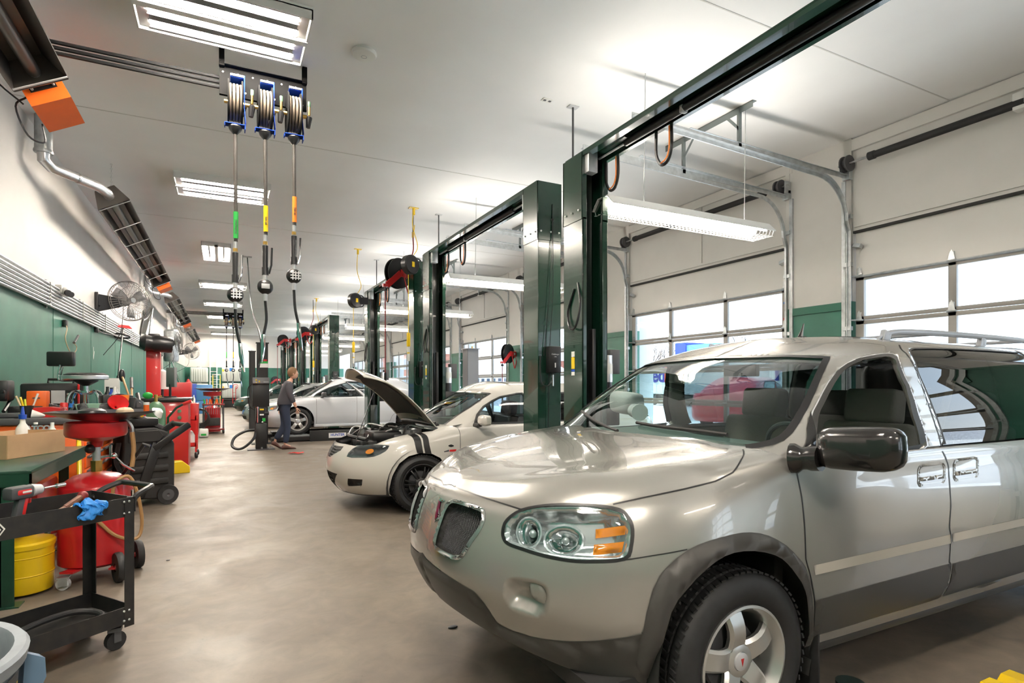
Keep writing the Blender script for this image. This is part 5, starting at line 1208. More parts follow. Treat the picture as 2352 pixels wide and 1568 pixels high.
def car_mirror(P, S, c, m, sg, dr):
    def T(x, y, z): return S.w(V((c[0] + x, (c[1] + y) * sg, c[2] + z)))
    q = MB().use(m); n = 16; vs = []
    for j in range(6):
        f = j / 5; sc = [.5, .85, 1, 1, .97, .93][j]
        vs += [T(-.05 + .1 * f, .11 * math.copysign(abs(cos(a)) ** .6, cos(a)) * sc, .062 * math.copysign(abs(sin(a)) ** .6, sin(a)) * sc) for a in [2 * pi * i / n for i in range(n)]]
    q.add(vs, [(j * n + i, j * n + (i + 1) % n, (j + 1) * n + (i + 1) % n, (j + 1) * n + i) for j in range(5) for i in range(n)] + [tuple(range(n)), tuple(range(5 * n, 6 * n))[::-1]])
    o = q.use('trim_dark').tube([T(0, -.08, -.045), T(0, -.15, -.065), T(-.02, -.2, -.07)], [.03, .025, .035], 10).build('side_mirror', None, dr)
    MB().use('chrome').add([T(.051, a * .095, b * .052) for a, b in ((-1, -.7), (-1, .7), (-.7, 1), (.7, 1), (1, .7), (1, -.7), (.7, -1), (-.7, -1))], [tuple(range(8))]).build('mirror_glass', None, o, fixn=False)
def build_hatch():
    X0, YC = 1.07, 6.85
    P = thing('hatchback', 'white hatchback with raised hood, black wheels and black fender stripes', 'hatchback', (X0 + 2.2, YC, 0))
    S = Surf(levels(4.42, 1.46, 1.0), BK, (X0, YC, 0), xs=(1.3, 1.8, 2.4, 3.0, 3.5)); G = Surf(glevels(1.06, 1.76, 4.25, 3.7, 0, 1.44, .915), GK, (X0, YC, 0), xs=(2.1, 2.5, 3.0))
    vt = S.vk[-1]
    head = crv(S.pix(Zh([(247, 1002), (300, 932), (370, 906), (480, 899), (600, 904), (611, 916), (580, 958), (480, 1003), (360, 1012)])), 2)
    arch = S.pix(Zh([(612, 1320), (622, 1240), (640, 1170), (700, 1060), (780, 998), (880, 970), (980, 978), (1050, 1012)])); a2 = S.side([(1.22, .45), (1.24, .30), (1.245, .22)])
    arch = [(arch[0][0] - .0, -.1)] + arch + a2 + [(a2[-1][0], -.1)]; rarch = arch_uv(S, 3.5, .32, .36, 0)
    rim_ = S.pix(Zh([(235, 893), (330, 912), (420, 907), (505, 893), (600, 855), (760, 812), (880, 796), (985, 782)])); cc = S.top([(1.10, .70), (1.03, .45), (1.0, .2)])
    hood = [(0, rim_[0][1])] + [p for p in rim_] + cc + [(cc[-1][0], vt), (0, vt)]
    fog = S.pix(Zh([(258, 1190), (383, 1198), (378, 1250), (258, 1256)])); low = S.pix(Zh([(100, 1125), (168, 1150), (175, 1285), (105, 1262)])); low = [(0, low[0][1])] + low + [(0, low[3][1])]
    up_ = S.pix(Zh([(95, 925), (130, 893), (222, 914), (195, 950), (105, 1005)])); up_ = [(0, up_[1][1] - .01)] + up_[1:] + [(0, up_[4][1])]
    w1 = G.pix(Zh([(1000, 738), (1068, 738), (1150, 680), (1300, 580), (1400, 510), (1478, 462)])); w2 = G.pix(Zh([(1400, 456), (1330, 452)]))
    wind = [(0, .03), (.55, .03)] + w1[1:] + w2 + [(0, w2[-1][1] + .01)]
    f1 = G.pix(Zh([(1345, 722), (1372, 636), (1425, 568), (1500, 520), (1560, 490), (1680, 466), (1780, 456)])); sx = sz(G, 2.30, 1.15)[0]; vb = f1[0][1] - .0
    fwin = f1[:-1] + [(sx, f1[-1][1]), (sx, vb), ]; s1 = sz(G, 2.38, 1.15)[0]; s2 = sz(G, 3.2, 1.1)[0]
    rwin = [(s1, vb), (s1, f1[-1][1]), (s2 - .25, f1[-1][1]), (s2 - .05, .36), (s2, vb)]
    ob = car_common(P, S, G, 'hatch_paint', (.86, 3.5), .316, .216, .205, hood, head, arch, rarch, [fog, low, up_], 1.30, 2.34, 3.15, fwin, rwin, None, wind, 'black', 7, 0, 'vinyl', 'open', 'twin', bowl='dark_grey')
    patch(S, 'fog_lamp', 'black', P, fog, .03, 0, -.03, .02); patch(S, 'lower_grille', 'black_matt', P, low, .03, 0, -.03, .03)
    g = patch(S, 'grille', 'black_matt', P, up_, .03, 0, -.03, .03)
    m = MB().use('dark_grey')
    for k in range(4):
        v = up_[0][1] + (up_[-1][1] - up_[0][1]) * (k + .5) / 4; seam(S, m, [(0, v), (.15, v), (up_[2][0] * .85, v + .01)], .014, -.006)
    for k in range(4): v = low[0][1] + (low[-1][1] - low[0][1]) * (k + .5) / 4; seam(S, m, [(0, v), (low[1][0], v)], .008, -.008)
    m.build('grille_slat', None, g, fixn=False)
    lip = S.pix(Zh([(100, 1262), (180, 1298), (350, 1330), (604, 1328)])); patch(S, 'front_lip', 'dark_grey', P, [(0, .0), (0, lip[0][1])] + lip + [(arch[1][0], .0)], .04, .002, .015, .02)
    for a in ([(770, 815), (828, 806), (905, 971), (852, 973)], [(842, 803), (885, 797), (975, 976), (920, 972)]): patch(S, 'racing_stripe', 'black', P, S.pix(Zh(a)), .03, .002)
    patch(S, 'side_marker', 'black', P, S.pix(Zh([(1120, 905), (1142, 897), (1165, 905), (1165, 914), (1142, 921), (1120, 914)])), .02, .003)
    patch(S, 'fender_badge', 'tool_red', P, S.pix(Zh([(1130, 942), (1188, 938), (1185, 957), (1128, 960)])), .02, .003); patch(S, 'fender_badge', 'dark_grey', P, S.pix(Zh([(1080, 957), (1125, 942), (1124, 958), (1084, 964)])), .02, .003)
    for sg in (1, -1):
        c = py(1109, 965, YC - .96); car_mirror(P, S, (c.x - X0, .98, c.z), 'hatch_paint', sg, ob['front_door'])
    # raised hood
    H = S.w(V((1.10, 0, .945))); ang = R(39.5); L = 1.06
    def hp(a, b, dz=0):     # a across -1..1, b 0 hinge .. 1 tip
        wd = .70 - .05 * b - .10 * max(0, b - .6) / .4; l = L * (b - .10 * (abs(a) ** 2.2) * b * b) ; z = -.05 * a * a + .075 * sin(pi * (b * .9 + .05)) * 1 - .10 * max(0, b - .72) ** 1.3 * 3 + dz
        q = V((-l, a * wd, z)); q.rotate(Matrix.Rotation(ang, 3, 'Y')); return H + q
    o = MB().use('hatch_paint').grid(lambda a, b: hp(a * 2 - 1, b, .0), 20, 16).build('hood', None, P, fixn=False)
    t = o.modifiers.new('t', 'SOLIDIFY'); t.thickness = .012; t.offset = 0
    u = MB().use('under_cream').grid(lambda a, b: hp((a * 2 - 1) * .97, .03 + b * .94, -.03 + .018 * (1 if (abs(a - .5) > .42 or b > .9 or b < .08) else 0)), 28, 24).build('hood_liner', None, o, fixn=False)
    MB().use('insul').grid(lambda a, b: hp((a * 2 - 1) * (.80 - .2 * (b > .86)) , .14 + b * .72, -.036 - .008 * sin(pi * a) * sin(pi * b)), 16, 12).build('hood_insulation', None, o, fixn=False)
    p0 = hp(.55, .58, -.05); MB().use('black').tube([p0, S.w(V((.22, .55, .80)))], .005, 6).build('prop_rod', None, P)
    # engine bay
    e = MB().use('black_matt')
    e.box2(S.w(V((.25, .62, .3))), S.w(V((1.12, -.62, .52)))); e.build('engine_bay', None, P)
    rnd = random.Random(4); e = MB()
    for i in range(46):
        x = rnd.uniform(.36, 1.02); y = rnd.uniform(-.48, .48) * min(1, .6 + x * .5); h = rnd.uniform(.05, .16); top = .70 + .19 * x - .07 * rnd.random()
        e.use(rnd.choice(['black', 'dark_grey', 'black_matt', 'dark_grey', 'mid_grey', 'steel'])); e.box(S.w(V((x, y, top - h))), (rnd.uniform(.05, .22), rnd.uniform(.05, .2), h * 2), rz=rnd.uniform(-.3, .3), ch=.015)
    for i in range(12):
        x = rnd.uniform(.25, .9); y = rnd.uniform(-.5, .5); z = .80 + .1 * x
        e.use(rnd.choice(['black', 'rubber', 'steel'])).tube([S.w(V((x, y, z - .06))), S.w(V((x + .1, y + rnd.uniform(-.2, .2), z + .03))), S.w(V((x + .25, y + rnd.uniform(-.3, .3), z)))], .014, 7, sm=4)
    e.use('black').box(S.w(V((.6, .2, .80))), (.34, .42, .12), ch=.03).use('alu').cyl(S.w(V((.5, -.4, .78))), S.w(V((.5, -.4, .86))), .05).use('plastic_white').box(S.w(V((.8, -.5, .84))), (.12, .12, .1), ch=.02)
    e.use('black').tube([S.w(V((.34, -.52, .77))), S.w(V((.27, 0, .79))), S.w(V((.34, .52, .79)))], .022, 8, sm=4); e.build('engine', None, P)
    MB().use('black').tube([S.w(V((1.06, -.6, .93))), S.w(V((1.02, -.2, .95))), S.w(V((1.04, .2, .95))), S.w(V((1.12, .62, .93)))], .022, 8, sm=4).tube([S.w(V((1.10, .6, .96))), S.w(V((1.06, .1, .99)))], .01, 6).build('wiper', None, P)
build_hatch()
def build_sedan():
    X0, YC, up = .76, 15.95, .14
    P = thing('sedan', 'white sedan with silver five spoke wheels parked up on the alignment ramp', 'sedan', (X0 + 2.4, YC, 0))
    S = Surf(levels(4.85, 1.46, 1.02, up), BK, (X0, YC, 0), xs=(1.3, 1.8, 2.6, 3.2, 3.8)); G = Surf(glevels(1.05, 1.80, 4.55, 3.75, up, 1.455, .93), GK, (X0, YC, 0), xs=(2.1, 2.6, 3.1))
    vt = S.vk[-1]; sd_ = lambda pts: S.side([(x, z + up) for x, z in pts])
    hc = S.front([(.50, .60 + up), (.52, .68 + up), (.62, .72 + up), (.72, .74 + up), (.77, .70 + up), (.76, .63 + up), (.66, .60 + up)]); head = crv(hc, 2)
    arch = arch_uv(S, .90, .34 + up, .385, up); rarch = arch_uv(S, 3.75, .34 + up, .385, up)
    hs = [(0, .60)] + [(.25, .61), (.5, .66)] + S.top([(.35, .62), (.6, .66), (.9, .70), (1.1, .71)]) + S.top([(1.05, .5), (1.0, .2)])
    hood = hs + [(hs[-1][0], vt), (0, vt)]
    low = [(0, .12), (.45, .12), (.5, .24), (0, .24)]; gr = [(0, .44), (.33, .44), (.36, .54), (0, .55)]
    a = G.vk; c = lambda x, v: (sz(G, x, 1.15 + up)[0], v)
    wcorner = G.side([(1.42, 1.02 + up)])[0][0]
    wind = [(0, .06), (wcorner - .34, .06), (wcorner - .16, .12), (wcorner - .17, .35), (wcorner - .20, .585), (wcorner - .36, .615), (0, .625)]
    s = [sz(G, x, 1.15 + up)[0] for x in (1.62, 1.85, 2.30, 2.38, 2.95, 3.35, 3.45)]
    fwin = [(s[0] - .15, .09), (s[0] + .02, .34), (s[1], .52), (s[2], .56), (s[2], .09)]; rwin = [(s[3], .09), (s[3], .56), (s[4], .55), (s[5] - .03, .36), (s[5], .12), (s[5] - .05, .09)]
    ob = car_common(P, S, G, 'sedan_paint', (.90, 3.75), .335, .228, .21, hood, head, arch, rarch, [low, gr], 1.34, 2.34, 3.42, fwin, rwin, None, wind, 'rim_silver', 5, up, 'trim_dark', 'closed')
    patch(S, 'grille', 'black_matt', P, gr, .04, 0, -.02, .03); patch(S, 'lower_grille', 'black_matt', P, low, .04, 0, -.02, .03); ring(S, 'grille_trim', 'chrome', P, [(q[0] + .0, q[1]) for q in gr], .02, .003, .006, .04)
    for k, (d, x) in enumerate((('front_door', 2.2), ('rear_door', 3.2))):
        h = sd_([(x - .09, .80), (x + .09, .80), (x + .09, .83), (x - .09, .83)]); patch(S, 'door_handle', 'sedan_paint', ob[d], h, .02, .004, .025, .01)
    for sg in (1, -1): car_mirror(P, S, (1.50, .98, 1.00 + up), 'dark_grey', sg, ob['front_door'])
    m = MB().use('light_grey'); seam(S, m, sd_([(1.36, .52), (3.4, .54)]), .01, .002); m.build('door_crease', None, P, fixn=False)
    MB().use('sedan_paint').bar(S.w(V((1.3, .84, .22 + up))), S.w(V((3.35, .84, .22 + up))), .06, .07, ch=.02).build('sill', None, P)
    return P
sed = build_sedan()
d2_ = dup(sed, (.55 + 2.4, 20.4, -.14), 0, 'pale silver car behind the ramp, only its windshield and hood showing'); d2_['group'] = 'cars parked in the far bays'
d3_ = dup(sed, (.45 + 2.4, 29.0, -.14), 0, 'dark car deep in the far bays beside the black tower'); d3_['group'] = 'cars parked in the far bays'
for root_, pm in ((d2_, 'silver_paint'), (d3_, 'dark_paint')):
    if pm not in M: dm(pm, (.03, .045, .04), .2, coat=1)
    for ch in root_.children_recursive:
        for i, sl in enumerate(ch.material_slots):
            if sl.material == M['sedan_paint']: sl.link = 'OBJECT'; sl.material = M[pm]
# ---------------------------------------------------------------- alignment ramp, towers, person, reels
def ramp():
    P = thing('alignment_ramp', 'low black alignment ramp under the white sedan', 'car ramp', (3.3, 15.9, 0))
    for n_, y in (('near', 15.06), ('far', 16.55)):
        r = MB().use('black_matt').box2((1.15, y - .27, .02), (6.2, y + .30, .12), ch=.008); r.use('mid_grey').box2((1.15, y - .26, .12), (6.2, y + .29, .14), ch=.004)
        r.use('galv').box2((1.32, y - .2, .14), (1.9, y + .22, .15)).box2((4.3, y - .2, .14), (5.1, y + .22, .15)); r.use('black_matt').box2((1.05, y - .3, 0), (1.15, y + .3, .09))
        q = r.build('runway', None, P)
    MB().use('black_matt').box2((1.9, 14.72, .0), (6.2, 14.79, .26), ch=.006).box2((1.9, 16.2, .0), (6.2, 16.24, .2)).build('side_beam', None, P)
    k = MB().use('white').box((2.55, 14.716, .13), (.42, .008, .12)).build('name_plate', None, P)
    text_mesh('HUNTER', 'lettering', 'blue', .085, (2.55, 14.711, .14), (1, 0, 0), (0, 0, 1), k, bold=.002)
    l = MB().use('black')
    for x in (2.4, 3.6): l.bar((x, 15.06, .05), (x + .8, 16.5, .05), .06, .04)
    l.use('yellow').tube([(2.2, 14.9, .15), (2.9, 15.0, .17), (3.6, 14.92, .16)], .012, 6); l.build('cross_link', None, P)
ramp()
def tower(x, y, h, w, dpt, label, stick=False):
    P = thing('lift_tower', label, 'tower', (x, y, 0)); m = MB().use('black_matt')
    m.box2((x - w / 2, y, .0), (x + w / 2, y + .012, h)); m.box2((x - w / 2, y, 0), (x - w / 2 + .012, y + dpt, h)); m.box2((x + w / 2 - .012, y, 0), (x + w / 2, y + dpt, h)); m.box2((x - w / 2 - .02, y - .02, h), (x + w / 2 + .02, y + dpt + .02, h + .02)); m.box2((x - w / 2 - .12, y - .12, 0), (x + w / 2 + .12, y + dpt + .1, .015))
    m.build('column', None, P)
    MB().use('dark_grey').box2((x - w / 4, y + .03, .02), (x + w / 4, y + dpt * .7, h - .1)).use('steel').cyl((x, y + dpt * .5, h), (x, y + dpt * .5, h + .06), .012).build('slide_rail', None, P)
    if stick: MB().use('white').box((x + .02, y - .004, 1.84), (w * .8, .006, .10)).use('green_label').box((x + .02, y - .004, 1.91), (w * .8, .006, .05)).use('red').box((x + .06, y - .004, 1.96), (w * .3, .006, .04)).build('label_sticker', None, P)
tower(.83, 14.65, 2.36, .24, .16, 'tall black lift tower behind the control console, with a green and white label', True)
tower(.80, 19.2, 2.40, .17, .2, 'thin black channel tower left of and behind the control console')
def console():
    x, y = .72, 13.45; P = thing('control_console', 'black control console on a bolted floor plate by the white sedan', 'control console', (x, y, 0))
    MB().use('dark_grey').box2((x - .26, y - .2, 0), (x + .28, y + .22, .02)).use('steel').cyl((x + .2, y - .1, .02), (x + .2, y - .1, .07), .02, n=6).cyl((x + .02, y - .15, .02), (x + .02, y - .15, .06), .02, n=6).build('base_plate', None, P)
    MB().use('black').box2((x - .10, y - .12, .02), (x + .12, y + .12, .56), ch=.01).build('pedestal', None, P)
    c = MB().use('black').box2((x - .16, y - .14, .92), (x + .17, y + .14, 1.42), ch=.01).build('cabinet', None, P)
    k = MB().use('dark_grey').box((x + .005, y - .13, 1.46), (.33, .10, .14), rot=Euler((R(-25), 0, 0)), ch=.006); k.use('yellow')
    for a, b in ((-.09, .03), (-.09, -.03), (-.03, .0)): k.cyl((x + a, y - .185, 1.46 + b), (x + a, y - .20, 1.455 + b), .015, n=10)
    k.use('light_grey').box((x + .1, y - .19, 1.44), (.10, .004, .025)); k.build('button_panel', None, c)
    u = MB().use('black').box2((x - .09, y - .13, .68), (x + .11, y + .08, .90), ch=.01); u.cyl((x - .02, y - .02, .56), (x - .02, y - .02, .7), .07, n=14).cyl((x + .08, y - .1, .78), (x + .16, y - .1, .78), .04); u.use('yellow').box((x + .02, y - .133, .86), (.08, .004, .03)); u.use('white').box((x + .02, y - .133, .75), (.08, .004, .03)); u.use('green_label').box((x + .06, y - .14, .64), (.06, .01, .07)); u.use('chrome').cyl((x - .06, y - .13, .58), (x - .06, y - .13, .92), .012, n=8).cyl((x + .03, y - .13, .58), (x + .05, y - .13, .6), .03); u.build('hydraulic_unit', None, P)
    h = MB().use('black').tube([(x - .08, y - .05, .6), (x - .1, y - .1, .35), (x - .16, y - .15, .22), (x - .32, y - .2, .08), (x - .45, y - .2, .05), (x - .55, y - .15, .12), (x - .5, y - .1, .28), (x - .3, y - .05, .40), (x - .1, y, .42)], .028, 8, sm=5)
    h.tube([(x - .14, y, 1.42), (x - .24, y, 1.3), (x - .22, y - .05, .95), (x - .12, y - .05, .85)], .012, 6, sm=4); h.build('hose_loop', None, P)
    h = MB().use('black')
    tp = pz(568, 590, ZC - .012)
    h.tube([tp, (x - .10, tp.y + .1, 3.3), (x + .02, y + .1, 2.4), (x - .04, y + .05, 1.8), (x - .06, y, 1.50)], .013, 6, sm=5).tube([(x - .08, tp.y, 3.1), (x + .0, y + .1, 2.4), (x + .0, y + .1, 1.9), (x - .08, y, 1.5)], .012, 6, sm=5); h.use('steel').box(tp, (.2, .1, .02))
    tag(h.build('power_cable'), 'black power cables dropping from the ceiling to the control console', 'cable')
console()
rag = MB().use('red_rag').grid(lambda a, b: (1.18 + .26 * a + .03 * sin(9 * b), 12.15 + .14 * b + .04 * sin(7 * a), .012 + .02 * abs(sin(5 * a + 6 * b))), 10, 8)
tag(rag.build('shop_rag', fixn=False), 'crumpled red rag lying on the floor by the person', 'rag')
# the walking person, turned to the right
def skin_obj(name, verts, edges, radii, m, parent, sub=2):
    me = bpy.data.meshes.new(name); iv = parent_inv(parent); me.from_pydata([iv @ V(p) for p in verts], edges, []); me.materials.append(M[m])
    o = bpy.data.objects.new(name, me); C.objects.link(o); o.parent = parent
    o.modifiers.new('s', 'SKIN'); sk = me.skin_vertices[0].data
    for i, r in enumerate(radii): sk[i].radius = r if isinstance(r, tuple) else (r, r); sk[i].use_root = i == 0
    o.modifiers.new('d', 'SUBSURF').levels = sub; o.modifiers['d'].render_levels = sub
    for mod in o.modifiers:
        if mod.type == 'SKIN': mod.use_smooth_shade = True; mod.branch_smoothing = .4
    return o
def person():
    X, Y = 1.22, 13.32; P = thing('person', 'person in a grey work shirt and dark trousers walking to the right past the sedan', 'person', (X, Y, 0))
    def p(x, y, z): return (X + x, Y + y, z)
    body = [p(-.04, 0, .94), p(-.02, 0, 1.08), p(.02, 0, 1.24), p(.05, 0, 1.38), p(.08, 0, 1.47), p(.13, 0, 1.53),            # 0-5 spine, neck
            p(.05, -.17, 1.40), p(.06, -.21, 1.18), p(.16, -.19, .97), p(.19, -.19, .90),                                        # 6-9 near arm
            p(.03, .17, 1.40), p(-.06, .22, 1.16), p(-.10, .20, .96), p(-.10, .19, .89),                                         # 10-13 far arm
            p(-.03, -.09, .86), p(.03, -.09, .50), p(-.03, -.09, .10), p(.09, -.09, .05),                                        # 14-17 near leg
            p(-.03, .09, .86), p(-.02, .09, .50), p(-.22, .09, .16), p(-.14, .09, .06)]
    ed = [(0, 1), (1, 2), (2, 3), (3, 4), (4, 5), (3, 6), (6, 7), (7, 8), (8, 9), (3, 10), (10, 11), (11, 12), (12, 13), (0, 14), (14, 15), (15, 16), (16, 17), (0, 18), (18, 19), (19, 20), (20, 21)]
    rd = [(.09, .11), (.09, .11), (.115, .15), (.10, .14), .055, .052, .062, .046, .036, .03, .062, .046, .036, .03, .09, .055, .028, .026, .09, .055, .028, .026]
    skin_obj('body', body, ed, rd, 'skin', P)
    sh = skin_obj('shirt', [p(-.04, 0, .85), p(-.02, 0, 1.06), p(.02, 0, 1.24), p(.05, 0, 1.38), p(.075, 0, 1.46), body[6], body[7], p(.15, -.19, .99), body[10], body[11], p(-.09, .20, .98)],
             [(0, 1), (1, 2), (2, 3), (3, 4), (3, 5), (5, 6), (6, 7), (3, 8), (8, 9), (9, 10)], [(.15, .18), (.14, .165), (.135, .17), (.12, .16), .068, .082, .066, .055, .082, .066, .055], 'shirt_grey', P)
    skin_obj('trousers', [p(-.04, 0, 1.02), p(-.03, -.09, .85), p(.03, -.09, .50), p(-.02, -.09, .12), p(-.03, .09, .85), p(-.02, .09, .50), p(-.20, .09, .19)], [(0, 1), (1, 2), (2, 3), (0, 4), (4, 5), (5, 6)], [(.13, .155), .105, .078, .066, .105, .078, .064], 'denim', P)
    for x, y, z, a in ((.03, -.09, .05, 0), (-.17, .09, .09, R(28))):
        s = MB().use('leather_brown'); n = 14; vs = []
        for j in range(8):
            f = j / 7; L = -.12 + .29 * f; w = [.036, .050, .052, .050, .052, .056, .050, .025][j]; h = [.08, .10, .10, .085, .06, .048, .04, .02][j]
            for i in range(n): t = 2 * pi * i / n; q = V((L, w * cos(t), max(-.05, -.05 + h * .5 + h * .5 * sin(t)))); q.rotate(Matrix.Rotation(a, 3, 'Y')); vs.append(V(p(x, y, z)) + q)
        s.add(vs, [(j * n + i, j * n + (i + 1) % n, (j + 1) * n + (i + 1) % n, (j + 1) * n + i) for j in range(7) for i in range(n)] + [tuple(range(n)), tuple(range(7 * n, 8 * n))]); s.build('shoe', None, P)
    hd = V(p(.15, 0, 1.635)); h = MB().use('skin').ball(hd, .105, 14, (.92, .74, 1.12)); h.ball(hd + V((.035, 0, -.05)), .07, 10, (.9, .8, .9)); h.prism([(0, .02), (.028, -.015), (.0, -.02)], hd + V((.088, -.008, 0)), (1, 0, 0), (0, 0, 1), -.016)
    for s in (-1, 1): h.ball(hd + V((-.005, s * .078, -.01)), .022, 8, (.7, .35, 1.1))
    h = h.build('head', None, P); MB().use('hair_brown').ball(hd + V((-.018, 0, .022)), .112, 14, (.92, .78, 1.08)).build('hair', None, h)
    f = MB().use('white')
    for s in (-1, 1): f.use('white').ball(hd + V((.086, s * .032, .012)), .011, 8); f.use('black').ball(hd + V((.094, s * .032, .012)), .006, 6)
    f.use('leather_brown').box(hd + V((.092, 0, -.055)), (.01, .045, .007)); f.build('face_features', None, h)
    for base, dr, s in ((V(body[9]), V((.25, 0, -1)).normalized(), -1), (V(body[13]), V((0, 0, -1)), 1)):
        ax = V((1, 0, 0)); vs = [base, base + dr * .05, base + dr * .085]; e = [(0, 1), (1, 2)]; r_ = [(.028, .020), (.038, .020), (.034, .016)]
        for k in range(4):
            o = (k - 1.5) * .019; q = base + dr * .09 + ax * o; n0 = len(vs); ln = (.060, .070, .066, .050)[k]
            vs += [q, q + dr * ln * .5 + V((0, -s * .008, 0)), q + dr * ln * .9 + V((0, -s * .028, 0))]; e += [(2, n0), (n0, n0 + 1), (n0 + 1, n0 + 2)]; r_ += [.009, .0085, .0075]
        n0 = len(vs); vs += [base + dr * .04 + ax * .035, base + dr * .075 + ax * .058 + V((0, -s * .01, 0)), base + dr * .10 + ax * .062 + V((0, -s * .02, 0))]; e += [(1, n0), (n0, n0 + 1), (n0 + 1, n0 + 2)]; r_ += [.012, .010, .008]
        skin_obj('hand', vs, e, r_, 'skin', P, 1)
person()
# cord reels and red hose reels on the lift posts
def cord_reel(c, label, drop, par_y):
    c = V(c); P = thing('cord_reel', label, 'cord reel', c, 0, 'black cord reels with yellow labels')
    a = V((.45, -.893, 0)).normalized()
    MB().use('black').lathe([(.0, -.07), (.15, -.07), (.17, -.05), (.17, .05), (.15, .07), (.05, .075), (.0, .075)], c, a, 32).build('reel_housing', None, P)
    b = c + a * .078; MB().use('yellow').prism([(-.03, -.045), (.03, -.045), (.03, .045), (-.03, .045)], b, (a.cross(V((0, 0, 1))) * -1), (0, 0, 1), .004).build('warning_label', None, P)
    MB().use('black').bar(c, (LX0 + .0, par_y, c.z), .05, .16).tube([c + V((.05, .02, .14)), c + V((.2, .05, .1)), c + V((.2, .05, -.1)), c + V((.05, .02, -.14))], .015, 6, sm=4).build('mount_arm', None, P)
    q = c + V((-.03, -.0, -.17)); MB().use('yellow').cyl(q, q + V((0, 0, -drop)), .006, n=6).build('cord', None, P)
    e = q + V((0, 0, -drop)); MB().use('yellow').box(e + V((0, 0, -.11)), (.06, .05, .24), ch=.012).build('outlet_box', None, P)
    MB().use('plastic_white').cyl(e + V((0, 0, -.23)), e + V((0, 0, -.48)), .022, n=10).use('yellow').cyl(e + V((0, 0, -.33)), e + V((0, 0, -.35)), .024, n=10).build('work_light', None, P)
    d = MB().use('yellow').tube([c + V((.05, 0, .15)), c + V((.15, .05, .35)), c + V((.06, .05, .7)), V((c.x + .08, c.y + .05, ZC))], .007, 6, sm=5); d.use('yellow').cyl((c.x + .08, c.y + .05, ZC - .12), (c.x + .08, c.y + .05, ZC), .025, n=8).box((c.x + .08, c.y + .05, ZC - .005), (.16, .1, .01)); d.build('supply_cord', None, P)
def red_reel(c, label, n, r=.25, sc=1, hose=1.3, wallx=None):
    """n: horizontal axis direction of the spool"""
    c = V(c); n = V(n).normalized(); t = V((0, 0, 1)).cross(n).normalized(); P = thing('air_hose_reel', label, 'hose reel', c, 0, 'red framed hose reels')
    MB().use('black').lathe([(.04, -.06), (r, -.06), (r + .006, -.05), (r, -.04), (r * .8, -.04), (r * .8, .04), (r, .04), (r + .006, .05), (r, .06), (.04, .06)], c, n, 34).build('spool', None, P)
    f = MB().use('tool_red'); e = c + t * (-r * 1.1) + V((0, 0, -r * .95)); 
    for s in (.075,): f.bar(c + n * s, e + n * s * .6, .11, .012, up=n); f.bar(c + n * s, c + n * s + t * (r * 1.5), .13, .012, up=n)
    f.box(e + n * .0, (.09, .09, .05)); f.bar(c + t * r * 1.5 + n * .08, c + t * r * 1.5 - n * .08, .012, .2); f.build('arm', None, P)
    MB().use('white').prism([(-.03, -.03), (.03, -.03), (.03, .03), (-.03, .03)], c + n * .083 + t * r * .9, t, (0, 0, 1), .003).build('label_sticker', None, P)
    h = MB().use('dark_red').cyl(e + V((0, 0, -.02)), e + V((0, 0, -hose)), .011, n=8); h.use('black').cyl(e + V((0, 0, -.05)), e + V((0, 0, -.1)), .035, n=10).cyl(e + V((0, 0, -hose)), e + V((0, 0, -hose - .16)), .022, n=8).ball(e + V((0, 0, -hose - .22)), .045, 8)
    h.build('hose', None, P)
    MB().use('red').tube([c + n * .09 + t * .05, c + n * .12 + t * .1 + V((0, 0, -.25)), c + n * .1 + t * .2 + V((0, 0, -.38)), c + n * .08 + t * r * 1.3 + V((0, 0, -.2)), c + n * .08 + t * r * 1.4 + V((0, 0, .1))], .013, 7, sm=5).build('supply_hose', None, P)
cord_reel(pd(942, 608, 9.95), 'black cord reel with yellow label just right of the big red hose reel', 1.02, 9.8)
cord_reel(pd(815, 690, 13.0), 'black cord reel with yellow label alone on the post left of the red reel', .78, 13.2)
cord_reel(pd(722, 757, 20.5), 'far black cord reel with yellow label above the white sedan', .95, 21.9)
red_reel(pd(914, 628, 10.4), 'largest red armed hose reel, high on the second lift post', (.45, -.89, 0), .27, hose=1.55)
red_reel(pd(697, 766, 21.5), 'red hose reel high on a far lift post above the sedan windshield', (.45, -.89, 0), .26, hose=1.4)
red_reel(pd(650, 781, 27.5), 'small red hose reel on the far post above the person', (.45, -.89, 0), .26, hose=2.0)
red_reel(px(1166, 812, 6.72), 'red hose reel mounted on the green pier between two garage doors', (.55, -.83, 0), .25, hose=.85)
red_reel(py(632, 872, 39.75), 'tiny red hose reel on the green far wall', (.3, -.95, 0), .22, hose=.6)
def gasline(x, y, label, m='dark_red'):
    P = thing('air_drop', label, 'pipe', (x, y, ZC)); MB().use('dark_grey').cyl((x, y, ZC - .35), (x, y, ZC), .012, n=8).build('pipe', None, P)
    MB().use('brass').cyl((x, y, ZC - .45), (x, y, ZC - .35), .022, n=8).use('yellow').bar((x + .01, y, ZC - .38), (x + .03, y, ZC - .22), .02, .01).build('valve', None, P); MB().use(m).tube([(x, y, ZC - .45), (x, y, ZC - .7), (x - .10, y, ZC - 1.0), (x - .12, y, ZC - 1.2)], .011, 6, sm=5).build('hose', None, P)
gasline(3.05, 10.0, 'air line with yellow valve dropping from ceiling to the largest red reel')
gasline(2.95, 22.0, 'far air line dropping from the ceiling above the white sedan')
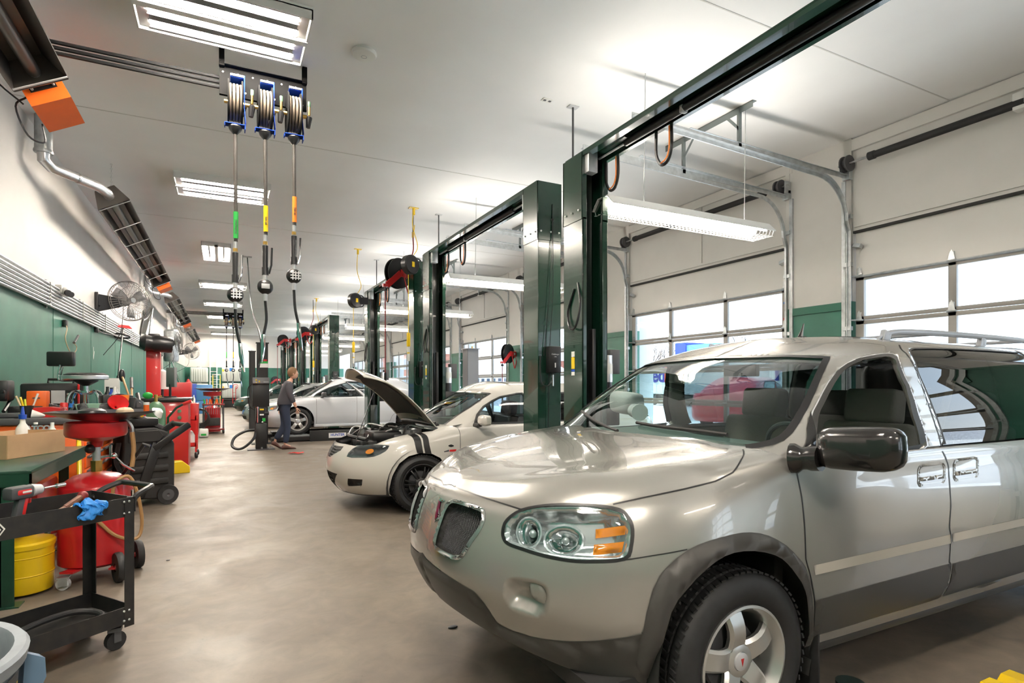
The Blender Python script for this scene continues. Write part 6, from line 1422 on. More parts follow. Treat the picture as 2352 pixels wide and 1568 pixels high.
# grey free standing lift post in front of the fourth garage door
P = thing('grey_lift_post', 'pale grey square post standing in front of a garage door window', 'post', (5.6, 13.45, 0))
MB().use('dark_grey').box2((5.46, 13.3, 0), (5.47, 13.62, 2.28)).use('mid_grey').box2((5.47, 13.3, 0), (5.76, 13.62, 2.28)).box2((5.43, 13.27, 2.28), (5.79, 13.65, 2.3)).box2((5.35, 13.2, 0), (5.85, 13.72, .02)).build('column', None, P)
MB().use('steel').cyl((5.55, 13.45, 2.3), (5.55, 13.45, 2.42), .015).use('brass').cyl((5.65, 13.45, 2.3), (5.65, 13.45, 2.36), .02).build('fitting', None, P)
# yellow floor ramp at the lower right
c = pz(2262, 1562, .03); P = thing('cable_ramp', 'yellow ridged ramp on the floor at the lower right corner', 'cable ramp', (c.x, c.y, 0))
for k, (dx, dy) in enumerate(((0, 0), (.17, -.005))): MB().use('yellow').prism([(-.11, 0), (-.04, .045), (.04, .045), (.11, 0)], (c.x + dx - .02, c.y - .18 + dy, 0), (1, 0, 0), (0, 0, 1), -.17).build('ridge', None, P)
# ---- far wall: white tanks, ladders, tub, hand truck
def tank(x0, z0, w, h, label, grey=False):
    y = 39.0; P = thing('storage_tank', label, 'tank', (x0 + w / 2, y, z0), 0, 'white ribbed storage tanks at the far wall'); m = MB().use('tank_white')
    m.box2((x0, y, z0), (x0 + w, y + .7, z0 + h), ch=.08); n = 7
    for i in range(n): m.box2((x0 + .06 + i * (w - .1) / n, y - .035, z0 + .08), (x0 + .06 + (i + .55) * (w - .1) / n, y + .02, z0 + h - .1), ch=.02)
    m.build('tank_shell', None, P)
    if not grey: MB().use('yellow').box2((x0 + .03, y - .045, z0 + h - .35), (x0 + .12, y - .036, z0 + h - .2)).use('blue_bright').box2((x0 + w * .4, y - .045, z0 + h - .32), (x0 + w * .58, y - .036, z0 + h - .12)).build('label_sticker', None, P)
    MB().use('light_grey').cyl((x0 + w / 2, y + .3, z0 + h), (x0 + w / 2, y + .3, z0 + h + .06), .12, n=16).build('cap', None, P)
tank(-.06, .55, 1.05, .92, 'lower white ribbed tank below the far hose reels'); tank(-.06, 1.56, 1.05, .95, 'upper white ribbed tank with a blue label')
P0_ = thing('spill_tub', 'black tub with a shelf standing under the white tanks', 'tub', (.5, 38.8, 0)); MB().use('black_matt').box2((-.1, 38.4, 0), (1.3, 39.7, .42), ch=.03).box2((-.15, 38.35, .42), (1.35, 39.75, .50), ch=.02).build('tub_body', None, P0_)
tank(-1.75, 1.5, .95, .90, 'upper grey ribbed tank left of the aluminium ladder', True); tank(-1.75, .5, .95, .95, 'lower grey ribbed tank left of the aluminium ladder', True)
P0_ = thing('tank_stand', 'dark stand under the grey ribbed tanks', 'stand', (-1.3, 39, 0)); MB().use('black_matt').box2((-1.8, 38.95, 0), (-.75, 39.75, .47), ch=.02).build('stand_body', None, P0_)
def ladder(x0, x1, h, y, m, rung, label, lean=.35, n=11, grp=None):
    P = thing('ladder', label, 'ladder', ((x0 + x1) / 2, y, 0)); r = MB().use(m)
    for x in (x0, x1): r.bar((x, y - lean, 0), (x, y, h), .05, .08)
    r.build('side_rail', None, P); g = MB().use(rung)
    for i in range(1, n + 1): f = i / (n + 1); g.bar((x0, y - lean * (1 - f), h * f), (x1, y - lean * (1 - f), h * f), .035, .03)
    g.build('rung', None, P); return P
ladder(-.70, -.33, 3.72, 39.7, 'alu', 'alu', 'long aluminium extension ladder leaning on the far wall')
L2 = ladder(-.52, -.14, 1.95, 37.6, 'yellow', 'alu', 'short yellow step ladder in front of the aluminium ladder', n=6); MB().use('plastic_white').box((-.33, 37.55, 1.95), (.46, .2, .06), ch=.01).build('ladder_cap', None, L2)
P0_ = thing('hand_truck', 'red hand truck with white wheels in front of the black tub', 'hand truck', (.62, 37.9, 0)); m = MB().use('tool_red')
for x in (.52, .68): m.tube([(x, 37.9, .15), (x, 38.0, 1.1), (x + .03, 38.0, 1.3)], .018, 8)
m.tube([(.52, 38.0, 1.25), (.6, 38.0, 1.38), (.78, 38.0, 1.36), (.78, 37.95, 1.2), (.68, 38, 1.1)], .018, 8, sm=3)
for z in (.3, .5, .7, .9): m.bar((.52, 37.93, z), (.68, 37.93, z), .02, .02)
m.build('frame', None, P0_)
for x in (.60, .85): MB().use('rubber').lathe([(.06, -.03), (.14, -.03), (.14, .03), (.06, .03)], (x, 37.85, .14), (.3, -1, 0), 18).use('white').cyl((x, 37.82, .14), (x, 37.88, .14), .07).build('wheel', None, P0_)
# ---------------------------------------------------------------- left wall: conduits, fans, lights, cords
P = thing('conduit_bundle', 'seven parallel steel conduits clamped along the top of the green wall', 'conduit', (XL, 15, 2.5))
m = MB().use('galv')
for j in range(7): z = 2.40 + j * .045; m.cyl((XL + .045, YN + .1, z), (XL + .045, 30, z), .0165, n=8)
m.build('conduit', None, P); m = MB().use('steel')
for k in range(16):
    y = 1.5 + k * 1.9; m.box2((XL + .002, y - .02, 2.36), (XL + .028, y + .02, 2.72))
    for j in range(7): m.box((XL + .05, y, 2.40 + j * .045), (.045, .03, .04), ch=.008)
m.build('clamp', None, P)
# emergency light
c = px(148, 670, XL + .08); P = thing('emergency_light', 'white twin headed emergency light on the wall above the conduits', 'wall light', c)
MB().use('plastic_white').box((XL + .04, c.y, c.z + .02), (.08, .26, .12), ch=.015).build('housing', None, P)
for s in (-.08, .09): MB().use('plastic_white').ball((XL + .11, c.y + s, c.z), .055, 10).use('dark_grey').cyl((XL + .13, c.y + s - .03, c.z - .02), (XL + .15, c.y + s - .05, c.z - .03), .04, n=14).build('lamp_head', None, P)
def fan(y, x, z, r, ax, label, arm=True):
    """caged wall fan; ax = direction it blows"""
    c = V((x, y, z)); a = V(ax).normalized(); P = thing('caged_fan', label, 'fan', c, 0, 'caged fans on the left wall')
    u = a.cross(V((0, 0, 1))).normalized(); w = u.cross(a); m = MB().use('fan_grey')
    for s, rr in ((.05, r), (-.05, r), (0, r + .005)): m.lathe([(rr + .006, 0), (rr, .006), (rr - .006, 0), (rr, -.006), (rr + .006, 0)], c + a * s, a, 40)
    for k in range(44):
        t = 2 * pi * k / 44; d = u * cos(t) + w * sin(t); d2 = u * cos(t + .25) + w * sin(t + .25)
        m.tube([c + a * .10 + d * .05, c + a * .09 + d2 * r * .6, c + a * .0 + d2 * r], .0034, 4, cap=False)
        if k % 2: m.tube([c - a * .10 + d * .09, c - a * .09 + d * r * .6, c + d * r], .003, 4, cap=False)
    for q in (.35, .7): m.lathe([(r * q + .003, 0), (r * q, .003), (r * q - .003, 0), (r * q, -.003), (r * q + .003, 0)], c + a * .095, a, 30)
    m.build('cage', None, P, ang=60)
    MB().use('chrome').cyl(c + a * .095, c + a * .11, .045, n=16).build('badge', None, P)
    b = MB().use('mid_grey')
    for k in range(3):
        t = .5 + 2 * pi * k / 3; vs = []
        for i in range(5):
            rr = .05 + (r - .09) * i / 4
            for s in (-1, 1): th = t + s * (.34 + .10 * sin(i)); dd = u * cos(th) + w * sin(th); vs += [c + dd * rr + a * (.03 * s)]
        b.add(vs, [(2 * i, 2 * i + 1, 2 * i + 3, 2 * i + 2) for i in range(4)])
    b = b.build('blade', None, P, fixn=False); t_ = b.modifiers.new('t', 'SOLIDIFY'); t_.thickness = .004
    MB().use('dark_grey').cyl(c - a * .10, c - a * .26, .075, .065, n=20).cyl(c - a * .02, c + a * .06, .05, n=16).build('motor', None, P)
    if arm:
        q = c - a * .18; mm = MB().use('black'); mm.tube([q, V((XL + .12, y - .15, z - .12)), V((XL + .05, y - .3, z - .15))], .022, 8)
        mm.box((XL + .03, y - .32, z - .12), (.05, .07, .42), ch=.006); mm.add([V((XL + .05, y - .3, z + .06)), V((x - .12, y - .04, z + .04)), V((x - .12, y - .04, z - .12)), V((XL + .05, y - .3, z - .25))] + [V((XL + .05, y - .28, z + .06)), V((x - .12, y - .02, z + .04)), V((x - .12, y - .02, z - .12)), V((XL + .05, y - .28, z - .25))], [(0, 1, 2, 3), (7, 6, 5, 4), (0, 4, 5, 1), (1, 5, 6, 2), (2, 6, 7, 3), (3, 7, 4, 0)])
        mm.build('wall_arm', None, P); MB().use('black').tube([c - a * .2 + V((0, 0, -.06)), V((x - .15, y, z - .6)), V((XL + .06, y + .1, z - 1.0))], .006, 5, sm=4).build('cord', None, P)
    return P
fan(12.6, -1.53, 2.93, .36, (.75, -1, .12), 'largest caged wall fan, nearest the camera above the conduits')
c = pd(412, 785, 19.5); fan(c.y, -1.35, c.z - .02, .36, (1, -.05, .1), 'caged wall fan turned edge on, above the red cabinet')
c = pd(432, 806, 23.5); fan(c.y, -1.15, c.z, .33, (.7, -1, .1), 'smallest caged wall fan, third along the wall')
# a steel duct disc seen edge on and a hot water tank shape on the wall
c = px(352, 728, -1.8); P = thing('steel_duct_cover', 'shiny steel curved cover on the wall beside the red column', 'duct cover', c)
MB().use('chrome').grid(lambda a, b: (-1.95 + .16 * sin(pi * a) , 18.2 + .5 * a + 1.0 * b, 2.75 + .85 * b), 12, 4).build('cover', None, P, fixn=False)
P = thing('white_water_heater', 'white cylindrical tank behind the edge-on fan', 'tank', (-1.66, 24.0, 2.4)); MB().use('galv').lathe([(.0, 2.2), (.22, 2.22), (.24, 2.3), (.24, 3.3), (.2, 3.36), (0, 3.38)], (-1.66, 24.0, 0), n=24).build('shell', None, P); MB().use('red').box((-1.46, 23.82, 3.0), (.01, .08, .12)).use('plastic_white').box((-1.47, 23.80, 2.9), (.01, .12, .2)).build('label', None, P)
# outlets with cords on the green wall
def outlet(u, v, label, cord=None, col='tan'):
    c = px(u, v, XL + .03); P = thing('wall_outlet', label, 'outlet', c); MB().use('black').box((XL + .03, c.y, c.z), (.05, .12, .10), ch=.01).build('box', None, P)
    if cord: MB().use(col).tube([c] + [px(a, b, XL + .07) for a, b in cord], .007, 6, sm=4).build('cord', None, P)
outlet(150, 743, 'black outlet box with a thin cord running down to the stool', [(154, 755), (150, 775), (154, 793), (160, 806)])
outlet(222, 757, 'small black outlet box at the top of the green wall', [(240, 765), (262, 770)], 'black')
c = px(5, 890, XL + .1); P = thing('power_adapter', 'black plugs and looping cord at the left picture edge', 'adapter', c); MB().use('black').box(px(8, 897, XL + .12), (.12, .22, .2), ch=.02).box(px(2, 906, XL + .12), (.1, .12, .1), ch=.02).build('plug', None, P)
MB().use('black').tube([px(4, 898, XL + .15), px(18, 900, XL + .15), px(24, 912, XL + .15), px(18, 930, XL + .15), px(8, 945, XL + .15)], .016, 7, sm=5).build('cord', None, P)
P = thing('spring_hook', 'short dark coil hook hanging on the green wall above the stool', 'hook', px(175, 780, XL + .05)); MB().use('dark_grey').tube([px(180, 771, XL + .06), px(170, 787, XL + .06)], .018, 8).use('tan').tube([px(170, 787, XL + .06), px(176, 796, XL + .06), px(174, 806, XL + .06), px(166, 812, XL + .06)], .006, 6, sm=4).build('hook', None, P)
P = thing('wall_mark', 'small white paint mark shaped like a tick on the green wall', 'mark', px(216, 810, XL)); MB().use('plastic_white').prism([(0, .12), (.03, .12), (.03, -.02), (.08, .05), (.10, .04), (.03, -.1), (0, -.08)], px(214, 812, XL + .004), (0, 1, 0), (0, 0, 1), .003).build('mark', None, P)
# long black pole with a red head, and a second one further on
for u0, v0, u1, v1, lb in ((283, 752, 270, 880, 'long black pole with a red head hanging beside the nearest fan cord'), (391, 812, 388, 870, 'second black pole with a red head, beyond the red column')):
    a, b = px(u0, v0, XL + .13), px(u1, v1, XL + .16); P = thing('pressure_hose_wand', lb, 'wand', a, 0, 'black wands with red heads on the wall'); MB().use('black').cyl(a, b, .016, n=8).cyl(b + (a - b) * .12, b + (a - b) * .02, .028, n=8).build('pole', None, P)
    MB().use('tool_red').prism([(-.2, -.01), (-.1, .05), (.1, .05), (.2, -.01)], a + V((0, 0, 0)), (.5, .8, 0), (0, 0, 1), .05).build('head', None, P)
    MB().use('black').lathe([(.16 + .012 * cos(t), .02 * sin(t)) for t in [2 * pi * i / 6 for i in range(7)]], a + V((0, -.3, -.2)), (.1, .2, 1), 20).build('coiled_cord', None, P)
# ---------------------------------------------------------------- workbench and what lies on it
BX = -1.07; P = thing('workbench', 'dark green steel workbench along the left wall', 'workbench', (-1.5, 5.3, 0))
MB().use('bench_green').box2((XL + .03, 4.56, .84), (BX, 6.15, .862), ch=.002).box2((BX - .012, 4.56, .765), (BX, 6.15, .84)).box2((XL + .03, 4.56, .765), (BX, 4.572, .84)).build('bench_top', None, P)
for x in (BX - .17, XL + .1):
    for y in (4.62, 6.05): MB().use('bench_green').box2((x, y, 0), (x + .07, y + .006, .765)).box2((x, y, 0), (x + .006, y + .07, .765)).box2((x - .03, y - .03, 0), (x + .1, y + .09, .008)).build('leg', None, P)
MB().use('bench_green').bar((BX - .14, 5.25, .12), (BX - .14, 6.05, .45), .02, .05).bar((BX - .5, 4.62, .62), (BX - .05, 4.62, .62), .04, .05).build('brace', None, P)
def box_open(P, c, d, h, rz, m='card'):
    q = MB().use(m); t = .006
    for sx, sy, w, l in ((0, -1, d[0], t), (0, 1, d[0], t), (-1, 0, t, d[1]), (1, 0, t, d[1])):
        o = V((sx * d[0] / 2, sy * d[1] / 2, h / 2)); o.rotate(Matrix.Rotation(rz, 3, 'Z')); q.box(V(c) + o, (w, l, h), rz=rz)
    q.box(V(c) + V((0, 0, .004)), (d[0], d[1], .008), rz=rz); return q
cb = V((-1.42, 5.58, .864)); P = thing('cardboard_box', 'open cardboard box of bottles on the green workbench', 'box', cb); box_open(P, cb, (.36, .56), .17, R(-24)).build('carton', None, P)
def bottle(base, h, r, label, m='plastic_white', cap='plastic_white', grp='bottles in the cardboard box', spray=False):
    base = V(base); P = thing('bottle', label, 'bottle', base, 0, grp); MB().use(m).lathe([(0, 0), (r, .004), (r, h * .62), (r * .85, h * .72), (r * .42, h * .86), (r * .36, h)], base, n=20).build('bottle_body', None, P)
    if spray: MB().use('blue').cyl(base + V((0, 0, h)), base + V((0, 0, h + .035)), r * .55, n=16).cyl(base + V((0, 0, h + .035)), base + V((0, 0, h + .10)), r * .3, r * .15, n=10).build('nozzle', None, P)
    else: MB().use(cap).cyl(base + V((0, 0, h)), base + V((0, 0, h + .016)), r * .4, n=14).build('cap', None, P)
    return P
z_ = .875
bottle(pd(52, 1030, 4.62).xy.to_3d() + V((0, 0, z_)), .245, .048, 'white bottle with tall blue nozzle in the cardboard box', spray=True)
bottle(pd(82, 1030, 4.72).xy.to_3d() + V((0, 0, z_)), .195, .037, 'clear plastic bottle in the middle of the cardboard box', 'clear')
bottle(pd(120, 1030, 4.85).xy.to_3d() + V((0, 0, z_)), .185, .036, 'white capped bottle at the right end of the cardboard box', 'tank_white')
# orange tool chest beyond the bench
T = thing('tool_chest', 'orange tool chest with black top and dark drawer handles behind the bench', 'tool chest', (-1.6, 7.4, 0)); ZT = 1.09
MB().use('orange').box2((XL + .03, 6.60, .12), (-1.17, 8.3, ZT - .06), ch=.01).build('body', None, T)
MB().use('dark_grey').box2((XL + .03, 6.57, ZT - .06), (-1.14, 8.33, ZT), ch=.01).build('top_mat', None, T)
for j in range(6):
    z = .20 + j * .135
    for y0, y1 in ((6.66, 7.4), (7.46, 8.24)):
        d = MB().use('orange').box2((-1.17, y0, z), (-1.155, y1, z + .125), ch=.003).build('drawer', None, T); MB().use('dark_grey').box2((-1.155, y0 + .03, z + .09), (-1.125, y1 - .03, z + .112), ch=.005).build('handle', None, d)
pl = MB().use('orange').box2((XL + .12, 6.585, .2), (-1.2, 6.60, ZT - .1), ch=.003).build('side_panel', None, T); text_mesh('MATCO', 'lettering', 'satin', .062, (-1.52, 6.575, 1.0), (1, 0, 0), (0, 0, 1), pl, .004, bold=.003); MB().use('steel').cyl((-1.76, 6.57, .93), (-1.76, 6.585, .93), .012, n=12).build('lock', None, pl)
for x in (-1.9, -1.25):
    for y in (6.7, 8.2): MB().use('black').lathe([(.02, -.02), (.055, -.02), (.055, .02), (.02, .02)], (x, y, .055), (0, 1, 0), 16).box((x, y, .1), (.04, .04, .05)).build('caster', None, T)
def on(u, v, y): p = py(u, v, y); return V((p.x, y, ZT + .002))
g_top = 'things on top of the orange tool chest'
def simple(name, label, cat, mb, part='body', m=None, base=(0, 0, 0), grp=None):
    P = thing(name, label, cat, base, 0, grp); mb.build(part, m, P); return P
b = on(62, 945, 6.75); P = thing('pen_cup', 'black mesh cup of pens and markers on the tool chest', 'cup', b); MB().use('black').lathe([(.045, 0), (.055, .11), (.05, .11), (.04, .005), (0, .005)], b, n=18).build('cup', None, P)
for i, (c_, dx, dz) in enumerate((('yellow', -.03, .19), ('yellow_green', -.01, .17), ('plastic_white', .05, .22), ('orange', .035, .16), ('tan', -.05, .20))): MB().use(c_).cyl(b + V((dx * .3, 0, .02)), b + V((dx * 1.6, 0, dz)), .009, n=8).build('marker', None, P)
b = on(30, 950, 6.8); simple('closed_laptop', 'flat dark case lying at the left end of the tool chest', 'case', MB().use('dark_grey').box(b + V((.02, .05, .02)), (.30, .26, .035), ch=.01), 'case_body', None, b)
b = on(38, 940, 7.2); simple('small_camera', 'small black gadget beside the pen cup', 'gadget', MB().use('black').box(b + V((0, 0, .05)), (.13, .08, .09), ch=.02).ball(b + V((.07, 0, .05)), .035, 8), 'case_body', None, b)
b = on(88, 935, 7.3); P = thing('small_drawer_box', 'small orange drawer box behind the red tool case', 'box', b); MB().use('orange').box(b + V((0, 0, .12)), (.16, .14, .24), ch=.01).build('box_body', None, P); MB().use('dark_grey').box(b + V((0, -.072, .17)), (.06, .006, .012)).box(b + V((0, -.072, .08)), (.1, .006, .02)).build('handle', None, P)
b = on(94, 945, 6.8); P = thing('red_case', 'red plastic case with sloping lid on the tool chest', 'case', b); MB().use('tool_red').prism([(-.14, 0), (.16, 0), (.16, .08), (.08, .095), (-.10, .085)], b + V((0, .08, 0)), (1, 0, 0), (0, 0, 1), .15).build('case_body', None, P)
b = on(72, 944, 6.72); P = thing('paper_funnel', 'white paper cone lying in front of the red case', 'paper', b); MB().use('plastic_white').cyl(b + V((0, 0, .03)), b + V((.10, .02, .015)), .045, .01, n=14).build('paper', None, P)
b = on(140, 930, 7.75); P = thing('hard_case', 'large black hard case with carry handle standing on the tool chest', 'case', b); q = MB().use('black'); q.box(b + V((-.06, .05, .16)), (.58, .14, .32), ch=.03); q.build('case_body', None, P); MB().use('black').tube([b + V((-.12, .05, .31)), b + V((-.12, .05, .36)), b + V((.1, .05, .36)), b + V((.1, .05, .31))], .014, 8).build('handle', None, P); MB().use('light_grey').box(b + V((-.02, -.022, .17)), (.12, .004, .14)).build('label', None, P); MB().use('tool_red').tube([b + V((.16, -.03, .0)), b + V((.16, -.03, .30)), b + V((.17, .02, .34))], .012, 6).build('strap', None, P)
b = on(147, 935, 7.1); P = thing('soda_can', 'red soda can with a white script logo on the tool chest', 'can', b); s = MB().use('tool_red').lathe([(.026, 0), (.033, .008), (.033, .115), (.027, .125)], b, n=24).use('alu').cyl(b + V((0, 0, .118)), b + V((0, 0, .124)), .027, n=20).build('can_body', None, P); text_mesh('Coca', 'lettering', 'white', .03, b + V((.0, -.034, .075)), (1, .0, 0), (.15, 0, 1), s); text_mesh('Cola', 'lettering', 'white', .03, b + V((.002, -.034, .048)), (1, 0, 0), (.15, 0, 1), s)
b = on(157, 930, 7.3); P = bottle(b, .20, .034, 'clear water bottle with blue label behind the soda can', 'clear', grp=None); MB().use('blue_bright').cyl(b + V((0, 0, .07)), b + V((0, 0, .11)), .035, n=20).build('label', None, P)
for k in range(4): b = on(106 + k * 9, 932, 7.35); P = thing('socket', 'dark upright sockets in a row behind the soda can', 'socket', b, 0, 'row of black sockets'); MB().use('black').lathe([(0, 0), (.035, 0), (.035, .11 - .01 * k), (.02, .12 - .01 * k), (0, .12 - .01 * k)], b, n=14).build('socket_body', None, P)
# shop stool standing on the chest
b = on(197, 940, 7.3); P = thing('shop_stool', 'chrome shop stool with round black seat and small backrest, standing on the chest', 'stool', b); z0 = b.z
q = MB().use('vinyl').lathe([(0, .415), (.15, .425), (.185, .41), (.19, .395)], b, n=32).build('seat', None, P); MB().use('alu').lathe([(.188, .40), (.198, .392), (.198, .362), (.19, .355), (.0, .355)], b, n=36).build('seat_ring', None, q)
MB().use('chrome').cyl(b + V((0, 0, .10)), b + V((0, 0, .36)), .022, n=14).lathe([(.022, .24), (.07, .24), (.07, .22), (.05, .20), (.022, .20)], b, n=20).build('column', None, P); MB().use('black').lathe([(.03, .355), (.11, .352), (.11, .34), (.06, .31), (.03, .29)], b, n=20).build('seat_plate', None, P)
for k in range(4): t = pi / 4 + k * pi / 2; d = V((cos(t), sin(t), 0)); MB().use('chrome').tube([b + d * .05 + V((0, 0, .22)), b + d * .12 + V((0, 0, .235)), b + d * .17 + V((0, 0, .18)), b + d * .19 + V((0, 0, .07)), b + d * .25 + V((0, 0, 0.005))], .013, 8, sm=5).build('leg', None, P)
r = MB().use('chrome')
for s in (-.045, .045): r.tube([b + V((-.06, s, .35)), b + V((-.19, s, .345)), b + V((-.22, s, .38)), b + V((-.20, s, .52))], .010, 8, sm=4)
r.build('back_support', None, P); MB().use('vinyl').box(b + V((-.20, -.02, .565)), (.24, .07, .15), rz=.0, rot=Euler((0, 0, R(-12))), ch=.03).build('backrest', None, P)
# green tub and black grinder under the stool, bottles, funnels further along
b = on(205, 945, 6.75); P = thing('green_tub', 'pale green plastic tub beneath the stool', 'tub', b); MB().use('glass_green').lathe([(0, 0), (.10, 0), (.135, .12), (.13, .12), (.095, .008), (0, .008)], b, n=4).build('tub_body', None, P)
for k, (u, v, y, w, h, lb) in enumerate(((192, 948, 6.62, .07, .13, 'small black block standing in front of the green tub'), (236, 945, 6.75, .17, .12, 'black grinder head right of the green tub'), (250, 940, 7.2, .16, .2, 'black leaning holder behind the red funnel'), (283, 940, 7.4, .16, .2, 'dark stacked charger behind the red funnel'), (310, 942, 7.3, .18, .15, 'grey power tool lying near the yellow handle'))):
    b = on(u, v, y); P = thing('shop_tool', lb, 'tool', b); MB().use('black').box(b + V((0, 0, h / 2)), (w, .1, h), rot=Euler((0, R(8 * (k - 2)), .3 * k)), ch=.02).use('dark_grey').cyl(b + V((w * .2, -.05, h * .6)), b + V((w * .2, -.075, h * .6)), .03, n=12).use('light_grey').box(b + V((-.02, -.055, h * .4)), (.05, .006, .02)).build('tool_body', None, P)
b = on(268, 945, 6.7); P = thing('red_funnel', 'red funnel and orange cup lying beside the stool', 'funnel', b); MB().use('tool_red').lathe([(.012, -.09), (.014, -.03), (.085, .05), (.09, .05), (.088, .058), (.06, .03), (.01, -.03)], b + V((0, 0, .10)), (.35, -.75, .55), 22).build('cone', None, P); MB().use('orange_label').lathe([(.0, .11), (.06, .11), (.07, .2), (.064, .2), (.055, .12), (0, .12)], b + V((.02, .12, 0)), n=20).build('cup', None, P)
for i, (u, y, h, r_, m_, c_, lb) in enumerate(((247, 8.0, .26, .04, 'black', 'black', 'black bottle with blue label, left of the spray cans'), (256, 7.9, .25, .038, 'blue', 'black', 'dark blue bottle beside the white spray can'), (263, 7.8, .26, .035, 'plastic_white', 'plastic_white', 'white spray can with red lettering'), (268, 8.15, .24, .045, 'tank_white', 'plastic_white', 'white jug behind the spray can'), (276, 7.8, .15, .042, 'light_grey', 'dark_grey', 'short grey tin right of the spray can'))):
    p = py(u, 930, y); b = V((p.x, y, ZT + .005)); bottle(b, h, r_, lb, m_, c_, 'bottles at the back of the tool chest')
b = V((py(258, 880, 8.2).x, 8.2, ZT)); simple('white_carton', 'white carton standing behind the spray cans', 'box', MB().use('plastic_white').box(b + V((0, 0, .19)), (.14, .1, .38)), 'carton_body', None, b)
# long handled tools leaning on the wall
for (a, b, r0, m_, head, lb, nm) in (((280, 862), (313, 955), .011, 'wood', 'black', 'wooden handled rubber mallet leaning behind the tray', 'mallet'), ((302, 868), (304, 940), .012, 'wood', 'dark_grey', 'upright wooden handle beside the mallet', 'broom_handle'), ((316, 905), (326, 955), .016, 'yellow', 'black', 'yellow and black pry bar handle sticking up behind the tray', 'pry_bar')):
    p, q = pd(a[0], a[1], 6.5), pd(b[0], b[1], 6.1); P = thing(nm, lb, nm.replace('_', ' '), q); MB().use(m_).cyl(p, q, r0, n=8).build('handle', None, P)
    hd_ = MB().use(head)
    if nm == 'mallet': hd_.ball(p, .055, 10, (.6, .6, 1.3))
    else: hd_.cyl(p, p + (q - p) * .35, r0 * 1.5, n=10)
    hd_.build('head', None, P)
# ---------------------------------------------------------------- oil drain with its square tray
OD = V((-.83, 5.14, 0)); P = thing('oil_drain', 'red rolling oil drain tank with a red bowl, hose and valve', 'oil drain', OD)
MB().use('red').lathe([(0, .10), (.20, .10), (.228, .12), (.228, .66), (.222, .675), (.14, .735), (.04, .76), (0, .762)], OD, n=48).build('tank', None, P)
MB().use('red').lathe([(.035, 1.0), (.07, .985), (.182, 1.02), (.192, 1.04), (.192, 1.12), (.182, 1.125), (.182, 1.04), (.05, 1.0), (.035, .94)], OD, n=44).build('bowl', None, P)
q = MB().use('galv').cyl(OD + V((0, 0, .83)), OD + V((0, 0, .98)), .026, n=16); q.use('brass').cyl(OD + V((0, 0, .76)), OD + V((0, 0, .84)), .036, n=8).use('tool_red').cyl(OD + V((0, 0, .74)), OD + V((0, 0, .77)), .03, n=12).cyl(OD + V((0, 0, .94)), OD + V((0, 0, 1.0)), .03, n=14); q.use('chrome').cyl(OD + V((.03, 0, .86)), OD + V((.12, -.02, .87)), .012).tube([OD + V((.11, -.02, .87)), OD + V((.17, -.03, .80)), OD + V((.24, -.03, .75))], .009, 6).cyl(OD + V((.09, -.02, .86)), OD + V((.09, -.02, .95)), .01).ball(OD + V((.11, -.02, .87)), .022, 8); q.build('riser_pipe', None, P)
MB().use('black').ball(OD + V((-.035, -.03, .93)), .034, 10).build('knob', None, P)
MB().use('steel').tube([OD + V((.14, .0, 1.12)), OD + V((.18, .0, 1.13)), OD + V((.215, 0, 1.08)), OD + V((.22, 0, 1.03))], .014, 8, sm=4).use('hose_tan').tube([OD + V((.22, 0, 1.04)), OD + V((.23, 0, .9)), OD + V((.22, -.02, .78))], .016, 8, sm=4).tube([OD + V((.13, -.19, .50)), OD + V((.14, -.24, .68)), OD + V((.22, -.22, .74)), OD + V((.27, -.18, .62)), OD + V((.30, -.16, .40)), OD + V((.27, -.18, .28)), OD + V((.15, -.22, .32)), OD + V((.05, -.25, .44))], .012, 8, sm=5).build('drain_hose', None, P)
MB().use('chrome').lathe([(.013 + .003 * (i % 2), .5 + i * .01) for i in range(14)], OD + V((.245, -.17, 0)), n=10).build('hose_spring', None, P)
MB().use('red').bar(OD + V((-.13, -.26, .105)), OD + V((.1, .2, .105)), .09, .012).bar(OD + V((.23, .1, .1)), OD + V((.14, -.27, .1)), .06, .012).build('base_frame', None, P)
for dx, dy, r_ in ((.25, .06, .10), (.17, -.26, .10)): MB().use('rubber').lathe([(.03, -.022), (.10, -.022), (.105, -.01), (.105, .01), (.10, .022), (.03, .022)], OD + V((dx, dy, .105)), (.9, .35, 0), 24).use('dark_red').cyl(OD + V((dx - .02, dy, .105)), OD + V((dx + .025, dy, .105)), .02, n=10).build('wheel', None, P)
MB().use('galv').box(OD + V((-.14, -.27, .085)), (.07, .06, .008)).box(OD + V((-.14, -.305, .06)), (.05, .006, .06)).use('light_grey').lathe([(.01, -.014), (.042, -.014), (.042, .014), (.01, .014)], OD + V((-.14, -.28, .042)), (.3, 1, 0), 20).build('caster', None, P)
MB().use('black').tube([OD + V((.14, .10, .70)), OD + V((.22, .02, .82)), OD + V((.30, -.05, .95)), OD + V((.34, -.05, .93))], .014, 8).build('push_handle', None, P)
TR = OD + V((.04, .06, 1.125)); P = thing('drip_tray', 'wide black eight sided drip tray resting on the red bowl', 'tray', TR)
n = 8; pr = []; rz_ = R(20)
for rr, z in ((.10, .0), (.24, .03), (.355, .065), (.37, .075), (.36, .075), (.24, .04), (.10, .012)): pr.append((rr, z))
q = MB().use('tray_black').lathe(pr, (0, 0, 0), n=8); mt = Matrix.Translation(TR) @ Matrix.Rotation(rz_, 4, 'Z') @ Matrix.Scale(1.0, 4); q.xf(mt); q.build('pan', None, P, ang=10)
MB().use('plastic_white').cyl(TR + V((.34, -.08, .055)), TR + V((.37, -.09, .075)), .05, .02, n=12).build('spout', None, P)
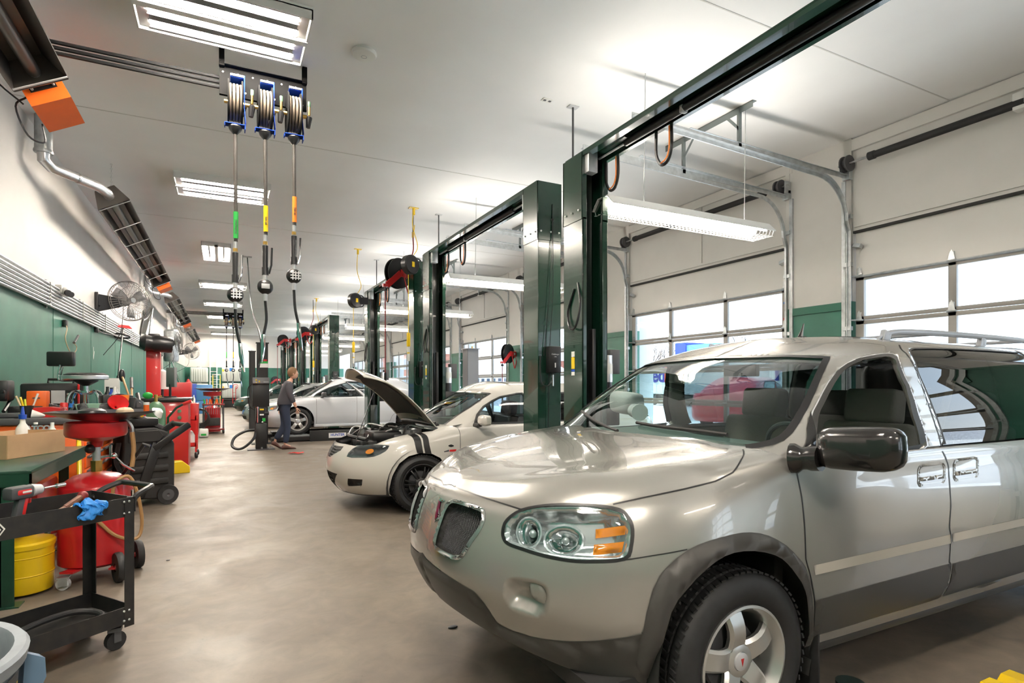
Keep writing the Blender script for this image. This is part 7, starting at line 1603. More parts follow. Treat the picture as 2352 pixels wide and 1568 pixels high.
for k, (dx, dy, w, m_, nm, lb) in enumerate(((-.05, -.15, .09, 'black', 'wire_coil', 'small coil of black wire lying in the drip tray'), (.14, -.1, .06, 'tan', 'wax_disc', 'round tan disc lying in the drip tray'), (.26, .05, .035, 'orange', 'pill_bottle', 'small orange capped bottle in the drip tray'))):
    b = TR + V((dx, dy, .055)); P = thing(nm, lb, nm.replace('_', ' '), b)
    (MB().use(m_).lathe([(w, 0), (w * .9, .03), (w * .6, .045), (0, .05)], b, n=18) if k < 2 else MB().use(m_).cyl(b, b + V((0, 0, .06)), .02, n=12).use('white').cyl(b + V((0, 0, .06)), b + V((0, 0, .08)), .021, n=12)).build('item', None, P)
# ---------------------------------------------------------------- black utility cart
C0 = V((-.43, 3.64, 0)); Lx = V((-.813, -.582, 0)); Wx = V((-.582, .813, 0)); LEN, WID = .98, .40
def cp(l, w, z): return C0 + Lx * l + Wx * w + V((0, 0, z))
P = CART = thing('utility_cart', 'black steel two shelf cart at the lower left', 'cart', cp(LEN / 2, WID / 2, 0))
def tray(z0, h):
    q = MB().use('cart_black'); q.bar(cp(0, WID / 2, z0 + .004), cp(LEN, WID / 2, z0 + .004), WID, .006)
    for w in (0, WID): q.bar(cp(0, w, z0 + h / 2), cp(LEN, w, z0 + h / 2), .005, h)
    for l in (0, LEN): q.bar(cp(l, 0, z0 + h / 2), cp(l, WID, z0 + h / 2), .005, h)
    q.use('steel')
    for l in (.02, .045):
        for z in (z0 + .02, z0 + h - .02): q.ball(cp(l, -.004, z), .007, 6)
    return q
t1 = tray(.70, .10).build('top_tray', None, P); t2 = tray(.135, .09).build('bottom_tray', None, P)
for l in (.0, LEN):
    for w in (-.004, WID + .004): s = 1 if w < .1 else -1; sl = 1 if l < .1 else -1; MB().use('cart_black').bar(cp(l + .02 * sl, w, .12), cp(l + .02 * sl, w, .785), .045, .004, up=Wx).bar(cp(l - .003 * sl, w + .02 * s, .12), cp(l - .003 * sl, w + .02 * s, .785), .045, .004, up=Lx).build('leg', None, P)
for l in (.06, LEN - .06):
    for w in (.05, WID - .05): c = cp(l, w, .05); MB().use('rubber').lathe([(.01, -.016), (.048, -.016), (.05, 0), (.048, .016), (.01, .016)], c, Wx, 20).use('dark_grey').bar(c + V((0, 0, .05)) + Wx * .024, c + V((0, 0, -.005)) + Wx * .024, .035, .005, up=Wx).bar(c + V((0, 0, .05)) - Wx * .024, c + V((0, 0, -.005)) - Wx * .024, .035, .005, up=Wx).box(c + V((0, 0, .06)), (.06, .06, .02)).build('caster', None, P)
MB().use('black').tube([cp(0, .02, .76), cp(-.04, .03, .80), cp(-.12, .05, .83), cp(-.14, .10, .83), cp(-.14, WID - .10, .83), cp(-.12, WID - .05, .83), cp(-.04, WID - .03, .80), cp(0, WID - .02, .76)], .016, 8, sm=4).bar(cp(-.005, .02, .72), cp(-.005, .02, .80), .02, .04).build('handle', None, P)
hx = [(.075 * cos(a), .062 * sin(a)) for a in [pi * i / 3 for i in range(6)]]
c = cp(.60, -.004, .752); bd = MB().use('plastic_white').prism([(x * .72, y * .72) for x, y in hx], c, -Lx, (0, 0, 1), .002).build('badge', None, t1)
MB().use('black').prism([(x * .62, y * .62) for x, y in hx], c - Wx * .0025, -Lx, (0, 0, 1), .001).use('plastic_white').prism([(x * .5, y * .5) for x, y in hx], c - Wx * .004, -Lx, (0, 0, 1), .001).use('black').prism([(-.014, -.012), (.014, -.008), (.014, .006), (-.01, .004)], c - Wx * .0055, -Lx, (0, 0, 1), .001).build('emblem', None, bd)
# impact wrench standing on its battery
def q3(u, v, d): return pd(u, v, d)
P = thing('impact_wrench', 'red and grey cordless impact wrench standing in the cart tray', 'power tool', cp(.40, .20, .71)); o = cp(.40, .20, .71); fx = -Lx * .9 + Wx * .25; fx.normalize(); sx = V((-fx.y, fx.x, 0)); up = V((0, 0, 1))
rot = Matrix((fx, sx, up)).transposed().to_euler()
def tb(mb, c, d, ch=.01, tilt=0): mb.box(o + fx * c[0] + sx * c[1] + up * c[2], d, rot=(Matrix((fx, sx, up)).transposed() @ Matrix.Rotation(tilt, 3, 'Y')).to_euler(), ch=ch)
q = MB().use('dark_grey'); tb(q, (0, 0, .018), (.13, .075, .035), .01); q.use('tool_red'); tb(q, (.045, 0, .028), (.04, .078, .03), .008); tb(q, (-.02, 0, .012), (.10, .078, .012), .004); q.build('battery', None, P)
q = MB().use('dark_grey'); tb(q, (-.018, 0, .085), (.042, .036, .115), .012, R(12)); q.use('tool_red'); tb(q, (.0, 0, .10), (.02, .038, .09), .008, R(12)); q.build('grip', None, P)
q = MB().use('dark_grey'); tb(q, (-.02, 0, .165), (.11, .068, .062), .02); q.use('tool_red'); tb(q, (-.015, 0, .168), (.07, .072, .03), .008); q.use('plastic_white'); tb(q, (-.005, 0, .168), (.045, .074, .012), .003); q.build('motor_housing', None, P)
q = MB().use('light_grey').cyl(o + fx * .035 + up * .165, o + fx * .085 + up * .165, .033, .024, n=18).use('dark_grey').cyl(o + fx * .085 + up * .165, o + fx * .095 + up * .165, .016, n=12); q.build('nose', None, P)
MB().use('tool_red').box(o + fx * .028 + up * .118, (.02, .02, .025), ch=.006).build('trigger', None, P)
MB().use('steel').cyl(o + fx * .095 + up * .165, o + fx * .185 + up * .166, .005, n=8).use('chrome').cyl(o + fx * .165 + up * .166, o + fx * .21 + up * .167, .011, n=14).build('extension_socket', None, P)
# ratchet bar, socket and glove in the tray
P = thing('breaker_bar', 'rusty long handled ratchet bar lying across the cart tray', 'ratchet', cp(.28, .2, .72)); MB().use('rusty').cyl(cp(.44, .06, .715), cp(.20, .25, .755), .011, n=10).cyl(cp(.20, .25, .755), cp(.10, .30, .79), .014, .017, n=10).build('bar', None, P); MB().use('dark_red').ball(cp(.09, .305, .793), .026, 10).build('ratchet_head', None, P)
P = thing('socket_extension', 'grey socket extension lying at the right end of the cart tray', 'socket', cp(.12, .2, .715)); MB().use('dark_grey').cyl(cp(.20, .12, .722), cp(.05, .18, .722), .017, n=12).use('steel').cyl(cp(.05, .18, .722), cp(.0 + .02, .19, .722), .012, n=10).build('bar', None, P)
P = thing('leather_glove', 'brown leather work glove tip beside the ratchet bar', 'glove', cp(.14, .26, .71)); MB().use('tan').ball(cp(.15, .26, .735), .045, 12, (1.2, 1, .6)).ball(cp(.10, .28, .74), .026, 10, (1.6, 1, .7)).ball(cp(.11, .24, .735), .022, 10, (1.6, 1, .7)).build('palm', None, P)
P = thing('blue_glove', 'crumpled blue nitrile glove draped over the edge of the cart', 'glove', cp(.18, 0, .8)); rnd = random.Random(3)
def gl(a, b):
    l = .255 - .10 * a + .015 * sin(9 * b); k = b * 1.6; n_ = .012 * sin(13 * a + 5 * b) + .008 * sin(29 * a - 11 * b)
    if k < .5: return cp(l, .05 - .10 * k, .775 + .05 * k + .022 * sin(pi * a) * sin(pi * k) + n_)
    return cp(l + .02 * sin(6 * a), -.012 - .012 * sin(pi * a) + n_ * .5 - .006, .80 - (k - .5) * .06 * (1.1 - .4 * abs(a - .4)) + n_ * .4)
o_ = MB().use('glove_blue').grid(gl, 22, 22).build('glove_body', None, P, fixn=False, ang=24); o_.modifiers.new('t', 'SOLIDIFY').thickness = .002
MB().use('glove_blue').tube([cp(.17, -.01, .80), cp(.15, -.022, .795), cp(.145, -.022, .78), cp(.16, -.02, .77)], [.014, .016, .014, .010], 8, sm=3).build('glove_cuff', None, P)
P = thing('rubber_hose', 'length of black rubber hose coiled in the lower cart tray', 'hose', cp(.4, .2, .14)); MB().use('rubber').tube([cp(.50, .20, .165), cp(.35, .25, .19), cp(.15, .30, .18), cp(.06, .22, .165), cp(.10, .12, .16), cp(.3, .10, .16), cp(.6, .13, .16), cp(.8, .2, .16)], .0155, 10, sm=8).build('hose', None, P)
# ---------------------------------------------------------------- trash can, waste can, jack
TC = V((-.815, 1.94, 0)); P = thing('trash_can', 'grey round trash can with blue side handle at the bottom left corner', 'trash can', TC)
MB().use('can_grey').lathe([(0, .02), (.27, .02), (.325, .655), (.342, .66), (.348, .69), (.34, .70), (.315, .70), (.31, .69), (.308, .60), (.26, .05), (0, .04)], TC, n=56).build('can_body', None, P)
MB().use('can_blue').prism([(0, 0), (.045, -.03), (.048, -.085), (.03, -.125), (-.01, -.16)], TC + V((.305, .12, .655)), (.85, .53, 0), (0, 0, 1), .04).build('side_handle', None, P)
def lab(a, b, r_=.001): t = R(-62 + 66 * a); z = .19 + .45 * b; rr = .27 + (.325 - .27) * (z - .02) / .6 + .0015 + r_; return TC + V((rr * cos(t), rr * sin(t), z))
lb_ = MB().use('dark_grey').grid(lab, 20, 6).build('label', None, P, fixn=False)
ln = MB().use('yellow')
for b0, h, m_, a0, a1 in ((.90, .045, 'yellow', .12, .97), (.80, .02, 'light_grey', .2, .97), (.74, .012, 'yellow', .1, .97), (.64, .05, 'plastic_white', .25, .9), (.56, .02, 'light_grey', .2, .97), (.50, .02, 'light_grey', .2, .97), (.40, .03, 'yellow', .3, .97)):
    ln.use(m_); N = 26
    for i in range(N):
        if m_ != 'dark' and (i % 5 == 4) and h > .03: continue
        A, B_ = a0 + (a1 - a0) * i / N, a0 + (a1 - a0) * (i + .86) / N; ln.add([lab(A, b0, .003), lab(B_, b0, .003), lab(B_, b0 + h, .003), lab(A, b0 + h, .003)], [(0, 1, 2, 3)])
ln.build('printed_lines', None, lb_, fixn=False)
YC_ = V((-1.20, 4.93, 0)); P = thing('oily_waste_can', 'yellow round metal waste can with a domed lid under the bench', 'waste can', YC_)
MB().use('yellow').lathe([(0, .02), (.16, .02), (.165, .03), (.165, .13), (.169, .135), (.165, .14), (.165, .25), (.169, .255), (.165, .26), (.165, .33)], YC_, n=44).build('can_body', None, P)
MB().use('yellow').lathe([(.172, .31), (.175, .34), (.165, .352), (.10, .365), (0, .37)], YC_, n=44).tube([YC_ + V((-.05, -.1, .36)), YC_ + V((-.05, .02, .40)), YC_ + V((.05, .1, .37))], .006, 6).build('lid', None, P); MB().use('yellow').tube([YC_ + V((-.10, -.02, .37)), YC_ + V((-.12, .0, .44)), YC_ + V((-.07, .03, .46)), YC_ + V((-.03, .02, .42)), YC_ + V((-.06, 0, .37))], .012, 6).build('handle', None, P)
J = V((-1.13, 5.9, 0)); P = thing('floor_jack', 'steel floor jack with a long yellow handle behind the oil drain', 'floor jack', J)
MB().use('steel').bar(J + V((-.28, -.45, .17)), J + V((.03, .05, .17)), .16, .014).use('dark_grey').box(J + V((.05, .1, .12)), (.12, .16, .16), ch=.02).cyl(J + V((.05, .08, .2)), J + V((.05, .08, .30)), .035, n=12).use('chrome').ball(J + V((.03, -.01, .16)), .022, 8).ball(J + V((-.05, -.16, .19)), .018, 8).build('chassis', None, P)
for d in ((.12, .12), (-.02, .14), (-.34, -.42), (-.2, -.5)): MB().use('dark_grey').lathe([(.01, -.02), (.05, -.02), (.05, .02), (.01, .02)], J + V((d[0], d[1], .05)), (.85, -.5, 0), 16).build('wheel', None, P)
a, b = pd(157, 1232, 5.2), pd(181, 1005, 5.3); MB().use('yellow').cyl(J + V((.05, .08, .28)), b, .019, n=14).use('chrome').cyl(J + V((.05, .08, .26)), J + V((.05, .08, .36)), .02, n=12).build('jack_handle', None, P)
for u, v, d, w, h, rz, lb in ((22, 1140, 5.1, .14, .20, .2, 'blue plastic bin standing under the workbench'), (60, 1222, 5.3, .16, .10, .5, 'low blue plastic bin behind the yellow waste can')):
    c = pd(u, v, d); c.z = max(h / 2 + .002, c.z); P = thing('blue_bin', lb, 'bin', c, 0, 'blue bins under the workbench'); MB().use('blue_bright').box((c.x, c.y, h / 2 + .002) if lb[0] == 'l' else c, (w, w, h), rz=rz, ch=.01).build('bin_body', None, P)
c = V((-1.6, 5.7, 0)); P = thing('red_welder', 'dark red machine with a coiled cable under the workbench', 'machine', c); MB().use('tool_red').box(c + V((.1, .1, .33)), (.5, .6, .6), ch=.03).build('case_body', None, P); MB().use('black').lathe([(.13 + .012 * cos(t), .012 * sin(t)) for t in [2 * pi * i / 6 for i in range(7)]], c + V((.2, -.22, .42)), (.2, -1, 0), 24).cyl(c + V((-.05, -.20, .4)), c + V((-.05, -.24, .4)), .06, n=16).build('cable', None, P)
# ---------------------------------------------------------------- black service machine on wheels
A = V((-.82, 7.95, 0)); P = thing('recovery_machine', 'black wheeled service machine with ribbed side and angled handle', 'machine', A)
ax, ay = V((.93, .36, 0)).normalized(), V((0, 0, 1)); no = ax.cross(ay)
pr = [(-.27, .10), (.20, .06), (.25, .16), (.25, .70), (.18, .84), (.05, .90), (-.26, .90), (-.28, .5)]
o = A - no * .21 + no * .0
m = MB().use('mach_black').prism(pr, A - no * .22, ax, ay, .44); m.build('housing', None, P, bev=.02)
m = MB().use('mach_black')
for side in (1,):
    for j in range(3): z = .28 + j * .15; c = A + no * (.225 * side); m.bar(c + ax * -.20 + ay * z, c + ax * .18 + ay * z, .035, .075, up=(0, 0, 1), ch=.016)
    m.prism([(-.22, .74), (.08, .74), (.13, .80), (.08, .87), (-.22, .87)], A + no * .222, ax, ay, .02)
m.build('side_ribs', None, P, bev=.006)
m = MB().use('black').bar(A + no * .245 + ax * -.12 + ay * .12, A + no * .245 + ax * .06 + ay * .72, .10, .035, up=no, ch=.01).bar(A + no * .245 + ax * .02 + ay * .66, A + no * .245 + ax * .40 + ay * .92, .075, .05, up=no, ch=.02).bar(A - no * .245 + ax * .02 + ay * .66, A - no * .245 + ax * .40 + ay * .92, .075, .05, up=no, ch=.02); m.cyl(A + no * .26 + ax * .38 + ay * .91, A - no * .26 + ax * .38 + ay * .91, .028, n=12).build('handle', None, P)
MB().use('dark_grey').box(A + ax * .0 + ay * .97, (.34, .34, .05), rot=Euler((0, R(30), R(21))), ch=.015).use('light_grey').box(A + ax * .02 + ay * 1.0, (.1, .2, .01), rot=Euler((0, R(30), R(21)))).build('display_panel', None, P)
MB().use('blue').box(A + no * .232 + ax * -.05 + ay * .70, (.10, .006, .018), rz=R(21)).build('name_strip', None, P); MB().use('black').box(A + ay * .96 + ax * -.05, (.3, .35, .1), rz=R(21), ch=.03).build('hose_hook', None, P)
MB().use('chrome').tube([A + ax * .262 + no * .1 + ay * .12, A + ax * .275 + no * .1 + ay * .45, A + ax * .255 + no * .1 + ay * .78], .008, 6, sm=4).build('trim', None, P)
for s in (1, -1): MB().use('rubber').lathe([(.03, -.02), (.11, -.022), (.115, 0), (.11, .022), (.03, .02)], A + no * (.24 * s) + ax * .17 + ay * .115, no, 28).use('dark_grey').lathe([(.0, .012), (.02, .024), (.075, .02)], A + no * (.24 * s) + ax * .17 + ay * .115, no * s, 24).build('wheel', None, P)
hs = MB().use('black')
for k in range(4): hs.tube([A + no * .24 + ax * (-.30 - .012 * k) + ay * .75, A + no * .27 + ax * (-.33 - .012 * k) + ay * .55, A + no * .25 + ax * (-.28 - .01 * k) + ay * .40], .008, 6, sm=4)
hs.build('hoses', None, P)
# gas cylinder with hand cart
G_ = V((-.98, 9.0, 0)); G_ = V((py(358, 950, 9.0).x, 9.0, 0)); P = thing('gas_cylinder', 'green gas cylinder with brass valve behind the black service machine', 'gas cylinder', G_)
MB().use('green_tank').lathe([(0, .02), (.105, .02), (.115, .05), (.115, 1.03), (.105, 1.09), (.06, 1.15), (.035, 1.165), (0, 1.17)], G_, n=32).build('cylinder', None, P); MB().use('brass').cyl(G_ + V((0, 0, 1.16)), G_ + V((0, 0, 1.26)), .022, n=12).cyl(G_ + V((0, 0, 1.22)), G_ + V((.07, 0, 1.24)), .012).build('valve', None, P); MB().use('green_label').ball(G_ + V((-.09, -.02, 1.25)), .05, 10, (1.2, .8, .9)).build('valve_cap', None, P)
MB().use('bench_green').tube([G_ + V((.14, 0, .1)), G_ + V((.14, 0, .95)), G_ + V((.24, -.02, 1.08)), G_ + V((.34, -.04, 1.14))], .016, 8).use('tool_red').cyl(G_ + V((.32, -.04, 1.13)), G_ + V((.42, -.06, 1.17)), .024, n=10).build('cart_handle', None, P); MB().use('bench_green').box(G_ + V((0, 0, .01)), (.3, .25, .02)).build('cart_plate', None, P)
# ---- red tyre machine, cabinets and carts further along
K = V((-1.2, 12.9, 0)); P = thing('tyre_changer', 'tall red column machine with a black horizontal drum on top', 'tyre changer', K)
MB().use('tool_red').box2(K + V((-.10, -.1, 0)), K + V((.13, .1, 2.28)), ch=.01).build('column', None, P); MB().use('black').box(K + V((.02, -.0, 2.3)), (.2, .2, .12), ch=.02).build('cap', None, P)
MB().use('black').lathe([(0, -.22), (.10, -.21), (.16, -.12), (.14, -.04), (.14, .0), (.155, .04), (.155, .26), (.14, .32), (0, .33)], K + V((.02, -.2, 2.17)), (1, .15, -.08), 28).build('drum', None, P); MB().use('tool_red').box(K + V((-.1, .25, .44)), (.5, .5, .88), ch=.03).build('base_cabinet', None, P)
P = thing('white_tank_lamp', 'white domed cylinder on the bench behind the red column', 'tank', (-1.1, 13.55, 0)); MB().use('plastic_white').lathe([(0, 1.3), (.13, 1.3), (.13, 1.55), (.09, 1.66), (.02, 1.70), (.015, 1.95), (0, 1.96)], (-1.1, 13.55, 0), n=20).build('shell', None, P); MB().use('black').cyl((-1.1, 13.55, 0), (-1.1, 13.55, 1.3), .03).build('stand', None, P)
P = thing('service_cabinet', 'red service cabinet with black top beside the red column', 'cabinet', (-.85, 11.3, 0)); MB().use('tool_red').box2((-1.25, 11.1, .0), (-.52, 11.8, 1.10), ch=.01).build('body', None, P); MB().use('black').box2((-1.28, 11.07, 1.10), (-.47, 11.83, 1.17), ch=.02).build('top_mat', None, P)
for j in range(4): MB().use('chrome').cyl((-.65 , 11.08, .62 + j * .11), (-.65, 11.1, .62 + j * .11), .03, n=14).build('hook', None, P)
simple('computer_monitor', 'grey monitor seen from behind above the red cabinet', 'monitor', MB().use('mid_grey').box((-.80, 11.6, 1.52), (.05, .30, .34), rz=.5, ch=.01).use('black').cyl((-.82, 11.6, 1.17), (-.82, 11.6, 1.4), .02).cyl((-.82, 11.6, 1.17), (-.82, 11.6, 1.19), .1), 'screen', None, (-.8, 11.6, 1.17))
P = thing('tool_cabinet', 'tall bright red tool cabinet in the middle of the left side', 'cabinet', (-.9, 14.6, 0)); MB().use('tool_red').box2((-1.4, 14.2, .15), (-.62, 14.85, .98), ch=.008).box2((-1.4, 14.2, .99), (-.62, 14.85, 1.44), ch=.008).build('body', None, P); MB().use('tool_red').box2((-.62, 14.22, .3), (-.48, 14.8, .98), ch=.008).build('side_locker', None, P); MB().use('black').box2((-1.4, 14.2, .0), (-.7, 14.8, .14)).build('base', None, P)
P = thing('red_shelf_cart', 'red steel cart with a cardboard box on its lower shelf', 'cart', (-.68, 12.6, 0))
for z in (.22, .72, ): MB().use('tool_red').box2((-.92, 12.35, z), (-.45, 12.95, z + .012)).box2((-.92, 12.35, z), (-.45, 12.36, z + .08)).box2((-.46, 12.35, z), (-.45, 12.95, z + .08)).build('shelf', None, P)
for x in (-.92, -.47):
    for y in (12.35, 12.92): MB().use('tool_red').box2((x, y, .12), (x + .03, y + .03, .82)).build('leg', None, P); MB().use('rubber').lathe([(.01, -.018), (.055, -.018), (.055, .018), (.01, .018)], (x + .02, y + .02, .058), (1, .3, 0), 16).build('caster', None, P)
simple('parts_box', 'small cardboard box with rags on the red cart', 'box', MB().use('card').box((-.72, 12.55, .36), (.24, .25, .25)).use('red_rag').ball((-.72, 12.55, .5), .09, 8, (1.2, 1.2, .5)), 'box_body', None, (-.72, 12.55, .235)); simple('white_jug', 'white plastic jug beside the cardboard box on the red cart', 'jug', MB().use('plastic_white').lathe([(0, .235), (.07, .24), (.07, .42), (.03, .5), (0, .51)], (-.55, 12.6, 0), n=14), 'jug_body', None, (-.55, 12.6, .235))
simple('blue_brush', 'blue and white brush lying on the red cart top', 'brush', MB().use('blue').box((-.70, 12.5, .76), (.2, .1, .04), ch=.01).use('white').box((-.62, 12.5, .79), (.14, .08, .03), ch=.01), 'brush_body', None, (-.7, 12.5, .735))
W_ = pz(420, 1087, 0); P = thing('wheel_chock', 'yellow plastic wedge on the floor between the black machine and red cart', 'wheel chock', W_); MB().use('yellow').prism([(-.18, 0), (.12, 0), (.12, .10), (.02, .19), (-.14, .19), (-.18, .14)], W_ + V((-.02, .02, 0)), (1, .2, 0), (0, 0, 1), -.2).build('wedge', None, P, bev=.01)
# round tool cart with a second drain tray
T2 = V((-.24, 18.5, 0)); P = thing('tool_trolley', 'dark tool trolley loaded with orange handled screwdrivers', 'trolley', T2)
for z in (.12, .82): MB().use('dark_red').box(T2 + V((0, 0, z)), (.56, .5, .04), ch=.01).build('shelf', None, P)
for x in (-.25, .25):
    for y in (-.22, .22): MB().use('dark_grey').cyl(T2 + V((x, y, .1)), T2 + V((x, y, .86)), .022, n=8).build('leg', None, P); MB().use('rubber').lathe([(.01, -.02), (.055, -.02), (.055, .02), (.01, .02)], T2 + V((x, y, .057)), (1, .2, 0), 16).build('caster', None, P)
for i in range(9): x = -.22 + i * .055; MB().use(['green_label', 'orange', 'orange', 'orange', 'black', 'orange', 'orange', 'wood', 'tool_red'][i]).cyl(T2 + V((x, -.2, .84)), T2 + V((x + .02 * (i % 3 - 1), -.2, .98)), .018, n=8).use('steel').cyl(T2 + V((x, -.2, .55)), T2 + V((x, -.2, .84)), .006, n=6).build('screwdriver', None, P)
MB().use('black_matt').box(T2 + V((0, -.1, .33)), (.34, .2, .22), ch=.02).build('bag', None, P)
D2 = V((-.28, 19.3, 0)); P = thing('far_oil_drain', 'second red oil drain with a black tray behind the tool trolley', 'oil drain', D2); MB().use('red').lathe([(0, .0), (.22, .0), (.22, .7), (.04, .78), (0, .78)], D2, n=26).build('tank', None, P); MB().use('red').lathe([(.03, .78), (.04, 1.02), (.24, 1.06), (.25, 1.18), (.0, 1.18)], D2, n=26).build('bowl', None, P); MB().use('tray_black').lathe([(0, 1.19), (.3, 1.21), (.48, 1.28), (.5, 1.28), (.3, 1.23), (0, 1.21)], D2, n=8).build('pan', None, P, ang=10)
P = thing('blue_cabinet', 'bright blue metal cabinet beyond the red tool cabinet', 'cabinet', (-1.05, 24.5, 0)); MB().use('blue').box2((-1.5, 24.2, .1), (-.88, 24.9, 1.42), ch=.01).use('bld_lb').box2((-.88, 24.22, .8), (-.35, 24.8, 1.38), ch=.01).box2((-.88, 24.22, .3), (-.35, 24.8, .78), ch=.01).build('body', None, P)
P = thing('parts_shelf', 'cluttered dark cart of bottles and black hose coils left of the tool trolley', 'cart', (-.75, 17.2, 0)); MB().use('tool_red').box2((-1.05, 16.9, .8), (-.62, 17.5, .84)).use('dark_grey').box2((-1.05, 16.9, .1), (-.62, 17.5, .14)).build('shelf', None, P)
for x in (-1.04, -.64):
    for y in (16.92, 17.46): MB().use('dark_grey').cyl((x, y, 0), (x, y, .82), .02, n=6).build('leg', None, P)
for i in range(6): x = -1.0 + .065 * i; bottle((x, 17.0 + .05 * (i % 2), .842), .18 + .04 * (i % 3), .035, ['clear bottle at the wall end of the far cart', 'blue bottle on the far cluttered cart', 'white bottle on the far cluttered cart', 'green bottle on the far cluttered cart', 'pale yellow bottle on the far cluttered cart', 'white bottle at the aisle end of the far cart'][i], ['clear', 'blue_bright', 'plastic_white', 'green_tank', 'yellow_green', 'tank_white'][i], grp='bottles on the far cluttered cart')
P = thing('coiled_hose', 'coil of black hose hanging left of the tool trolley', 'hose', (-.55, 17.6, .7)); m = MB().use('black')
for k in range(5): m.lathe([(.20 + .015 * cos(t) + .01 * k, .02 * sin(t)) for t in [2 * pi * i / 6 for i in range(7)]], (-.55, 17.35 + .03 * k, .55 - .02 * k), (.2, 1, 0), 26)
m.build('coil', None, P)
simple('detergent_jug', 'white jug on the floor beside the tool trolley', 'jug', MB().use('plastic_white').box((-.45, 17.1, .12), (.22, .2, .22), ch=.04).use('green_label').box((-.45, 16.995, .08), (.12, .004, .05)), 'jug_body', None, (-.45, 17.1, 0))
simple('chrome_pipe_stack', 'bright metal pipes leaning on the left wall near the far fans', 'pipe', MB().use('chrome').tube([(-1.6, 20, 0), (-1.7, 20, 1.9)], .03, 8).tube([(-1.5, 26.5, 0), (-1.5, 26.5, 1.3), (-1.7, 26.5, 1.9), (-1.75, 26.5, 2.1)], .03, 8).tube([(-1.2, 27, 0), (-1.9, 27, 2.5)], .03, 8), 'pipes', None, (-1.6, 22, 0))
simple('fire_extinguisher', 'red upright fire extinguisher by the left wall far end', 'extinguisher', MB().use('tool_red').lathe([(0, .9), (.08, .9), (.08, 1.5), (.03, 1.6), (0, 1.6)], (-1.2, 25.5, 0), n=16).use('black').cyl((-1.2, 25.5, 1.6), (-1.2, 25.5, 1.68), .02), 'cylinder', None, (-1.2, 25.5, .9))
sp = [(386, 1287, 'small dark pebble on the floor in the middle of the aisle'), (453 + 0, 1322, 'tiny dark crumb on the floor beside the minivan nose'), (1040, 1441, 'dark dry leaf on the floor in front of the minivan bumper')]
for u, v, lb in sp[:1] + sp[2:]: c = pz(u, v, 0); P = thing('debris_chip', lb, 'debris', c); MB().use('dark_grey').ball(c + V((0, 0, .004)), .010 if u < 500 else .022, 6, (1.4, .8, .4)).build('chip', None, P)
# ---------------------------------------------------------------- outdoors
dm('truck_white', (.62, .62, .60), .5); dm('logo_purple', (.03, .02, .20), .5); dm('logo_orange', (.55, .05, .01), .5)
dm('bld_blue', (.01, .05, .40), .5); dm('bld_lblue', (.10, .32, .60), .5); dm('bld_tan', (.45, .34, .24), .8); dm('roof_grey', (.38, .38, .40), .8); dm('bld_white', (.60, .60, .60), .7)
dm('bark', (.16, .13, .11), .9); dm('win_dark', (.05, .08, .12), .2); dm('hill', (.30, .28, .27), .9)
def trailer(x, y0, y1, z0, z1, label, logo, sub):
    P = thing('box_trailer', label, 'trailer', (x + 1.3, (y0 + y1) / 2, 0)); ym = (y0 + y1) / 2
    b = MB().use('truck_white').box2((x, y0, z0), (x + 2.5, y1, z1), ch=.03); b.use('light_grey')
    for i in range(int((y1 - y0) / .6)): b.box2((x - .012, y0 + i * .6, z0 + .05), (x, y0 + i * .6 + .02, z1 - .05))
    bo = b.build('cargo_box', None, P)
    s = (z1 - z0) * .62; lx = y1 - s * 1.45
    if logo:
        text_mesh('Fed', 'lettering', 'logo_purple', s, (x - .03, lx + s * .52, (z0 + z1) / 2 + .12), (0, -1, 0), (0, 0, 1), bo, .012, bold=.03)
        text_mesh('Ex', 'lettering', 'logo_orange', s, (x - .03, lx - s * .62, (z0 + z1) / 2 + .12), (0, -1, 0), (0, 0, 1), bo, .012, bold=.03)
        text_mesh(sub, 'lettering', 'light_grey', s * .3, (x - .03, lx - s * .7, z0 + .28), (0, -1, 0), (0, 0, 1), bo, .008)
    for yy in (y0 + 1.0, y0 + 1.9, y1 - .9):
        for xx in (x + .15, x + 2.3): MB().use('rubber').lathe([(.2, -.12), (.42, -.12), (.42, .12), (.2, .12)], (xx, yy, .42), (1, 0, 0), 20).build('wheel', None, P)
    MB().use('black').box2((x + .2, y0 + .3, .45), (x + 2.3, y1 - .3, z0)).build('chassis', None, P)
trailer(26, 21.6, 31.4, .75, 2.95, 'long white box trailer with a purple and orange logo, seen through the windshield', True, 'Freight')
trailer(24.5, 14.2, 19.9, .75, 3.1, 'second white box trailer seen behind the passenger seat', True, 'fedex.com')
def outcar(loc, rz, paint, label, sc=1):
    r = dup(sed, loc, rz, label, 'cars parked outside')
    r.scale = (sc,) * 3
    for ch in r.children_recursive:
        for sl in ch.material_slots:
            if sl.material == M['sedan_paint']: sl.link = 'OBJECT'; sl.material = M[paint]
dm('car_red', (.42, .02, .03), .3, coat=.6)
outcar((16.5, 14.2, -.18), R(200), 'car_red', 'red vehicle parked outside, seen through the minivan windshield', 1.15)
outcar((20.5, 11.6, -.16), R(190), 'hatch_paint', 'white vehicle outside behind the red one')
outcar((21, 33, -.16), R(170), 'silver_paint', 'pale parked car outside beyond the fourth garage door')
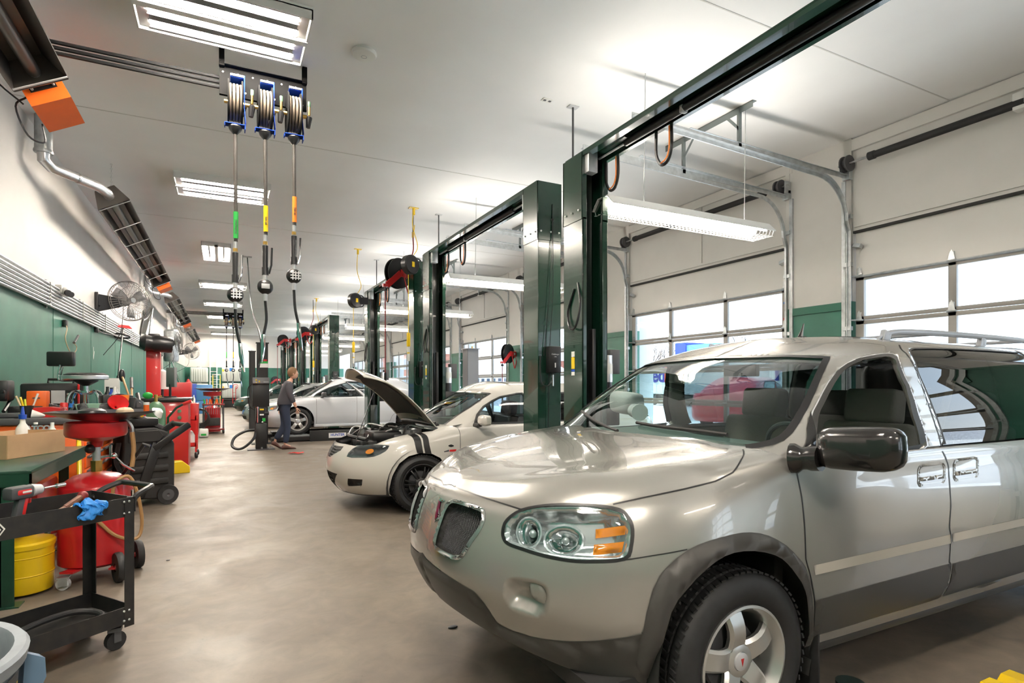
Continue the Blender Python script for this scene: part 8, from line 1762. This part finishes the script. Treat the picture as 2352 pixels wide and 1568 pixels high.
def building(name, label, a, b, h, wm, rm, rows, win='win_dark', gable=False):
    P = thing(name, label, 'building', ((a[0] + b[0]) / 2, (a[1] + b[1]) / 2, 0))
    w = MB().use(wm).box2((a[0], a[1], 0), (b[0], b[1], h)).build('wall', None, P)
    if gable:
        ym = (a[1] + b[1]) / 2; o = .4; q = [(a[0] - o, a[1] - o, h), (a[0] - o, ym, h + gable), (a[0] - o, b[1] + o, h), (b[0] + o, a[1] - o, h), (b[0] + o, ym, h + gable), (b[0] + o, b[1] + o, h)]
        MB().use(rm).add(q, [(0, 1, 4, 3), (1, 2, 5, 4), (0, 3, 5, 2)]).use(wm).add(q, [(0, 2, 1), (3, 4, 5)]).build('roof', None, P)
    else: MB().use(rm).box2((a[0] - .2, a[1] - .2, h), (b[0] + .2, b[1] + .2, h + .4)).build('roof', None, P)
    for z, hh, st, ww in rows:
        y = a[1] + st * .4
        while y < b[1] - ww:
            f = MB().use('bld_white').box2((a[0] - .06, y - .08, z - .08), (a[0] - .01, y + ww + .08, z + hh + .08)).build('window', None, P); MB().use(win).box2((a[0] - .08, y, z), (a[0] - .05, y + ww, z + hh)).build('pane', None, f); y += st
building('workshop_building', 'small blue and tan building far across the lot', (60, 60.2, 0), (66, 63.7, 0), 5.6, 'bld_tan', 'bld_tan', [(2.2, 1.1, 2.2, 1.2)])
P = thing('roof_sign', 'blue box shaped fascia on top of the far tan building', 'fascia', (63, 61, 5.6)); MB().use('bld_blue').box2((59.4, 62.4, 5.0), (66, 64.5, 7.4)).use('bld_lblue').box2((59.6, 57, 5.0), (66, 62.4, 7.0)).build('fascia', None, P)
building('house', 'long pale house with a grey roof behind the grey post', (34, 66, 0), (42, 84, 0), 2.7, 'bld_white', 'roof_grey', [(1.1, 1.1, 1.9, 1.0)], gable=3.4)
building('gabled_house', 'pale gabled house with reddish wall behind the long low one', (48, 80, 0), (58, 95, 0), 5.2, 'brown_brick', 'roof_grey', [(3.2, 1.3, 3.5, 1.2)], gable=3.6)
building('brick_building', 'red brick building seen through the far garage doors', (26, 86, 0), (33, 116, 0), 6.2, 'brown_brick', 'bld_white', [(1.0, 1.6, 4.0, 2.6), (3.8, 1.6, 4.0, 2.6)])
def bare_tree(base, h, label, sd):
    rnd = random.Random(sd); P = thing('bare_tree', label, 'tree', base, 0, 'bare winter trees across the lot'); base = V(base); m = MB().use('bark')
    def br(p, d, L, r, n):
        q = p + d * L; m.cyl(p, q, r, r * .6, n=5, cap=False)
        if n:
            for k in range(4 if n > 2 else 3):
                dd = (d + V((rnd.uniform(-.8, .8), rnd.uniform(-.8, .8), rnd.uniform(-.1, .5)))).normalized(); br(p + d * L * rnd.uniform(.55, 1), dd, L * rnd.uniform(.55, .75), r * .5, n - 1)
    m.cyl(base, base + V((0, 0, h * .3)), .22, .16, n=6); t = m.build('trunk', None, P); m = MB().use('bark'); br(base + V((0, 0, h * .28)), V((0, 0, 1)), h * .3, .22, 4); m.build('branches', None, P)
for i in range(9):
    u = 1500 + i * 38; d = 92 + (i * 37) % 20; p = pd(u, 882, d); bare_tree((p.x, p.y, 0), 9.2 + (i % 3) * 1.2, ['bare tree left of the far blue building', 'bare tree just behind the far blue building', 'bare tree above the right end of the far blue building'][i] if i < 3 else 'bare tree number %s in the line right of the blue building' % ['one', 'two', 'three', 'four', 'five', 'six'][i - 3], i)
struct(MB().use('hill').grid(lambda a, b: (118 + 20 * b, -30 + 220 * a, -.5 + (3.2 + 1.0 * sin(a * 17)) * sin(pi * b)), 40, 6).build('hills', fixn=False))
